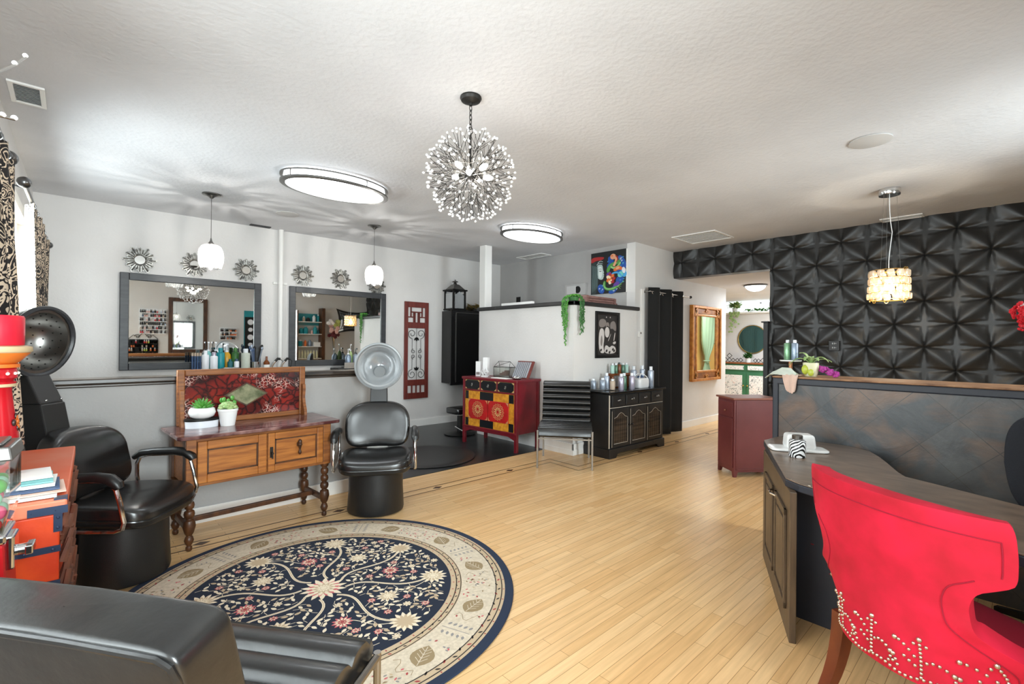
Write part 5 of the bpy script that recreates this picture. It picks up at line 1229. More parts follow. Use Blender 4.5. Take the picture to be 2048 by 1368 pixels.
for k in range(26):
    rr = random.Random(k); cx, cz = rr.choice(((.05, .52), (.27, .5), (.24, .22), (-.13, .08), (.13, .06), (.26, .4))); x, z = cx + rr.uniform(-.06, .06), cz + rr.uniform(-.07, .07)
    A.line(spiral2 if False else [(x + .016 * (1 - i / 9) * cos(i * .9), z + .016 * (1 - i / 9) * sin(i * .9)) for i in range(9)], .005, rr.choice(('art_sky', 'art_white', 'art_aqua')))
A.line(b2((.0, .33), (.03, .5), (.14, .42), (.23, .5), 14), .055, 'art_green'); A.line(b2((.06, .42), (.12, .36), (.2, .4), (.24, .47), 12), .03, 'art_lime')
A.c([(.1, .36), (.14, .33), (.2, .36), (.27, .34), (.29, .37), (.22, .42), (.16, .41)], 'art_orange'); A.c([(.14, .37), (.18, .41), (.24, .39), (.2, .36)], 'art_peach')
A.p(ell(.1, .57, .05, .045, 0, 14), 'art_peach'); A.line(b2((.12, .55), (.2, .55), (.14, .45), (.11, .42), 10), .04, 'art_peach'); A.p(ell(.085, .585, .018, .014, 0, 8), 'art_orange'); A.line(b2((.15, .58), (.2, .56), (.2, .5), (.16, .48), 8), .014, 'art_red')
for k in range(7):
    a = 2 * pi * k / 7; A.p(ell(.06 + .045 * cos(a), .23 + .05 * sin(a), .042, .03, a, 10), ('art_red', 'art_orange', 'art_red', 'art_cream', 'art_orange', 'art_cream', 'art_red')[k])
A.p(ell(.06, .23, .035, .04, 0, 10), 'art_orange'); A.p(ell(.045, .25, .018, .022, 0, 8), 'art_cream'); A.p(ell(.07, .2, .016, .014, 0, 8), 'art_cream'); A.p(ell(.09, .235, .012, .012, 0, 8), 'art_black')
A.p(ell(.24, .28, .05, .045, .3, 12), 'art_aqua'); A.line(b2((.08, .3), (.16, .34), (.24, .3), (.27, .24), 10), .025, 'art_sky'); A.p(ell(.3, .34, .03, .05, .2, 10), 'art_white')
A.line(b2((-.05, .2), (-.1, .08), (.0, .02), (.2, .1), 14), .04, 'art_green'); A.line(b2((-.06, .18), (-.09, .09), (.0, .035), (.16, .085), 14), .014, 'art_lime')
for k in range(4): A.line([(.19, .1), (.24 + .01 * k, .06 + .03 * k)], .01, 'art_lime')
A.mb.build('painted_surface', A.names, t, 0, loc=(0, -.036, 0))
# framed dark photograph on the bulkhead side (generic abstract print)
t = thing('framed_print', 'dark-framed black and white print on the side of the white bulkhead', 'picture', (5.49, 3.97, 1.255)); w, h = .28, .645
f = B(); b = .04
for q in ((-w, 0, -w + b, h), (w - b, 0, w, h), (-w + b, 0, w - b, b), (-w + b, h - b, w - b, h)): f.box(q[0], -.022, q[1], q[2], -.001, q[3])
f.build('frame', 'black_gloss', t, 0, bevel=.003)
A = Art(); A.rect(-w + .03, .03, w - .03, h - .03, 'photo_dark')
A.c([(-.2, .42), (-.2, .53), (-.08, .55), (-.02, .5), (-.06, .43)], 'photo_mid'); A.c([(.06, .4), (.06, .5), (.16, .53), (.21, .46), (.2, .36), (.12, .42)], 'photo_mid')
A.c([(-.2, .08), (-.2, .40), (-.09, .42), (-.07, .28), (-.1, .16), (-.06, .06)], 'photo_light'); A.c([(-.17, .2), (-.14, .34), (-.11, .25), (-.13, .15)], 'photo_mid')
A.p(ell(-.01, .36, .055, .075, 0, 14), 'photo_light'); A.c([(-.05, .42), (.0, .46), (.05, .42), (.03, .5), (-.03, .5)], 'photo_mid'); A.c([(.0, .22), (.04, .26), (.09, .36), (.05, .3)], 'photo_light')
A.c([(.12, .22), (.2, .24), (.2, .2), (.14, .19)], 'photo_light'); A.c([(.14, .24), (.17, .36), (.19, .36), (.16, .24)], 'photo_light')
A.c([(-.08, .06), (-.06, .17), (-.01, .18), (.05, .14), (.1, .18), (.2, .15), (.2, .06)], 'photo_light')
for x, z in ((-.15, .11), (-.02, .1), (.13, .12), (.05, .08), (.16, .1)): A.p(ell(x, z, .026, .018, .6, 8), 'photo_dark')
for x in (-.03, .06): A.p(ell(x, .57, .01, .01, 0, 8), 'photo_light')
A.mb.build('print', A.names, t, 0, loc=(0, -.008, 0))
# small fixtures
t = thing('thermostat', 'small white thermostat beside the black curtain', 'thermostat', (6.36, 4.0, 1.56)); B().box(-.055, -.025, 0, .055, -.001, .09).build('body', 'white_paint', t, 0, bevel=.006); B().box(-.015, -.027, .05, .02, -.025, .075).build('screen', 'photo_mid', t, 0)
t = thing('wall_outlet', 'black electrical outlet on the panelled wall', 'outlet', (7.372, 1.70, 1.39), radians(-90)); B().box(-.06, -.012, 0, .06, 0, .13).build('cover_plate', 'black_paint', t, 0, bevel=.004)
g = B()
for z in (.03, .085):
    for x in (-.02, 0): g.box(x, -.0128, z, x + .008, -.012, z + .02)
    g.ball((.02, -.0125, z + .01), .006, 8, 6, sc=(1, .1, 1))
g.build('sockets', 'nickel', t)
t = thing('wall_vent', 'pale wall vent below the colourful canvas', 'vent', (6.235, 5.135, 2.265), radians(-90)); B().box(-.22, -.05, 0, .22, -.001, .19).build('housing', 'wall_gray', t, 0, bevel=.004)
B().box(-.18, -.056, .03, .02, -.05, .16).build('flap', 'plaster_disc', t, 0, bevel=.003); g = B(); g.cyl((.06, -.053, .09), (.06, -.05, .09), .06, n=24); g.build('opening', 'iron', t)
t = thing('wall_register', 'dark square register low on the alcove wall behind the post', 'vent', (6.235, 6.6, 2.13), radians(-90)); B().box(-.14, -.02, 0, .14, -.001, .24).build('plate', 'wall_gray', t, 0, bevel=.003); B().box(.0, -.026, .03, .11, -.02, .2).build('opening', 'iron', t, 0)
tag(B().box(5.05, 5.02, 2.0, 5.10, 5.72, 2.085).build('white_board', 'white_paint', smooth=0, bevel=.003), 'low white board lying on top of the bulkhead', 'board')
t = thing('ledge_crate', 'whitewashed pinkish wooden crate on the bulkhead ledge', 'crate', (5.52, 4.16, 2.012))
for k in range(3): B().box(-.36 + .0 * k, -.09, .002 + .036 * k, .30 + (.06 if k < 1 else 0), .09, .034 + .036 * k).build('slat', 'ledge_pink', t, 0, bevel=.004)
g = B(); g.box(.27, -.1, 0, .31, .1, .1); g.box(-.37, -.1, 0, -.34, .1, .11); g.build('end_board', 'ledge_pink', t, 0)
# black curtain panel on its rod
t = thing('blackout_curtain', 'black grommet curtain hanging on the side wall', 'curtain', (6.95, 3.88, 0))
cu = B(); X0, X1 = -.47, .55
def cf(u, v):
    x = X0 + (X1 - X0) * u; a = .052 * (1 - .25 * (1 - v)); y = a * cos(2 * pi * u * 2.75 + .5) + .012 * sin(u * 31 + v * 2) * (1 - v)
    return (x + .02 * (1 - v) * sin(u * 17), y, .02 + 2.31 * v)
cu.grid(cf, 90, 14); cu.build('cloth', 'curtain_black', t, 80, solid=.004)
for k in range(6):
    u = (k + .33) / 5.9 ; p = cf(u, .965); g = B()
    g.tube([(p[0] + .004 * 0, p[1] + .02 * cos(a) * 0 - .004, p[2]) if False else (p[0] + .022 * cos(a), p[1] - .006, p[2] + .022 * sin(a)) for a in [2 * pi * i / 18 for i in range(18)]], .005, 6, closed=True); g.build('grommet', 'silver', t)
t = thing('curtain_rod', 'thin steel rod carrying the black curtain', 'curtain rod', (6.95, 3.88, 2.265)); B().cyl((-.50, 0, 0), (.78, 0, 0), .009, n=12).build('rod', 'silver', t)
B().ball((.80, 0, 0), .024, 14, 10).build('finial', 'dark_bronze', t)
for x in (-.47, .68):
    g = B(); g.cyl((x, 0, 0), (x, .119, 0), .006, n=8); g.cyl((x, .11, 0), (x, .119, 0), .018, n=12); g.build('bracket', 'silver', t)
struct(B().box(6.38, 3.978, 0, 6.45, 4.0, 2.30).build('trim_8', 'white_paint', smooth=0, bevel=.003), 'white door casing at the left of the black curtain')
# left wall curtains, rods
def rod(y0, y1, z, label):
    t = thing('window_rod', label, 'curtain rod', (LW0 + .13, 0, z), LWA); B().cyl((0, y0, 0), (0, y1, 0), .013, n=14).build('rod', 'rod_nickel', t)
    for y in (y0, y1):
        s = -1 if y == y0 else 1
        g = B(); g.cyl((0, y, 0), (0, y + s * .03, 0), .014, .02, 12); g.ball((0, y + s * .055, 0), .036, 18, 12); g.build('finial', 'rod_nickel', t)
    for y in (y0 + .12, y1 - .12):
        g = B(); g.tube([(-.129, y, -.06), (-.128, y, -.0), (-.06, y, .012), (0, y, .0)], .006, 8); g.box(-.13, y - .015, -.09, -.124, y + .015, .02); g.build('bracket', 'rod_nickel', t)
rod(.3, 3.42, 2.36, 'pewter curtain rod over the window nearest the street'); rod(4.32, 6.88, 2.43, 'pewter curtain rod over the window near the far wall')
def drape(y0, y1, z0, z1, n, amp, flare, label):
    W_ = y1 - y0; real = W_ * 1.0; NU, NV = 14 * n, 20
    mb = B(); uv = []
    for i in range(NU + 1):
        for j in range(NV + 1):
            u, v = i / NU, j / NV
            x = amp * cos(2 * pi * n * u) * (.75 + .25 * (1 - v)) + flare * (1 - v) + .01 * sin(u * 9 + v * 4)
            mb.v.append((x, y0 + W_ * u, z0 + (z1 - z0) * v)); uv.append((u * real * 1.6, (z1 - z0) * v))
    for i in range(NU):
        for j in range(NV): a = i * (NV + 1) + j; mb.f.append((a, a + NV + 1, a + NV + 2, a + 1)); mb.m.append(0)
    t = thing('drape', label, 'curtain', (LW0 + .13, 0, 0), LWA, 'black and cream damask drapes')
    mb.build('cloth', 'damask', t, 80, uv=uv, solid=.003)
    for k in range(n):
        y = y0 + W_ * (k + .5) / n; g = B(); g.tube([(.02 * cos(a), y, z1 - .0 + .02 * sin(a)) for a in [2 * pi * i / 14 for i in range(14)]], .003, 6, closed=True); g.build('ring', 'rod_nickel', t)
    return t
drape(2.95, 3.40, .92, 2.33, 3, .03, .04, 'black and cream damask drape behind the red candle')
drape(4.75, 6.45, .55, 2.41, 6, .035, .0, 'black and cream damask drape near the far wall, behind the dryer hood')
# beaded branch sconce high on the left wall
t = thing('branch_sconce', 'silver beaded branch ornament high on the left wall', 'wall ornament', (lw(1.3), 1.3, 1.95))
B().lathe([(0, 0), (.05, .004), (.05, .014), (0, .02)], n=20).xf(Matrix.Rotation(radians(90), 4, 'Y')).build('back_plate', 'silver', t)
for k, (p1, p2, p3) in enumerate((((.12, -.1, -.05), (.22, .25, -.02), (.305, .51, .25)), ((.12, .0, -.08), (.22, .1, -.05), (.305, .225, -.014)), ((.1, -.2, .1), (.2, -.25, .2), (.26, -.3, .4)))):
    pts = bez((.01, 0, 0), p1, p2, p3, 16); g = B(); g.tube(pts, [.006 - .003 * i / 16 for i in range(17)], 8); go = g.build('branch', 'silver', t)
    bd = B()
    for i in (9, 11, 13, 15, 16): bd.ball(pts[i] + Vector((0, 0, .004)), .006, 8, 6)
    bd.build('beads', 'crystal', go)

# ================================================================== rug
RC = (1.08, 2.76)
class Flat:
    def __init__(s): s.mb = B(); s.names = []; s.k = 0
    def p(s, poly, m, lift=None):
        if m not in s.names: s.names.append(m)
        s.k += 1; z = .010 + (lift if lift is not None else .0)
        n = len(poly); s.mb.add([(x, y, z) for x, y in poly], [tuple(range(n)) if sum(poly[i][0] * poly[(i + 1) % n][1] - poly[(i + 1) % n][0] * poly[i][1] for i in range(n)) > 0 else tuple(range(n - 1, -1, -1))], s.names.index(m))
    def line(s, pts, w, m, lift):
        P = [Vector(q) for q in pts]
        L_, R_ = [], []
        for i, q in enumerate(P):
            d = P[min(i + 1, len(P) - 1)] - P[max(i - 1, 0)]; d = d.normalized() if d.length > 1e-6 else Vector((1, 0)); n = Vector((-d.y, d.x)) * w / 2; L_.append(q + n); R_.append(q - n)
        for i in range(len(P) - 1): s.p([tuple(R_[i]), tuple(R_[i + 1]), tuple(L_[i + 1]), tuple(L_[i])], m, lift)
    def ring(s, r0, r1, m, lift, n=128):
        for i in range(n):
            a, b_ = 2 * pi * i / n, 2 * pi * (i + 1) / n; s.p([(r0 * cos(a), r0 * sin(a)), (r1 * cos(a), r1 * sin(a)), (r1 * cos(b_), r1 * sin(b_)), (r0 * cos(b_), r0 * sin(b_))], m, lift)
F_ = Flat(); rr = random.Random(21)
F_.mb.lathe([(0, 0), (1.10, 0), (1.105, .004), (1.10, .0095), (0, .0095)], n=128, m=0); F_.names.append('rug_edge')
E_ = .0003
F_.ring(1.0, 1.055, 'rug_beige', 0); F_.ring(1.0, 1.006, 'rug_dark', E_); F_.ring(1.034, 1.040, 'rug_dark', E_); F_.ring(.80, 1.0, 'rug_cream', 0); F_.ring(.735, .80, 'rug_beige', 0); F_.ring(.765, .771, 'rug_dark', E_); F_.ring(.792, .797, 'rug_dark', E_)
F_.p([(.735 * cos(2 * pi * i / 128), .735 * sin(2 * pi * i / 128)) for i in range(128)], 'rug_navy', 0)
def pol(r, a): return (r * cos(a), r * sin(a))
for i in range(120):     # chain bands
    a = 2 * pi * i / 120
    for R_, sz in ((1.02, .012), (.781, .009)):
        x, y = pol(R_, a); F_.p(leafp(x - sz * cos(a + .9), y - sz * sin(a + .9), sz * 2.4, sz * .95, a + pi / 2 + (.6 if i % 2 else -.6), 3), 'rug_dark' if i % 3 else 'rug_red', E_)
    if i % 2 == 0:
        x, y = pol(1.047, a); F_.p(ell(x, y, .006, .004, a, 6), 'rug_red', E_ * 2); x, y = pol(.75, a); F_.p(ell(x, y, .006, .004, a, 6), 'rug_red', E_ * 2)
for i in range(12):      # cream border: big taupe leaves, sprigs and bushes
    a = 2 * pi * i / 12 + .12
    x, y = pol(.90, a); rot = a + pi / 2 + (.5 if i % 2 else -.4)
    lp = leafp(x - .075 * cos(rot), y - .075 * sin(rot), .15, .115, rot, 7); F_.p(lp, 'rug_taupe', E_)
    F_.line([(x - .07 * cos(rot), y - .07 * sin(rot)), (x + .065 * cos(rot), y + .065 * sin(rot))], .004, 'rug_cream', E_ * 2)
    for k in range(4):
        for sg in (-1, 1):
            bx, by = x + (-.045 + .025 * k) * cos(rot), y + (-.045 + .025 * k) * sin(rot); F_.line([(bx, by), (bx + .042 * cos(rot + sg * .8), by + .042 * sin(rot + sg * .8))], .003, 'rug_cream', E_ * 2)
    a2 = a + pi / 12
    if i % 2:
        for rad in (-.06, -.03, 0, .03, .06):     # dotted sprig
            for sg in (-1, 1):
                q = pol(.90 + rad, a2 + sg * .028); F_.p(leafp(q[0], q[1], .03, .016, a2 + sg * 1.2, 3), 'rug_gray', E_)
        F_.line([pol(.82, a2), pol(.98, a2)], .004, 'rug_gray', E_)
    else:
        for k in range(26):                        # feathery bush
            q = pol(.9 + rr.uniform(-.07, .07), a2 + rr.uniform(-.085, .085)); F_.p(leafp(q[0], q[1], .022, .01, rr.random() * 6.28, 3), rr.choice(('rug_gray', 'rug_beige', 'rug_taupe', 'rug_pink')), E_)
    for k in range(8):
        q = pol(rr.uniform(.82, .98), a + rr.choice((-1, 1)) * rr.uniform(.10, .15)); F_.p(leafp(q[0], q[1], .02, .011, rr.random() * 6.28, 3), rr.choice(('rug_red', 'rug_pink', 'rug_gray')), E_)
    F_.line([pol(.83 + .02 * k, a - .13 + .035 * sin(k * 1.3)) for k in range(8)], .0035, 'rug_taupe', E_)
occ = []
def flower(x, y, r, pal, lift=E_ * 3, np=11):
    occ.append((x, y, r))
    for ringk, (f, m) in enumerate(((1.0, pal[0]), (.74, pal[1]), (.5, pal[2]), (.28, pal[1]))):
        off = rr.random() * 6
        for k in range(np):
            a = off + 2 * pi * k / np; F_.p(leafp(x + r * f * .25 * cos(a), y + r * f * .25 * sin(a), r * f * .75, r * f * 2.3 / np * 1.5, a, 4), m, lift + E_ * ringk)
    F_.p(ell(x, y, r * .2, r * .2, 0, 10), pal[2], lift + E_ * 4)
CRM = ('rug_field_cream', 'rug_beige', 'rug_field_cream'); PNK = ('rug_pink', 'rug_field_cream', 'rug_red')
for k in range(8):        # thick curving vines
    a = 2 * pi * k / 8 + .25
    pts = [(v.x, v.y) for v in bez((*pol(.12, a), 0), (*pol(.30, a + .42), 0), (*pol(.42, a - .35), 0), (*pol(.62, a + .05), 0), 16)]
    F_.line(pts, .015, 'rug_field_cream', E_); F_.line(pts, .005, 'rug_beige', E_ * 2)
    for q in pts[::2]: occ.append((*q, .03))
flower(0, 0, .13, ('rug_field_cream', 'rug_pink', 'rug_beige'), E_ * 4, 14); flower(0, 0, .085, CRM, E_ * 9, 12)
for k in range(8):
    a = 2 * pi * k / 8 + .3; flower(*pol(.63, a), .088, CRM if k % 2 else ('rug_field_cream', 'rug_beige', 'rug_beige'), np=13)
    a = 2 * pi * k / 8 + .64; flower(*pol(.40, a), .055 if k % 2 else .066, PNK if k % 2 else CRM)
    q0, q1 = pol(.38, a), pol(.62, 2 * pi * k / 8 + .3 + pi / 4)
    F_.line([(v.x, v.y) for v in bez((*q0, 0), (*pol(.46, a + .3), 0), (*pol(.52, a + .1), 0), (*q1, 0), 10)], .005, 'rug_field_cream', E_)
for tries in range(4000):
    a, r0_ = rr.random() * 6.283, .715 * sqrt(rr.random()); x, y = pol(r0_, a); kind = rr.random(); need = .022 if kind < .26 else .014
    if any(hypot(x - o[0], y - o[1]) < o[2] + need for o in occ) or r0_ > .69: continue
    rot = rr.random() * 6.28
    if kind < .14: flower(x, y, .024, PNK, np=7); F_.line([(x, y), (x + .07 * cos(rot), y + .05 * sin(rot))], .003, 'rug_field_cream', E_)
    elif kind < .26: flower(x, y, .026, CRM, np=7)
    else:
        occ.append((x, y, .013)); F_.p(leafp(x - .018 * cos(rot), y - .018 * sin(rot), .04, .019, rot, 4), rr.choice(('rug_field_cream', 'rug_field_cream', 'rug_beige')), E_ * 3)
        F_.line([(x - .022 * cos(rot), y - .022 * sin(rot)), (x - .05 * cos(rot + .5), y - .05 * sin(rot + .5))], .003, 'rug_field_cream', E_)
tag(F_.mb.build('round_rug', F_.names, smooth=0, loc=(RC[0], RC[1], .0015)), 'round navy and cream floral rug on the maple floor', 'rug')
tag(B().lathe([(0, 0), (.60, 0), (.62, .008), (.60, .016), (.5, .018), (.48, .014), (0, .014)], (3.3, 5.15, .004), 64).build('floor_mat', 'vinyl_base'), 'round dark anti-fatigue mat on the dark tiled floor', 'mat')
# ================================================================== small things
def spray(loc, r, h, body, cap, label, group, name='hair_product_bottle', shoulder=.82, capr=.55, cat='bottle'):
    t = thing(name, label, cat, loc, 0, group)
    hb = h * shoulder
    B().lathe([(0, 0), (r * .94, 0), (r, .006), (r, hb * .93), (r * .9, hb * .97), (r * capr * 1.02, hb), (0, hb)], n=20).build('body', body, t, 40)
    B().lathe([(0, hb), (r * capr, hb), (r * capr, h - .004), (r * capr * .9, h), (0, h)], n=18).build('cap', cap, t, 40)
    return t
def pump(loc, r, h, body, head, label, group, name='pump_bottle'):
    t = thing(name, label, 'bottle', loc, 0, group); hb = h * .68
    B().lathe([(0, 0), (r * .95, 0), (r, .006), (r, hb * .72), (r * .85, hb * .88), (r * .38, hb), (0, hb)], n=20).build('body', body, t, 40)
    g = B(); g.lathe([(0, hb), (r * .4, hb), (r * .4, hb + .02), (r * .12, hb + .024), (r * .12, h - .02), (0, h - .02)], n=14); g.box(-r * .2, -r * .9, h - .022, r * .2, r * .2, h - .004); g.build('pump', head, t, 40)
    return t
# ---- on the sideboard
SBZ = .842; gs = 'hair product bottles on the black sideboard'
def sb(x, y): return (x, y, SBZ)
for k, (x, y, r, h, b, c, lb) in enumerate((
    (5.10, 3.90, .035, .135, 'bottle_gray', 'bottle_white', 'squat grey bottle with white cap, leftmost on the black sideboard'),
    (5.17, 3.80, .040, .15, 'bottle_gray', 'bottle_white', 'second squat grey bottle from the left on the black sideboard'),
    (5.22, 3.68, .034, .14, 'bottle_beige', 'bottle_white', 'squat taupe bottle with white cap at the near edge of the sideboard tray'),
    (5.34, 3.86, .036, .215, 'bottle_blue', 'bottle_white', 'pale blue bottle standing behind the squat grey bottles'),
    (5.46, 3.85, .032, .16, 'bottle_beige', 'bottle_amber', 'beige bottle between the pale blue and lavender bottles'),
    (5.36, 3.64, .037, .215, 'bottle_lav', 'bottle_white', 'lavender bottle left of the green one on the sideboard'),
    (5.50, 3.69, .037, .215, 'bottle_green', 'bottle_white', 'dark green bottle in the front row on the sideboard'),
    (5.58, 3.62, .040, .22, 'bottle_lav', 'bottle_white', 'lavender bottle right of the green one on the sideboard'),
    (5.67, 3.67, .034, .215, 'bottle_gray', 'bottle_white', 'slim grey-blue bottle just left of the white basket'),
    (6.01, 3.87, .045, .29, 'bottle_blue', 'bottle_white', 'tall pale bottle behind the white basket'),
    (6.13, 3.80, .038, .30, 'bottle_blue', 'bottle_white', 'tall pale spray bottle beside the black curtain, the rear one of two'),
    (6.13, 3.66, .041, .29, 'bottle_blue', 'bottle_white', 'tall pale spray bottle at the right front end of the sideboard'))):
    spray(sb(x, y), r, h, b, c, lb, gs)
t = thing('display_riser', 'small amber-brown wooden riser behind the bottles on the sideboard', 'riser', (5.67, 3.88, SBZ)); B().box(-.21, -.035, .0, .21, .035, .012).build('bottom_board', 'bottle_amber', t, 0); B().box(-.22, -.04, .17, .22, .045, .20).build('top_board', 'bottle_amber', t, 0, bevel=.003)
for sx in (-1, 1): B().box(sx * .21, -.035, .0, sx * .2, .035, .17).build('side_board', 'bottle_amber', t, 0)
for x, b, c, lb in ((5.50, 'bottle_mint', 'bottle_white', 'mint bottle at the left end of the wooden riser'), (5.58, 'bottle_green', 'bottle_white', 'green and white bottle second on the wooden riser'), (5.66, 'bottle_amber', 'black_gloss', 'small amber bottle with black cap on the wooden riser'), (5.75, 'bottle_green', 'bottle_white', 'green bottle with white cap, fourth on the wooden riser'), (5.84, 'bottle_mint', 'bottle_white', 'mint bottle at the right end of the wooden riser')):
    spray((x, 3.88, SBZ + .20), .028, .14 if 'amber' not in lb else .15, b, c, lb, 'bottles on the wooden riser')
t = thing('sample_basket', 'white basket with loop handles on the black sideboard', 'basket', (5.85, 3.66, SBZ))
g = B(); g.rbox((0, 0, .065), (.125, .08, .075), n=5, e=.35); g.v = [(x * (1 + .0 * z), y, max(z, 0)) for x, y, z in g.v]; g.build('body', 'white_gloss', t, 60)
for y in (-.05, .05): B().tube([(-.115, y, .12), (-.09, y, .15), (-.04, y * .5, .19), (0, y * .4, .20), (.04, y * .5, .19), (.09, y, .15), (.115, y, .12)], .006, 8).build('handle', 'white_gloss', t)
for x in (-.04, .045): B().ball((x, 0, .15), .028, 10, 7, sc=(1, .8, .8)).build('wrapped_sample', 'navy_print', t)
tag(B().box(-.14, -.09, 0, .14, .09, .008).build('tray', 'nickel', smooth=0, bevel=.002, loc=(5.15, 3.78, SBZ)), 'thin grey tray under the squat bottles on the sideboard', 'tray')
for o in bpy.data.objects:
    if o.parent is None and o.get('group') == gs and o.location.x < 5.25: o.location.z = SBZ + .008
# ---- on the red cabinet (cabinet-local placing)
cab = Matrix.Translation((4.464, 5.06, .962)) @ Matrix.Rotation(radians(-85.2), 4, 'Z')
def onc(x, y): v = cab @ Vector((x, y, 0)); return (v.x, v.y, v.z)
RZ = radians(-85.2)
t = thing('product_box', 'shorter white carton at the left end of the red cabinet', 'carton', onc(-.40, -.04), RZ + .3, 'white cartons on the red cabinet'); B().box(-.04, -.03, 0, .04, .03, .215).build('carton', 'skin_box', t, 0, bevel=.003); B().box(-.03, -.031, .02, .03, -.03, .06).build('label_panel', 'photo_mid', t, 0)
t = thing('product_box', 'taller white carton beside the hanging wall cabinet on the red cabinet', 'carton', onc(-.27, -.02), RZ + .3, 'white cartons on the red cabinet'); B().box(-.04, -.03, 0, .04, .03, .275).build('carton', 'skin_box', t, 0, bevel=.003); B().box(-.03, -.031, .02, .03, -.03, .06).build('label_panel', 'photo_mid', t, 0)
t = thing('diamond_stand', 'small white interlaced diamond ornament on the red cabinet', 'ornament', onc(-.20, -.12), RZ)
g = B()
for dx in (-.03, .03):
    for r_ in (.05, .032): g.tube([(dx + r_, 0, .075), (dx, 0, .075 + r_), (dx - r_, 0, .075), (dx, 0, .075 - r_)], .005, 6, closed=True)
g.box(-.05, -.02, 0, .05, .02, .022); g.build('diamonds', 'white_gloss', t, 0)
t = thing('glass_terrarium', 'small house-shaped glass terrarium on the red cabinet', 'terrarium', onc(.04, .04), RZ + .15)
w, d, h0, h1 = .135, .075, .145, .225
g = B()
P_ = dict(a=(-w, -d, .01), b=(w, -d, .01), c=(w, d, .01), e=(-w, d, .01), A=(-w, -d, h0), Bb=(w, -d, h0), C=(w, d, h0), D=(-w, d, h0), R0=(-w * .75, 0, h1), R1=(w * .75, 0, h1))
for p, q in ('ab', 'bc', 'ce', 'ea'): g.tube([P_[p], P_[q]], .003, 6)
for p, q in (('a', 'A'), ('b', 'Bb'), ('c', 'C'), ('e', 'D'), ('A', 'Bb'), ('Bb', 'C'), ('C', 'D'), ('D', 'A'), ('A', 'R0'), ('D', 'R0'), ('Bb', 'R1'), ('C', 'R1'), ('R0', 'R1'), ('A', 'R1')): g.tube([P_[p], P_[q]], .003, 6)
g.build('metal_frame', 'iron', t)
g = B(); g.box(-w + .002, -d, .012, w - .002, -d + .001, h0); g.box(-w + .002, d - .001, .012, w - .002, d, h0); g.box(-w, -d, .012, -w + .001, d, h0); g.box(w - .001, -d, .012, w, d, h0); g.build('glass_panes', 'glass', t, 0)
B().box(-w + .004, -d + .004, .01, w - .004, d - .004, .03).build('soil', 'soil', t, 0)
g = B()
for k in range(3): g.box(-.06 + .04 * k, -.03, .03, -.02 + .04 * k, .03, .06 + .02 * k)
g.build('wood_pieces', 'driftwood', t, 0)
t = thing('ring_case', 'open wooden ring case with grey rolls leaning on the red cabinet', 'case', onc(.36, .06), RZ)
g = B(); g.hexa([(-.15, -.05, .0), (.15, -.05, 0), (.15, -.03, 0), (-.15, -.03, 0)], [(-.15, .08, .24), (.15, .08, .24), (.15, .1, .23), (-.15, .1, .23)]); g.build('lid', 'panel_red', t, 0, bevel=.004)
g = B()
for i in range(8):
    x = -.13 + .033 * i; g.cyl((x + .0, -.047, .015), (x, .068, .222), .013, n=8)
g.build('ring_rolls', 'ring_tray', t)
tag(B().box(-.15, -.06, 0, .15, .06, .008).build('price_list', 'paper', smooth=0, loc=onc(.16, -.14), rotz=RZ), 'flat cream card lying in front of the terrarium', 'card')
t = thing('ring_dish', 'small dish of silver rings at the right end of the red cabinet', 'dish', onc(.42, -.12), RZ); B().lathe([(0, 0), (.05, 0), (.07, .018), (.066, .02), (.045, .008), (0, .008)], n=24).build('dish', 'silver', t)
g = B()
for i in range(7):
    a = i * .9; c_ = (.025 * cos(a), .025 * sin(a), .028 + .006 * (i % 3)); g.tube([(c_[0] + .011 * cos(u), c_[1] + .004 * sin(a), c_[2] + .011 * sin(u)) for u in [2 * pi * j / 12 for j in range(12)]], .002, 5, closed=True)
g.build('rings', 'silver', t)
# salon chair footrest glimpsed below the red cabinet
t = thing('styling_stool', 'chrome footrest and black hydraulic base behind the red cabinet legs', 'stool', (4.5, 6.06, 0)); B().lathe([(0, .004), (.24, .004), (.25, .02), (.05, .05), (.045, .3), (0, .3)], n=32).build('base', 'plastic_black', t); B().tube([(-.12, -.05, .14), (-.15, -.28, .11), (.15, -.28, .11), (.12, -.05, .14)], .012, 8).build('footrest', 'chrome', t)
B().rbox((0, 0, .38), (.17, .17, .05), n=4).build('seat', 'leather', t, 60); B().cyl((0, 0, .29), (0, 0, .35), .04).build('column', 'chrome', t)
# ---- lantern and plants over the wall cabinet
t = thing('lantern', 'dark candle lantern standing on the black wall cabinet', 'lantern', (5.02, 6.94, 2.03))
g = B(); g.box(-.15, -.15, 0, .15, .15, .025)
for sx in (-1, 1):
    for sy in (-1, 1): g.box(sx * .14, sy * .14, .025, sx * .11, sy * .11, .34)
g.box(-.16, -.16, .34, .16, .16, .365); g.build('frame', 'iron', t, 0, bevel=.003)
g = B()
for y in (-.13, .13): g.prismy([(-.1, .03), (.1, .03), (.1, .26), (0, .33), (-.1, .26)], y - .001, y + .001)
for x in (-.13, .13): g.box(x - .001, -.1, .03, x + .001, .1, .3)
g.build('glass', 'smoke_glass', t, 0)
g = B(); g.hexa([(-.13, -.13, .365), (.13, -.13, .365), (.13, .13, .365), (-.13, .13, .365)], [(-.05, -.05, .46), (.05, -.05, .46), (.05, .05, .46), (-.05, .05, .46)]); g.lathe([(0, .46), (.04, .46), (.02, .5), (.055, .505), (.05, .52), (.012, .53), (.01, .55), (0, .55)], n=16); g.build('chimney_top', 'nickel', t, 30)
B().cyl((0, 0, .025), (0, 0, .17), .035, n=16).build('candle', 'bottle_white', t)
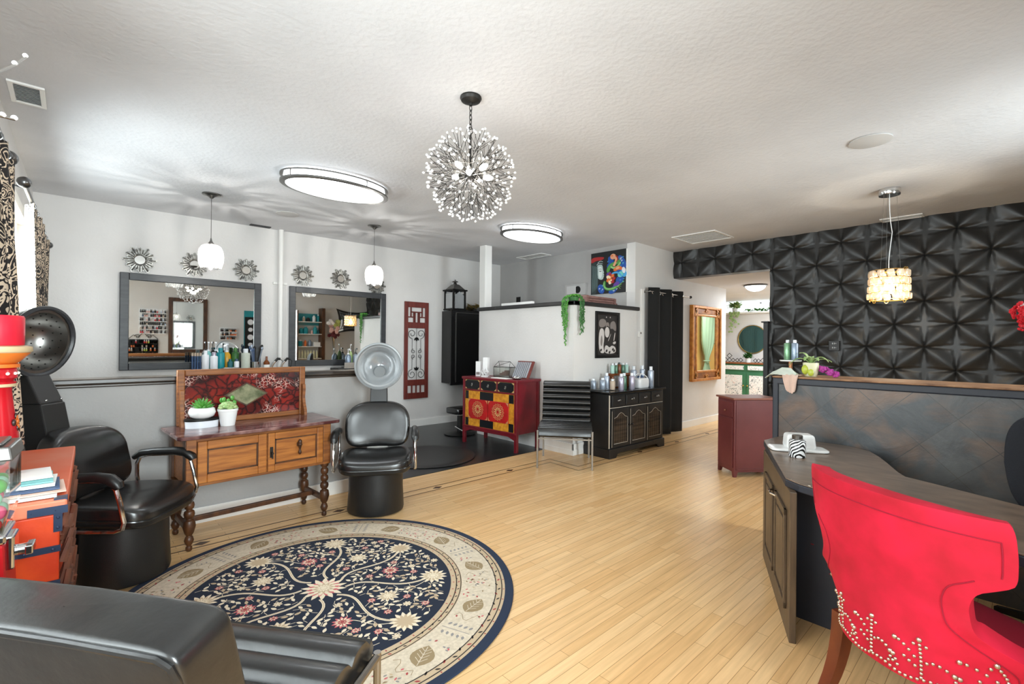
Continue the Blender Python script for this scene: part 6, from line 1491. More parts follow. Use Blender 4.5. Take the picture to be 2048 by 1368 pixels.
def greens(mb, n, R_, H_, L, w, rnd, up=.6, m=0):
    for i in range(n):
        a = rnd.random() * 6.28; el = rnd.uniform(-.2, 1.2) * up; l = L * rnd.uniform(.6, 1.2)
        o = Vector((R_ * rnd.random() * cos(a + 1), R_ * rnd.random() * sin(a + 1), H_ * rnd.random()))
        d = Vector((cos(a) * cos(el), sin(a) * cos(el), sin(el))); s_ = Vector((-sin(a), cos(a), 0)) * w / 2; n_ = d.cross(s_).normalized() * .15 * l
        p = [o, o + d * l * .35 + s_ + n_ * .6, o + d * l * .7 + s_ * .8 + n_ * .7, o + d * l, o + d * l * .7 - s_ * .8 + n_ * .7, o + d * l * .35 - s_ + n_ * .6, o + d * l * .35 + n_ * .8, o + d * l * .7 + n_ * .9]
        mb.add(p, [(0, 1, 6), (1, 2, 7, 6), (2, 3, 7), (0, 6, 5), (6, 7, 4, 5), (7, 3, 4)], m)
rg = random.Random(2)
t = thing('trailing_greenery', 'bunch of olive and gold foliage on the wall cabinet behind the post', 'plant', (5.46, 6.9, 2.03)); g = B(); greens(g, 120, .2, .08, .13, .05, rg, .5); g.v = [(x, min(y, .16), z) for x, y, z in g.v]; g.build('foliage', 'leaf_olive', t, 30)
g = B(); greens(g, 24, .14, .12, .12, .06, rg, .6); g.v = [(x + .16, min(y, .16), z) for x, y, z in g.v]; g.build('gold_leaves', 'leaf_gold', t, 30); B().lathe([(0, 0), (.09, 0), (.1, .06), (0, .06)], n=16).build('pot', 'iron', t)
# ---- trailing string-of-pearls on the bulkhead corner
t = thing('trailing_plant', 'green trailing plant hanging over the corner of the white bulkhead', 'plant', (4.82, 4.02, 2.013))
B().lathe([(0, 0), (.06, 0), (.075, .05), (0, .05)], n=18).build('pot', 'leaf_dark', t)
def strand(mb, x, y, z0, L, rnd, sp=.011):
    n = int(L / sp)
    for i in range(n):
        z = z0 - i * sp; mb.ball((x + rnd.uniform(-.016, .016) * (1 - .3 * i / n), y + rnd.uniform(-.012, .012), z), .0085, 6, 4, sc=(1, 1, 1.4))
for nm, lst, mt in (('front_trails', ((-.10, .055, .60), (-.10, .075, .40), (-.10, .095, .34), (-.10, .03, .36), (-.10, .065, .5), (-.10, .11, .22)), 'leaf'), ('side_trails', ((.03, -.10, .46), (.05, -.10, .33), (.07, -.10, .42), (.085, -.10, .30), (.02, -.10, .28)), 'leaf_dark')):
    g = B()
    for x, y, L in lst:
        strand(g, x, y, .0, L, rg)
        for q in bez((0, 0, .05), (x * .5, y * .5, .09), (x * .9, y * .9, .07), (x, y, .0), 10):
            g.ball((q.x + rg.uniform(-.008, .008), q.y + rg.uniform(-.008, .008), q.z), .009, 6, 4)
    g.build(nm, mt, t)
g = B()
for i in range(60): a = rg.random() * 6.28; r_ = .085 * sqrt(rg.random()); g.ball((r_ * cos(a), r_ * sin(a), .05 + .03 * rg.random()), .012, 6, 4)
g.build('mound', 'leaf', t)
# ---- washstand top
ws = Matrix.Translation((1.055, 4.12, .803)) @ Matrix.Rotation(radians(3.5), 4, 'Z')
def onw(x, y, z=0): v = ws @ Vector((x, y, z)); return (v.x, v.y, v.z)
t = thing('keepsake_box', 'low white oval box with dark lid under the round succulent bowl', 'box', onw(-.345, .06)); B().lathe([(0, 0), (.105, 0), (.108, .05), (0, .05)], n=32, sy=.6).build('box', 'bottle_white', t, 40); B().lathe([(0, .05), (.112, .05), (.112, .066), (0, .066)], n=32, sy=.62).build('lid', 'iron', t, 40)
t = thing('succulent_bowl', 'spiky green succulent in a round white bowl', 'plant', onw(-.345, .06, .066)); B().lathe([(0, 0), (.05, 0), (.078, .018), (.088, .045), (.082, .07), (.07, .08), (.062, .078), (.0, .065)], n=32).build('bowl', 'ceramic', t, 60)
g = B(); r5 = random.Random(8)
for k in range(26):
    a = k * 2.4; el = .25 + 1.1 * k / 26; L = .085; d = Vector((cos(a) * cos(el), sin(a) * cos(el), sin(el))); g.cyl((0, 0, .07), Vector((0, 0, .07)) + d * L * .5, .006, .011, 6); g.cyl(Vector((0, 0, .07)) + d * L * .5, Vector((0, 0, .07)) + d * L, .011, .001, 6)
g.build('leaves', 'leaf', t, 60)
t = thing('succulent_pot', 'pale rosette succulent in a tapered white pot', 'plant', onw(-.185, .02)); B().lathe([(0, 0), (.048, 0), (.066, .11), (.07, .112), (.07, .128), (.062, .128), (.058, .115), (0, .112)], n=32).build('pot', 'ceramic', t, 40)
g = B()
for k in range(22):
    a = k * 2.4; el = .15 + 1.2 * k / 22; d = Vector((cos(a) * cos(el), sin(a) * cos(el), sin(el))); g.ball(Vector((0, 0, .12)) + d * .05, .026, 8, 6, sc=(.9, .9, .55))
g.build('rosette', 'leaf_light', t, 60); g = B()
for k in range(5): a = k * 1.3; g.ball((.045 * cos(a), .045 * sin(a), .17 + .01 * k), .02, 8, 6, sc=(.7, .7, 1))
g.build('outer_leaves', 'leaf', t, 60)
# ---- station shelves below the mirrors with their bottles
for x0, x1, lb in ((1.02, 2.22, 'dark station shelf under the mirror above the washstand'), (2.84, 3.42, 'dark station shelf under the second mirror')):
    t = thing('station_shelf', lb, 'shelf', ((x0 + x1) / 2, 6.93, 1.02)); h = (x1 - x0) / 2; B().box(-h, -.16, .0, h, .168, .035).build('board', 'black_paint', t, 0, bevel=.003)
    for sx in (-1, 1): g = B(); g.add([(sx * (h - .1), .168, -.2), (sx * (h - .1), .168, 0), (sx * (h - .1), -.12, 0), (sx * (h - .08), .168, -.2), (sx * (h - .08), .168, 0), (sx * (h - .08), -.12, 0)], [(0, 1, 2), (5, 4, 3), (0, 3, 4, 1), (1, 4, 5, 2), (2, 5, 3, 0)]); g.build('bracket', 'iron', t, 0)
gb = 'bottles on the shelf above the washstand'; SZ_ = 1.055
for x, y, r, h, b, c, lb, kd in ((1.19, 6.83, .04, .27, 'bottle_white', 'bottle_white', 'white tapered bottle, left of the pair behind the washstand', 's'), (1.275, 6.80, .042, .25, 'bottle_white', 'bottle_lav', 'white bottle, right of the pair behind the washstand', 's'),
    (1.25, 7.0, .04, .38, 'teal_print', 'bottle_white', 'mint pump bottle behind the white pair', 'p'), (1.36, 6.88, .048, .30, 'teal', 'teal', 'turquoise bottle on the shelf before the mirror', 's'), (1.33, 7.0, .04, .38, 'iron', 'bottle_white', 'dark pump bottle behind the turquoise one', 'p'),
    (1.45, 6.98, .05, .36, 'bottle_yellow', 'bottle_white', 'yellow pump bottle on the station shelf', 'p'), (1.545, 6.97, .042, .30, 'leaf_dark', 'leaf_dark', 'green bottle right of the yellow pump bottle', 's'), (1.64, 6.86, .052, .29, 'cloth_sage', 'bottle_white', 'frosted grey-green bottle near the brush holder', 's'),
    (1.46, 6.84, .03, .16, 'teal_dark', 'teal_dark', 'short teal jar before the yellow bottle', 's'), (1.53, 6.83, .03, .16, 'bottle_white', 'navy_print', 'short white jar before the green bottle', 's')):
    (spray if kd == 's' else pump)((x, y, SZ_), r, h, b, c, lb, gb)
t = thing('product_tray', 'round silver tray holding jars on the station shelf', 'tray', (1.46, 6.83, SZ_)); t.location.y = 6.79; B().lathe([(0, 0), (.07, 0), (.075, .05), (.07, .055), (.06, .01), (0, .01)], n=28, sx=1.4, sy=.45).build('tray', 'nickel', t)
t = thing('curler_rack', 'small rack of white end papers and blue rods by the white bottles', 'rack', (1.10, 6.86, SZ_)); g = B()
for i in range(4): g.cyl((-.04 + .027 * i, 0, .0), (-.04 + .027 * i, 0, .2), .011, n=10)
g.build('rods', 'navy_print', t); g = B()
for i in range(4): g.cyl((-.04 + .027 * i, 0, .2), (-.04 + .027 * i, 0, .24), .012, n=10)
g.build('rod_tips', 'bottle_beige', t)
t = thing('tool_holder', 'chrome holder of combs and brushes on the station shelf', 'holder', (1.76, 6.88, SZ_)); B().lathe([(0, 0), (.05, 0), (.05, .12), (.046, .12), (.046, .01), (0, .01)], n=24).build('cup', 'chrome', t)
r6 = random.Random(3)
for i in range(9):
    a = r6.random() * 6.28; b_ = Vector((.02 * cos(a), .02 * sin(a), .012)); e = Vector((.08 * cos(a), .05 * sin(a), .26 + .07 * r6.random())); g = B(); g.cyl(b_, e, .006, .01, 8); g.ball(e, .016, 8, 6, sc=(1, .6, 1.6)); g.build('comb', ('iron', 'navy_print', 'bottle_gray')[i % 3], t)
t = thing('spray_flask', 'small amber flask with white label beside the comb holder', 'bottle', (1.88, 6.82, SZ_)); B().lathe([(0, 0), (.036, 0), (.038, .11), (.014, .14), (.012, .19), (0, .19)], n=20).build('flask', 'bottle_amber', t); B().lathe([(.0385, .02), (.0395, .021), (.0395, .08), (.0385, .081)], n=20).build('label_band', 'paper', t)
for x, lb in ((2.0, 'black and silver curling iron nearest the comb holder'), (2.12, 'black curling iron leaning beside the white pipe')):
    t = thing('curling_iron', lb, 'curling iron', (x, 6.86, SZ_), 0, 'curling irons on the station shelf'); B().tube([(-.06, 0, .01), (-.03, 0, .08), (0, 0, .12)], .013, 10).build('barrel', 'chrome', t); B().tube([(0, 0, .12), (.03, .0, .155), (.06, 0, .15)], .017, 10).build('handle', 'plastic_black', t); B().tube([(.06, 0, .15), (.10, .02, .12), (.09, .04, .04), (.02, .05, .01)], .004, 6).build('cord', 'plastic_black', t)
t = thing('bottle_rack', 'mirrored rack holding the pump bottles under the second mirror', 'rack', (3.12, 6.85, 1.055)); B().box(-.19, -.05, 0, .19, .06, .02).build('base', 'nickel', t, 0); B().box(-.19, -.055, .0, .19, -.05, .085).build('rail', 'silver', t, 0)
for x, y, h, b, c, lb in ((3.005, 6.84, .27, 'bottle_slate', 'white_gloss', 'grey-blue pump bottle at the left of the mirrored rack'), (3.06, 6.885, .34, 'leaf_light', 'white_gloss', 'tall green-white pump bottle behind the others in the mirrored rack'), (3.125, 6.845, .28, 'bottle_gray', 'black_gloss', 'silver-grey pump bottle in the middle of the mirrored rack'), (3.25, 6.85, .27, 'bottle_white', 'black_gloss', 'white pump bottle with black head at the right of the mirrored rack')):
    pump((x, y, 1.075), .045 if y < 6.88 else .03, h, b, c, lb, 'pump bottles in the mirrored rack')
# ---- trunk top: candle stick, magazines
t = thing('candle_holder', 'tall red folk-painted wooden candle holder on the orange trunk', 'candle holder', (-.226, 2.70, .882))
cprof = [(0, 0), (.075, 0), (.078, .02), (.07, .05), (.074, .09), (.075, .14), (.068, .22), (.056, .30), (.050, .37), (.052, .385)]
B().lathe(cprof, n=36).build('stem', 'folk_red', t, 60)
B().lathe([(.05, .385), (.062, .387), (.062, .40), (.055, .403), (.058, .41), (.066, .415), (.064, .45), (.058, .455)], n=36).build('collar', 'folk_red', t, 60)
B().lathe([(.052, .378), (.063, .381), (.063, .392), (.052, .394)], n=36).build('lower_band', 'folk_band', t, 60)
B().lathe([(.056, .452), (.072, .455), (.072, .468), (.06, .47), (.07, .475), (.10, .51), (.10, .515)], n=36).build('cup', 'folk_orange', t, 60)
B().lathe([(0, .512), (.10, .512), (.108, .518), (.106, .536), (.09, .54), (0, .54)], n=36).build('drip_plate', 'folk_band', t, 60)
g = B()
for k in range(14): a = 2 * pi * k / 14; g.ball((.066 * cos(a), .066 * sin(a), .432), .008, 8, 6, sc=(.5, .5, 1) if 0 else (.8, .8, .8))
g.build('dots', 'folk_white', t)
g = B(); g2 = B()
def petal_on(mb, ang, z, s, n, out=.0015):
    for k in range(n):
        a = 2 * pi * k / n; du, dz = s * cos(a), s * sin(a); zz = z + dz
        rr_ = .076 if zz < .17 else .074 - (zz - .17) * .115
        th = ang + du / rr_; mb.ball((rr_ * cos(th), rr_ * sin(th), zz), s * .62, 10, 6, sc=(.35 + .65 * abs(sin(th)), .35 + .65 * abs(cos(th)), 1))
for ang, z, s in ((-.15, .24, .02), (-1.2, .13, .024), (-2.3, .26, .02), (.9, .14, .022), (2.2, .2, .02), (-.6, .055, .018)): petal_on(g2, ang, z, s * 1.12, 4); petal_on(g, ang, z, s, 4)
g2.v = [(x * .985, y * .985, z) for x, y, z in g2.v]; g2.build('flower_outlines', 'folk_dark', t); g.v = [(x * 1.002, y * 1.002, z) for x, y, z in g.v]; g.build('painted_flowers', 'folk_orange', t)
t = thing('pillar_candle', 'thick red pillar candle on the painted holder', 'candle', (-.226, 2.70, .882 + .541)); B().lathe([(0, .0), (.082, 0), (.084, .004), (.084, .108), (.08, .116), (.06, .112), (0, .108)], n=40).build('wax', 'candle_red', t, 50); B().cyl((0, 0, .108), (.003, 0, .122), .002, n=6).build('wick', 'iron', t)
gm = 'brochures fanned on the orange trunk'; r7 = random.Random(12)
for k, (y, x, rz, m_, lb) in enumerate(((2.60, -.19, .06, 'paper', 'white brochure nearest the candle holder on the trunk'), (2.55, -.185, .03, 'teal_print', 'pale teal brochure in the fan on the trunk'), (2.515, -.175, -.02, 'paper', 'white booklet in the middle of the fan on the trunk'), (2.48, -.165, .02, 'navy_print', 'navy brochure in the fan on the trunk'), (2.45, -.15, .05, 'cloth_pink', 'pinkish leaflet in the fan on the trunk'), (2.42, -.17, .0, 'paper', 'white leaflet nearest the gumball machine on the trunk'))):
    g = B(); z0 = .882 + .0015 * k; g.hexa([(-.13, -.1, 0), (.13, -.1, 0), (.13, .1, .0), (-.13, .1, .0)], [(-.13, -.1, .004), (.13, -.1, .004), (.13, .1, .004), (-.13, .1, .004)])
    o = g.build('brochure', m_, smooth=0); o.location = (x - .0, y + .03, .884 + .0065 * (5 - k)); o.rotation_euler = (radians(0), 0, rz); tag(o, lb, 'brochure', gm)
# ---- gumball machine on its stand
GX, GY = -.212, 2.06
t = thing('gumball_machine', 'clear-sided gumball machine with red base before the orange trunk', 'gumball machine', (GX, GY, 0), radians(-4))
B().lathe([(0, 0), (.15, 0), (.15, .02), (.04, .04), (.03, .08), (.03, .62), (.06, .64), (0, .64)], n=28).build('stand', 'iron', t)
g = B(); g.hexa([(-.085, -.085, .64), (.085, -.085, .64), (.085, .085, .64), (-.085, .085, .64)], [(-.075, -.075, .86), (.075, -.075, .86), (.075, .075, .86), (-.075, .075, .86)]); g.build('base', 'red_base', t, 0, bevel=.01)
g = B(); g.box(.074, -.04, .77, .092, .04, .87); g.box(-.08, -.08, .86, .08, .08, .885); g.build('coin_mechanism', 'chrome', t, 0, bevel=.006)
g = B(); g.cyl((.09, 0, .815), (.125, 0, .815), .016, n=14); g.box(.112, -.03, .803, .13, .03, .83); g.build('crank_handle', 'chrome', t, 0, bevel=.003)
g = B(); s0, s1 = .072, .088
for a, b_ in (((-s0, -s0), (s0, -s0)), ((s0, -s0), (s0, s0)), ((s0, s0), (-s0, s0)), ((-s0, s0), (-s0, -s0))):
    k = s1 / s0; g.add([(a[0], a[1], .885), (b_[0], b_[1], .885), (b_[0] * k, b_[1] * k, .96), (a[0] * k, a[1] * k, .96), (a[0] * k, a[1] * k, 1.10), (b_[0] * k, b_[1] * k, 1.10)], [(0, 1, 2, 3), (3, 2, 5, 4)])
g.build('glass_body', 'glass', t, 0, solid=.003)
g = B(); g.hexa([(-.095, -.095, 1.10), (.095, -.095, 1.10), (.095, .095, 1.10), (-.095, .095, 1.10)], [(-.088, -.088, 1.14), (.088, -.088, 1.14), (.088, .088, 1.14), (-.088, .088, 1.14)]); g.box(-.07, -.07, 1.14, .07, .07, 1.15); g.build('lid', 'nickel', t, 0, bevel=.006)
gums = ('pink', 'green', 'cream', 'red', 'lilac', 'mint', 'white'); proto = {}; r8 = random.Random(31); n = 0
for lay in range(4):
    for i in range(3):
        for j in range(3):
            c = gums[(i * 5 + j * 3 + lay * 4 + r8.randrange(3)) % 7]; off = .012 if lay % 2 else -.006
            loc = (GX + (-.046 + .046 * i) + off * .6, GY + (-.046 + .046 * j) - off * .6, .908 + lay * .038)
            if c not in proto:
                o = B().ball((0, 0, 0), .0215, 16, 10).build('gumball', 'gum_' + c); proto[c] = o; tag(o, c + ' gumball inside the gumball machine', 'gumball', c + ' gumballs in the machine')
            else: o = proto[c].copy(); COL.objects.link(o)
            o.location = loc
# ---- counter-top things (slate wall cap at z 1.226)
CT = 1.227
t = thing('cake_stand', 'white marble cake stand with wooden stem on the counter wall', 'cake stand', (3.99, 1.20, CT)); B().lathe([(0, 0), (.04, 0), (.04, .012), (.014, .02), (.012, .06), (.014, .105), (0, .105)], n=24).build('stem', 'copper', t); B().lathe([(0, .105), (.07, .105), (.073, .109), (.073, .115), (0, .116)], n=40).build('plate', 'marble_white', t)
for y, m_, lb in ((1.222, 'bottle_sage', 'sage green bottle on the cake stand'), (1.172, 'bottle_slate', 'slate blue bottle on the cake stand')):
    spray((3.99, y, CT + .1165), .0235, .15, m_, 'bottle_white', lb, 'bottles on the cake stand', shoulder=.86, capr=.5)
t = thing('potted_orchid', 'lime and cream pot with strappy leaves on the counter wall', 'plant', (3.97, 1.06, CT)); B().lathe([(0, 0), (.036, 0), (.045, .02), (.05, .06), (.051, .1), (.047, .1), (.045, .085), (0, .085)], n=32).build('pot', 'pot_cream', t, 50)
g = B()
for th, z, s in ((2.6, .05, .028), (3.4, .03, .02), (1.2, .07, .02)): g.ball((.047 * cos(th), .047 * sin(th), z), s, 12, 8, sc=(.35 + .65 * abs(sin(th)), .35 + .65 * abs(cos(th)), 1.3))
g.build('lime_patches', 'pot_lime', t)
def strap(mb, a, L, w, rise, droop, z0=.085, n=8):
    pts = bez((0, 0, z0), (L * .3 * cos(a), L * .3 * sin(a), z0 + rise), (L * .7 * cos(a), L * .7 * sin(a), z0 + rise), (L * cos(a), L * sin(a), z0 + rise - droop), n); s_ = Vector((-sin(a), cos(a), 0)); vs = []
    for i, p in enumerate(pts): ww = w * sin(pi * min(.96, (i + .6) / (n + 1))) ** .7; vs += [p - s_ * ww + Vector((0, 0, .006)), p, p + s_ * ww + Vector((0, 0, .006))]
    mb.add(vs, [(i * 3 + j, (i + 1) * 3 + j, (i + 1) * 3 + j + 1, i * 3 + j + 1) for i in range(n) for j in range(2)])
g = B()
for a, L, ri, dr_ in ((2.0, .14, .06, .07), (-1.5, .11, .07, .05), (-1.2, .13, .05, .03), (1.4, .08, .09, .01), (3.0, .1, .07, .04), (-2.4, .1, .06, .03), (.2, .09, .07, .03)): strap(g, a, L, .018, ri, dr_)
g.build('leaves', 'leaf_light', t, 60, solid=.0015)
t = thing('orchid_spray', 'magenta orchid blossoms lying on the counter beside the lime pot', 'flowers', (3.98, .955, CT)); g = B(); r9 = random.Random(6)
for k in range(11):
    c = Vector((r9.uniform(-.03, .03), .045 - .10 * k / 11 + r9.uniform(-.012, .012), .055 - .045 * k / 11 + r9.uniform(0, .012)))
    for j in range(5): a = 2 * pi * j / 5 + k; g.ball(c + Vector((-.004, .011 * cos(a), .011 * sin(a))), .011, 8, 6, sc=(.4, 1, 1))
    g.ball(c + Vector((-.008, 0, 0)), .005, 6, 5)
g.v = [(x, y, max(z, .0)) for x, y, z in g.v]
g.build('blossoms', 'orchid', t); B().tube([(0, .07, .06), (.0, .03, .05), (0, -.03, .02), (0, -.065, .004)], .003, 6).build('stem', 'leaf_dark', t)
def cloth(name, label, P, m_, seed):      # P: grid of control points (rows)
    nr, nc = len(P), len(P[0]); g = B(); r_ = random.Random(seed); N = 10
    def at(u, v):
        x, y = u * (nr - 1), v * (nc - 1); i, j = min(int(x), nr - 2), min(int(y), nc - 2); a, b_ = x - i, y - j
        a = a * a * (3 - 2 * a); q = Vector(P[i][j]) * (1 - a) * (1 - b_) + Vector(P[i + 1][j]) * a * (1 - b_) + Vector(P[i][j + 1]) * (1 - a) * b_ + Vector(P[i + 1][j + 1]) * a * b_
        return q + Vector((-.004 * sin(v * 14 + seed), .0, .0035 * sin(v * 17 + u * 5 + seed)))
    g.grid(at, 3 * N, 2 * N); return tag(g.build(name, m_, smooth=80, solid=.003), label, 'cloth')
cloth('folded_cloth', 'pale sage cloth bunched under the cake stand on the counter end', [[(3.83, 1.325, 1.205), (3.86, 1.32, 1.215), (3.92, 1.30, 1.232)], [(3.83, 1.29, 1.236), (3.87, 1.275, 1.26), (3.93, 1.27, 1.25)], [(3.83, 1.24, 1.24), (3.88, 1.225, 1.29), (3.94, 1.23, 1.27)], [(3.83, 1.17, 1.238), (3.88, 1.165, 1.285), (3.93, 1.16, 1.26)], [(3.83, 1.12, 1.236), (3.87, 1.125, 1.245), (3.93, 1.12, 1.235)]], 'cloth_sage', 1)
cloth('draped_cloth', 'pale pink patterned cloth hanging over the slate tiles', [[(3.92, 1.205, 1.236), (3.92, 1.155, 1.238), (3.92, 1.10, 1.236)], [(3.826, 1.205, 1.238), (3.824, 1.155, 1.24), (3.826, 1.10, 1.238)], [(3.822, 1.195, 1.19), (3.82, 1.155, 1.19), (3.822, 1.108, 1.19)], [(3.822, 1.178, 1.13), (3.819, 1.15, 1.12), (3.822, 1.115, 1.135)], [(3.822, 1.168, 1.116), (3.82, 1.14, 1.104), (3.822, 1.122, 1.118)]], 'cloth_pink', 2)
# ---- desk-top things
t = thing('tissue_tray', 'white lidded dish on a white tray at the desk corner', 'dish', (3.42, .985, .781), radians(-58)); g = B(); g.rbox((0, 0, .008), (.165, .085, .009), n=5, e=.35); g.build('tray', 'ceramic', t, 60); g = B(); g.hexa([(-.075, -.06, .014), (.095, -.06, .014), (.095, .06, .014), (-.075, .06, .014)], [(-.07, -.054, .105), (.086, -.054, .105), (.086, .054, .105), (-.07, .054, .105)]); g.build('lid', 'ceramic', t, 0, bevel=.018, seg=3)
t = thing('zebra_jar', 'zebra-striped jar with steel lid on the desk', 'jar', (3.21, .925, .781)); B().lathe([(0, 0), (.042, 0), (.045, .005), (.045, .098), (.036, .106), (0, .106)], n=36).build('jar', 'zebra', t, 50); B().lathe([(0, .106), (.028, .106), (.029, .128), (.026, .131), (0, .131)], n=28).build('lid', 'nickel', t, 40)
# red flower arrangement at the frame's right edge, on a tall vase behind the desk
t = thing('flower_vase', 'red and white silk flowers in a glass trumpet vase on the counter wall', 'flowers', (4.06, -.06, CT)); B().lathe([(0, 0), (.06, 0), (.055, .01), (.014, .02), (.012, .22), (.03, .3), (.05, .33), (.047, .33), (.02, .26), (0, .22)], n=28).build('vase', 'glass', t, 50)
r10 = random.Random(14)
for nm, m_, n_, c0, R_ in (('red_blossoms', 'flower_red', 60, (0, .03, .42), .10), ('white_blossoms', 'flower_white', 20, (0, .0, .49), .08), ('green_leaves', 'leaf_dark', 14, (0, 0, .35), .09)):
    g = B()
    for k in range(n_):
        d = Vector((r10.gauss(0, 1), r10.gauss(0, 1), r10.gauss(0, .8))).normalized(); c = Vector(c0) + d * R_ * r10.uniform(.4, 1)
        ax = d.orthogonal().normalized(); ay = d.cross(ax)
        for j in range(5): a = 2 * pi * j / 5 + k; g.ball(c + (ax * cos(a) + ay * sin(a)) * .009, .0085, 6, 4)
    g.build(nm, m_, t)
g = B()
for k in range(7): a = k * .9; g.tube([(0, 0, .25), (.03 * cos(a), .03 * sin(a), .35), (.06 * cos(a), .06 * sin(a), .44)], .003, 5)
g.build('stems', 'leaf_dark', t)
# ---- hall cabinet top and ledge plants
HZ = 1.036
for k, (y, s, z) in enumerate(((5.06, .05, 0), (4.97, .05, 0), (4.88, .045, 0), (4.78, .045, 0), (4.70, .05, 0), (4.36, .045, 0), (4.29, .045, 0), (4.19, .055, 0))):
    t = thing('geometric_ornament', ('black wire diamond ornament, %s on the green hall cabinet' % ('leftmost', 'second from the left', 'third from the left', 'fourth from the left', 'nearest the small plant on its left', 'just right of the small plant', 'second from the right', 'largest, rightmost')[k]), 'ornament', (11.98, y, HZ), 0, 'black wire diamonds on the hall cabinet')
    g = B()
    for r_ in ((s,) if k else (s,)): g.tube([(0, r_, s + .004), (0, 0, 2 * s + .004), (0, -r_, s + .004), (0, 0, .004)], .009, 6, closed=True)
    if k == 1: g.tube([(0, s * 1.2, 3.1 * s), (0, 0, 4.3 * s), (0, -s * 1.2, 3.1 * s), (0, 0, 1.95 * s)], .009, 6, closed=True)
    g.build('frame', 'iron', t, 0)
t = thing('hall_plant', 'small bushy plant in a pale pot on the green hall cabinet', 'plant', (11.97, 4.52, HZ)); B().lathe([(0, 0), (.055, 0), (.065, .1), (0, .1)], n=20).build('pot', 'marble_white', t); g = B(); greens(g, 90, .08, .08, .11, .045, rg, .8); g.v = [(x, y, z + .09) for x, y, z in g.v]; g.build('foliage', 'leaf_dark', t, 30)
t = thing('ledge_plant', 'trailing pothos at the left end of the hall ledge', 'plant', (12.25, 4.95, 2.276)); B().lathe([(0, 0), (.06, 0), (.07, .1), (0, .1)], n=18).build('pot', 'marble_white', t); g = B(); greens(g, 90, .12, .12, .14, .07, rg, .7); g.v = [(x, y, max(z + .08, .005)) for x, y, z in g.v]
for k in range(60): a = rg.random(); greens(g, 0, 0, 0, 0, 0, rg); g.ball((-.09 + rg.uniform(-.02, .02), rg.uniform(-.12, .12), .0 - .5 * a * a + .0), .03, 6, 4, sc=(.4, 1, .8))
g.build('foliage', 'leaf_light', t, 30)
t = thing('ledge_garland', 'low leafy garland lying along the hall ledge', 'garland', (12.25, 4.2, 2.276)); g = B()
for k in range(16):
    n0 = len(g.v); greens(g, 9, .05, .05, .11, .05, rg, .5); 
    for i in range(n0, len(g.v)): v = g.v[i]; g.v[i] = (v[0], v[1] - .45 + .06 * k, max(v[2], .003))
g.build('foliage', 'leaf', t, 30)
t = thing('dark_wall_hook', 'dark bracket on the white door jamb in the hall', 'hook', (7.35, 2.57, 1.40)); t.location = (9.47, 6.4, 1.4); B().box(0, -.02, 0, .02, .02, .1).build('bracket', 'iron', t, 0)
# ================================================================== what the mirrors show: things along the rear wall and in the hall
RW = -1.2
def polish(name, label, x0, x1, rows, bot, cols, rackm, group, seed, gap, hgt):
    t = thing(name, label, 'rack', ((x0 + x1) / 2, RW, bot), pi, group); w = (x1 - x0) / 2; r_ = random.Random(seed)
    g = B(); g.box(-w, -.012, -.02, w, 0, rows * gap)
    for k in range(rows): g.box(-w, -.075, k * gap - .012, w, -.012, k * gap)
    g.build('rack', rackm, t, 0)
    n_ = int(2 * w / .042)
    for k in range(rows):
        for ci in range(len(cols)):
            g = B(); h_ = B(); any_ = False
            for i in range(n_):
                if r_.randrange(len(cols)) == ci or (i * len(cols) // n_ == ci and r_.random() < .6):
                    x = -w + .03 + i * (2 * w - .06) / (n_ - 1); g.box(x - .013, -.06, k * gap, x + .013, -.03, k * gap + hgt * .55); h_.box(x - .008, -.053, k * gap + hgt * .55, x + .008, -.037, k * gap + hgt); any_ = True
            if any_: q = g.build('polish_bottles', cols[ci], t, 0); q['kind'] = 'stuff'; c_ = h_.build('caps', 'bottle_white' if k % 2 else 'iron', q, 0)
    return t
polish('polish_rack', 'clear six-tier rack of nail polishes on the rear wall, seen in the mirror', 1.22, 1.79, 6, 1.62, ('bottle_gray', 'flower_red', 'bottle_beige', 'flower_pink', 'navy_print'), 'white_gloss', 'nail polish racks', 5, .105, .085)
polish('polish_rack', 'iron-topped rack of orange and green nail polishes on the rear wall', 1.0, 1.62, 4, 1.06, ('art_orange', 'pot_lime', 'bottle_beige', 'flower_red'), 'iron', 'nail polish racks', 6, .10, .085)
t = thing('scroll_topper', 'black wire scroll crest above the iron polish rack', 'wall ornament', (1.31, RW, 1.47), pi); g = B(); g.tube([(-.3, -.02, 0), (-.2, -.02, .1), (-.1, -.02, .05), (0, -.02, .17), (.1, -.02, .05), (.2, -.02, .1), (.3, -.02, 0)], .007, 6)
for sx in (-1, 1): g.tube(spiral(sx * .12, .06, .06, 0, 1.2, 16), .006, 6)
g.build('wire', 'iron', t)
polish('polish_rack', 'small three-tier rack of coral nail polishes on the rear wall', 3.01, 3.43, 3, 1.48, ('art_orange', 'bottle_beige', 'art_peach'), 'white_gloss', 'nail polish racks', 7, .11, .09)
t = thing('rear_mirror', 'dark-framed mirror on the rear wall, seen in the station mirror', 'mirror', (2.27, RW, 1.10), pi); w, h, b = .44, 1.48, .10; f = B()
for q in ((-w, 0, -w + b, h), (w - b, 0, w, h), (-w + b, 0, w - b, b), (-w + b, h - b, w - b, h)): f.box(q[0], -.04, q[1], q[2], -.001, q[3])
f.build('frame', 'oak_dark', t, 0, bevel=.01); B().box(-w + b, -.018, b, w - b, -.01, h - b).build('glass', 'mirror', t, 0)
t = thing('moon_banner', 'teal and black banner with pale moons on the rear wall', 'banner', (3.79, RW, .96), pi); B().box(-.17, -.012, 0, .17, -.001, 1.36).build('cloth', 'teal', t, 0)
g = B(); g.box(-.15, -.016, 0, .15, -.012, 1.18); g.build('dark_strip', 'iron', t, 0); g = B()
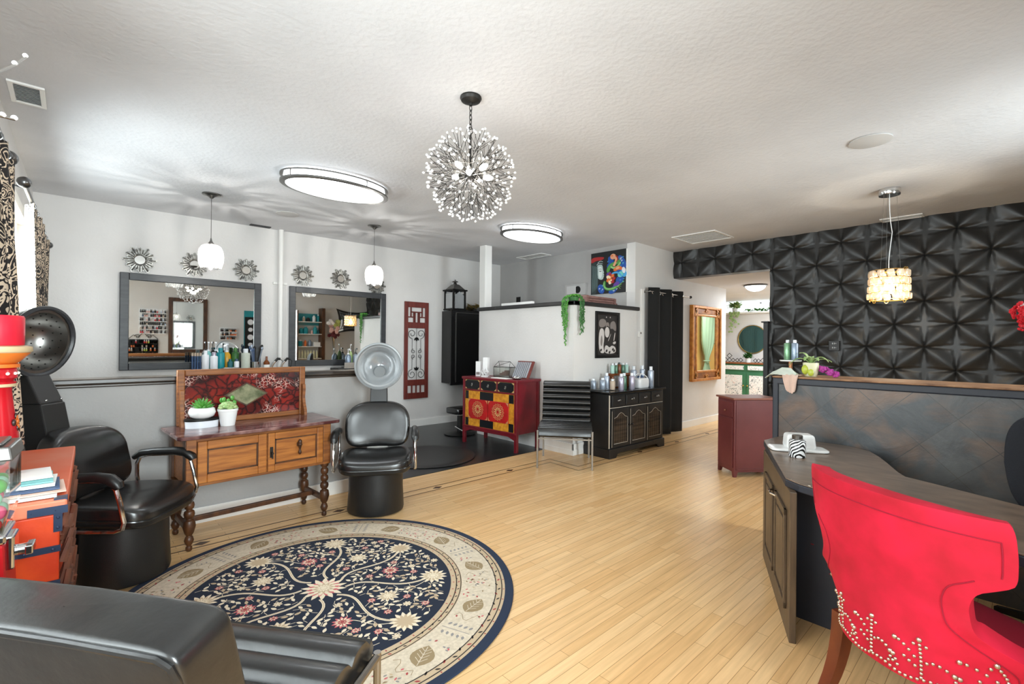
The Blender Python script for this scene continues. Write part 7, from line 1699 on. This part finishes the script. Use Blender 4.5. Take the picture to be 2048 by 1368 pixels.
for k in range(5): g.cyl((0, -.019, .15 + .22 * k), (0, -.016, .15 + .22 * k), .06 if k % 2 else .08, n=20)
g.build('moons', 'bottle_white', t)
t = thing('product_shelf', 'dark shelf unit with teal backing on the rear wall, seen in the second mirror', 'shelf', (5.40, RW, .0), pi)
g = B(); g.box(-.46, -.30, 0, -.36, -.001, 2.50); g.box(.36, -.30, 0, .40, -.001, 2.4); g.build('uprights', 'oak_dark', t, 0)
g = B(); g.box(-.36, -.02, 1.95, .36, -.001, 2.32); g.build('backing', 'teal', t, 0)
for k, z in enumerate((.92, 1.29, 1.68, 2.06)): B().box(-.36, -.27, z - .02, .36, -.021, z).build('shelf_board', 'white_paint', t, 0)
gp = 'teal product tins on the rear shelf'
for k, (x, z, r, h, m_) in enumerate(((5.25, 2.061, .04, .16, 'bottle_beige'), (5.38, 2.061, .06, .13, 'iron'), (5.56, 2.061, .05, .2, 'marble_white'), (5.69, 2.061, .035, .24, 'teal'), (5.17, 1.681, .06, .18, 'teal'), (5.31, 1.681, .075, .22, 'teal'), (5.50, 1.681, .03, .12, 'flower_pink'), (5.60, 1.681, .06, .24, 'teal'), (5.70, 1.681, .03, .14, 'teal_dark'), (5.14, 1.291, .07, .2, 'teal'), (5.30, 1.291, .04, .19, 'art_orange'), (5.44, 1.291, .05, .2, 'bottle_slate'))):
    spray((x, RW + .15, z), r, h, m_, m_ if k % 3 else 'bottle_white', ('%s bottle on the %s board of the rear shelf, %s' % (m_.split('_')[-1] if 'teal' not in m_ else 'teal', 'upper' if z > 2 else 'middle' if z > 1.5 else 'lower', 'number %d from the post' % (k + 1) if False else ('by the dark upright', 'near its middle', 'beside the window', 'at its end')[k % 4])), gp)
for k in range(7): spray((5.12 + .09 * k, RW + .15, .921), .03, .24, 'pot_cream', 'pot_cream', 'cream tube standing on the lowest board of the rear shelf', 'cream tubes on the rear shelf')
spray_box = thing('white_carton', 'white carton on the lower board of the rear shelf', 'carton', (5.64, RW + .15, 1.291)); B().box(-.1, -.08, 0, .1, .08, .13).build('carton', 'skin_box', spray_box, 0)
t = thing('floor_vase', 'tall silver vase of pink and burgundy flowers by the rear wall', 'flowers', (6.15, RW + .27, 0)); B().lathe([(0, 0), (.14, 0), (.13, .02), (.03, .06), (.022, 1.2), (.05, 1.55), (.07, 1.58), (.05, 1.56), (0, 1.5)], n=24).build('vase', 'silver', t)
for nm, m_, n_, c0, R_ in (('pink_blooms', 'flower_pink', 16, (0, 0, 1.86), .2), ('burgundy_blooms', 'flower_dark', 14, (0, .0, 1.68), .16), ('yellow_sprays', 'flower_yellow', 10, (.1, 0, 2.02), .14), ('white_blooms', 'flower_white', 8, (-.14, 0, 2.06), .1)):
    g = B()
    for k in range(n_):
        d = Vector((r10.gauss(0, 1), r10.gauss(0, .7), r10.gauss(0, .8))).normalized() * R_ * r10.uniform(.4, 1); c = Vector(c0) + d
        for j in range(5): a = 2 * pi * j / 5 + k; g.ball(c + Vector((.03 * cos(a), .01, .03 * sin(a))), .034, 7, 5, sc=(1, .7, 1))
    g.build(nm, m_, t)
t = thing('wavy_mirror', 'black mirror with concave wavy sides on the rear wall', 'mirror', (6.95, RW, 1.70), pi)
def wav(s_, o=0): 
    W_, H_ = .62 - o, .41 - o; n = 10; out = []
    for i in range(n): u = -1 + 2 * i / n; out.append((W_ * u * (1 - 0), .42 - H_ + .10 * (1 - u * u) * s_))
    for i in range(n): u = -1 + 2 * i / n; out.append((W_ - .09 * (1 - u * u) * s_, .42 + H_ * u))
    for i in range(n): u = 1 - 2 * i / n; out.append((W_ * u, .42 + H_ - .10 * (1 - u * u) * s_))
    for i in range(n): u = 1 - 2 * i / n; out.append((-W_ + .09 * (1 - u * u) * s_, .42 + H_ * u))
    return out
def ringp(mb, o0, o1, y0, y1):
    P, Q = wav(1, o0), wav(1, o1); n = len(P)
    for i in range(n): j = (i + 1) % n; mb.hexa([(P[i][0], y1, P[i][1]), (P[j][0], y1, P[j][1]), (Q[j][0], y1, Q[j][1]), (Q[i][0], y1, Q[i][1])], [(P[i][0], y0, P[i][1]), (P[j][0], y0, P[j][1]), (Q[j][0], y0, Q[j][1]), (Q[i][0], y0, Q[i][1])])
g = B(); ringp(g, 0, .06, -.03, -.001); ringp(g, .13, .16, -.025, -.001); g.build('frame', 'black_paint', t, 0); g = B(); g.prismy(wav(1, .03), -.012, -.002); g.build('glass', 'mirror', t, 0)
t = thing('white_locker', 'tall white cabinet with a green garland on top, by the rear wall', 'cabinet', (7.05, RW + .72, 0), pi); B().box(-.3, -.25, 0, .3, .25, 2.2).build('carcass', 'white_gloss', t, 0, bevel=.005); B().box(-.28, -.262, .05, .28, -.25, 2.15).build('door', 'white_gloss', t, 0, bevel=.004); g = B(); greens(g, 160, .25, .06, .14, .06, rg, .4); g.v = [(x, y, z + 2.2 if z > 0 else 2.203) for x, y, z in g.v]; g.build('garland', 'leaf', t, 30)
# hall: curtain, sconce on the yellow wall (seen in the gilt mirror)
t = thing('green_curtain', 'sage curtain tied back on the yellow hall wall, seen in the gilt mirror', 'curtain', (11.45, 2.62, 0))
def gc(u, v):
    wv = .36 if v > .45 else .36 - .0; k = abs(v - .45); pinch = 1 - .62 * math.exp(-(k / .12) ** 2)
    sh_ = .18 * max(0, v - .45) / .55
    x = (u - .5) * 2 * (.30 + sh_) * pinch + sh_ * .8
    return (x, .035 * cos(u * 30) * pinch, .05 + 2.25 * v)
g = B(); g.grid(gc, 80, 30); g.build('cloth', 'curtain_green', t, 80, solid=.004); B().tube([(.12 * cos(a), .05 * sin(a), 1.06) for a in [2 * pi * i / 20 for i in range(20)]], .015, 8, closed=True).build('tieback', 'curtain_green', t); B().cyl((-.5, 0, 2.32), (.7, 0, 2.32), .012).build('rod', 'iron', t)
t = thing('wall_sconce', 'amber glass wall sconce on the yellow hall wall', 'wall lamp', (12.1, 2.5, 1.55)); B().lathe([(0, 0), (.06, 0), (.09, .1), (.09, .26), (.07, .30), (0, .30)], (0, .12, 0), 20).build('shade', 'sconce_glow', t); B().tube([(0, .0, -.05), (0, .06, -.08), (0, .12, -.04), (0, .12, 0)], .012, 8).build('arm', 'iron', t); B().lathe([(0, .30), (.08, .30), (.03, .37), (0, .38)], (0, .12, 0), 16).build('cap', 'iron', t)
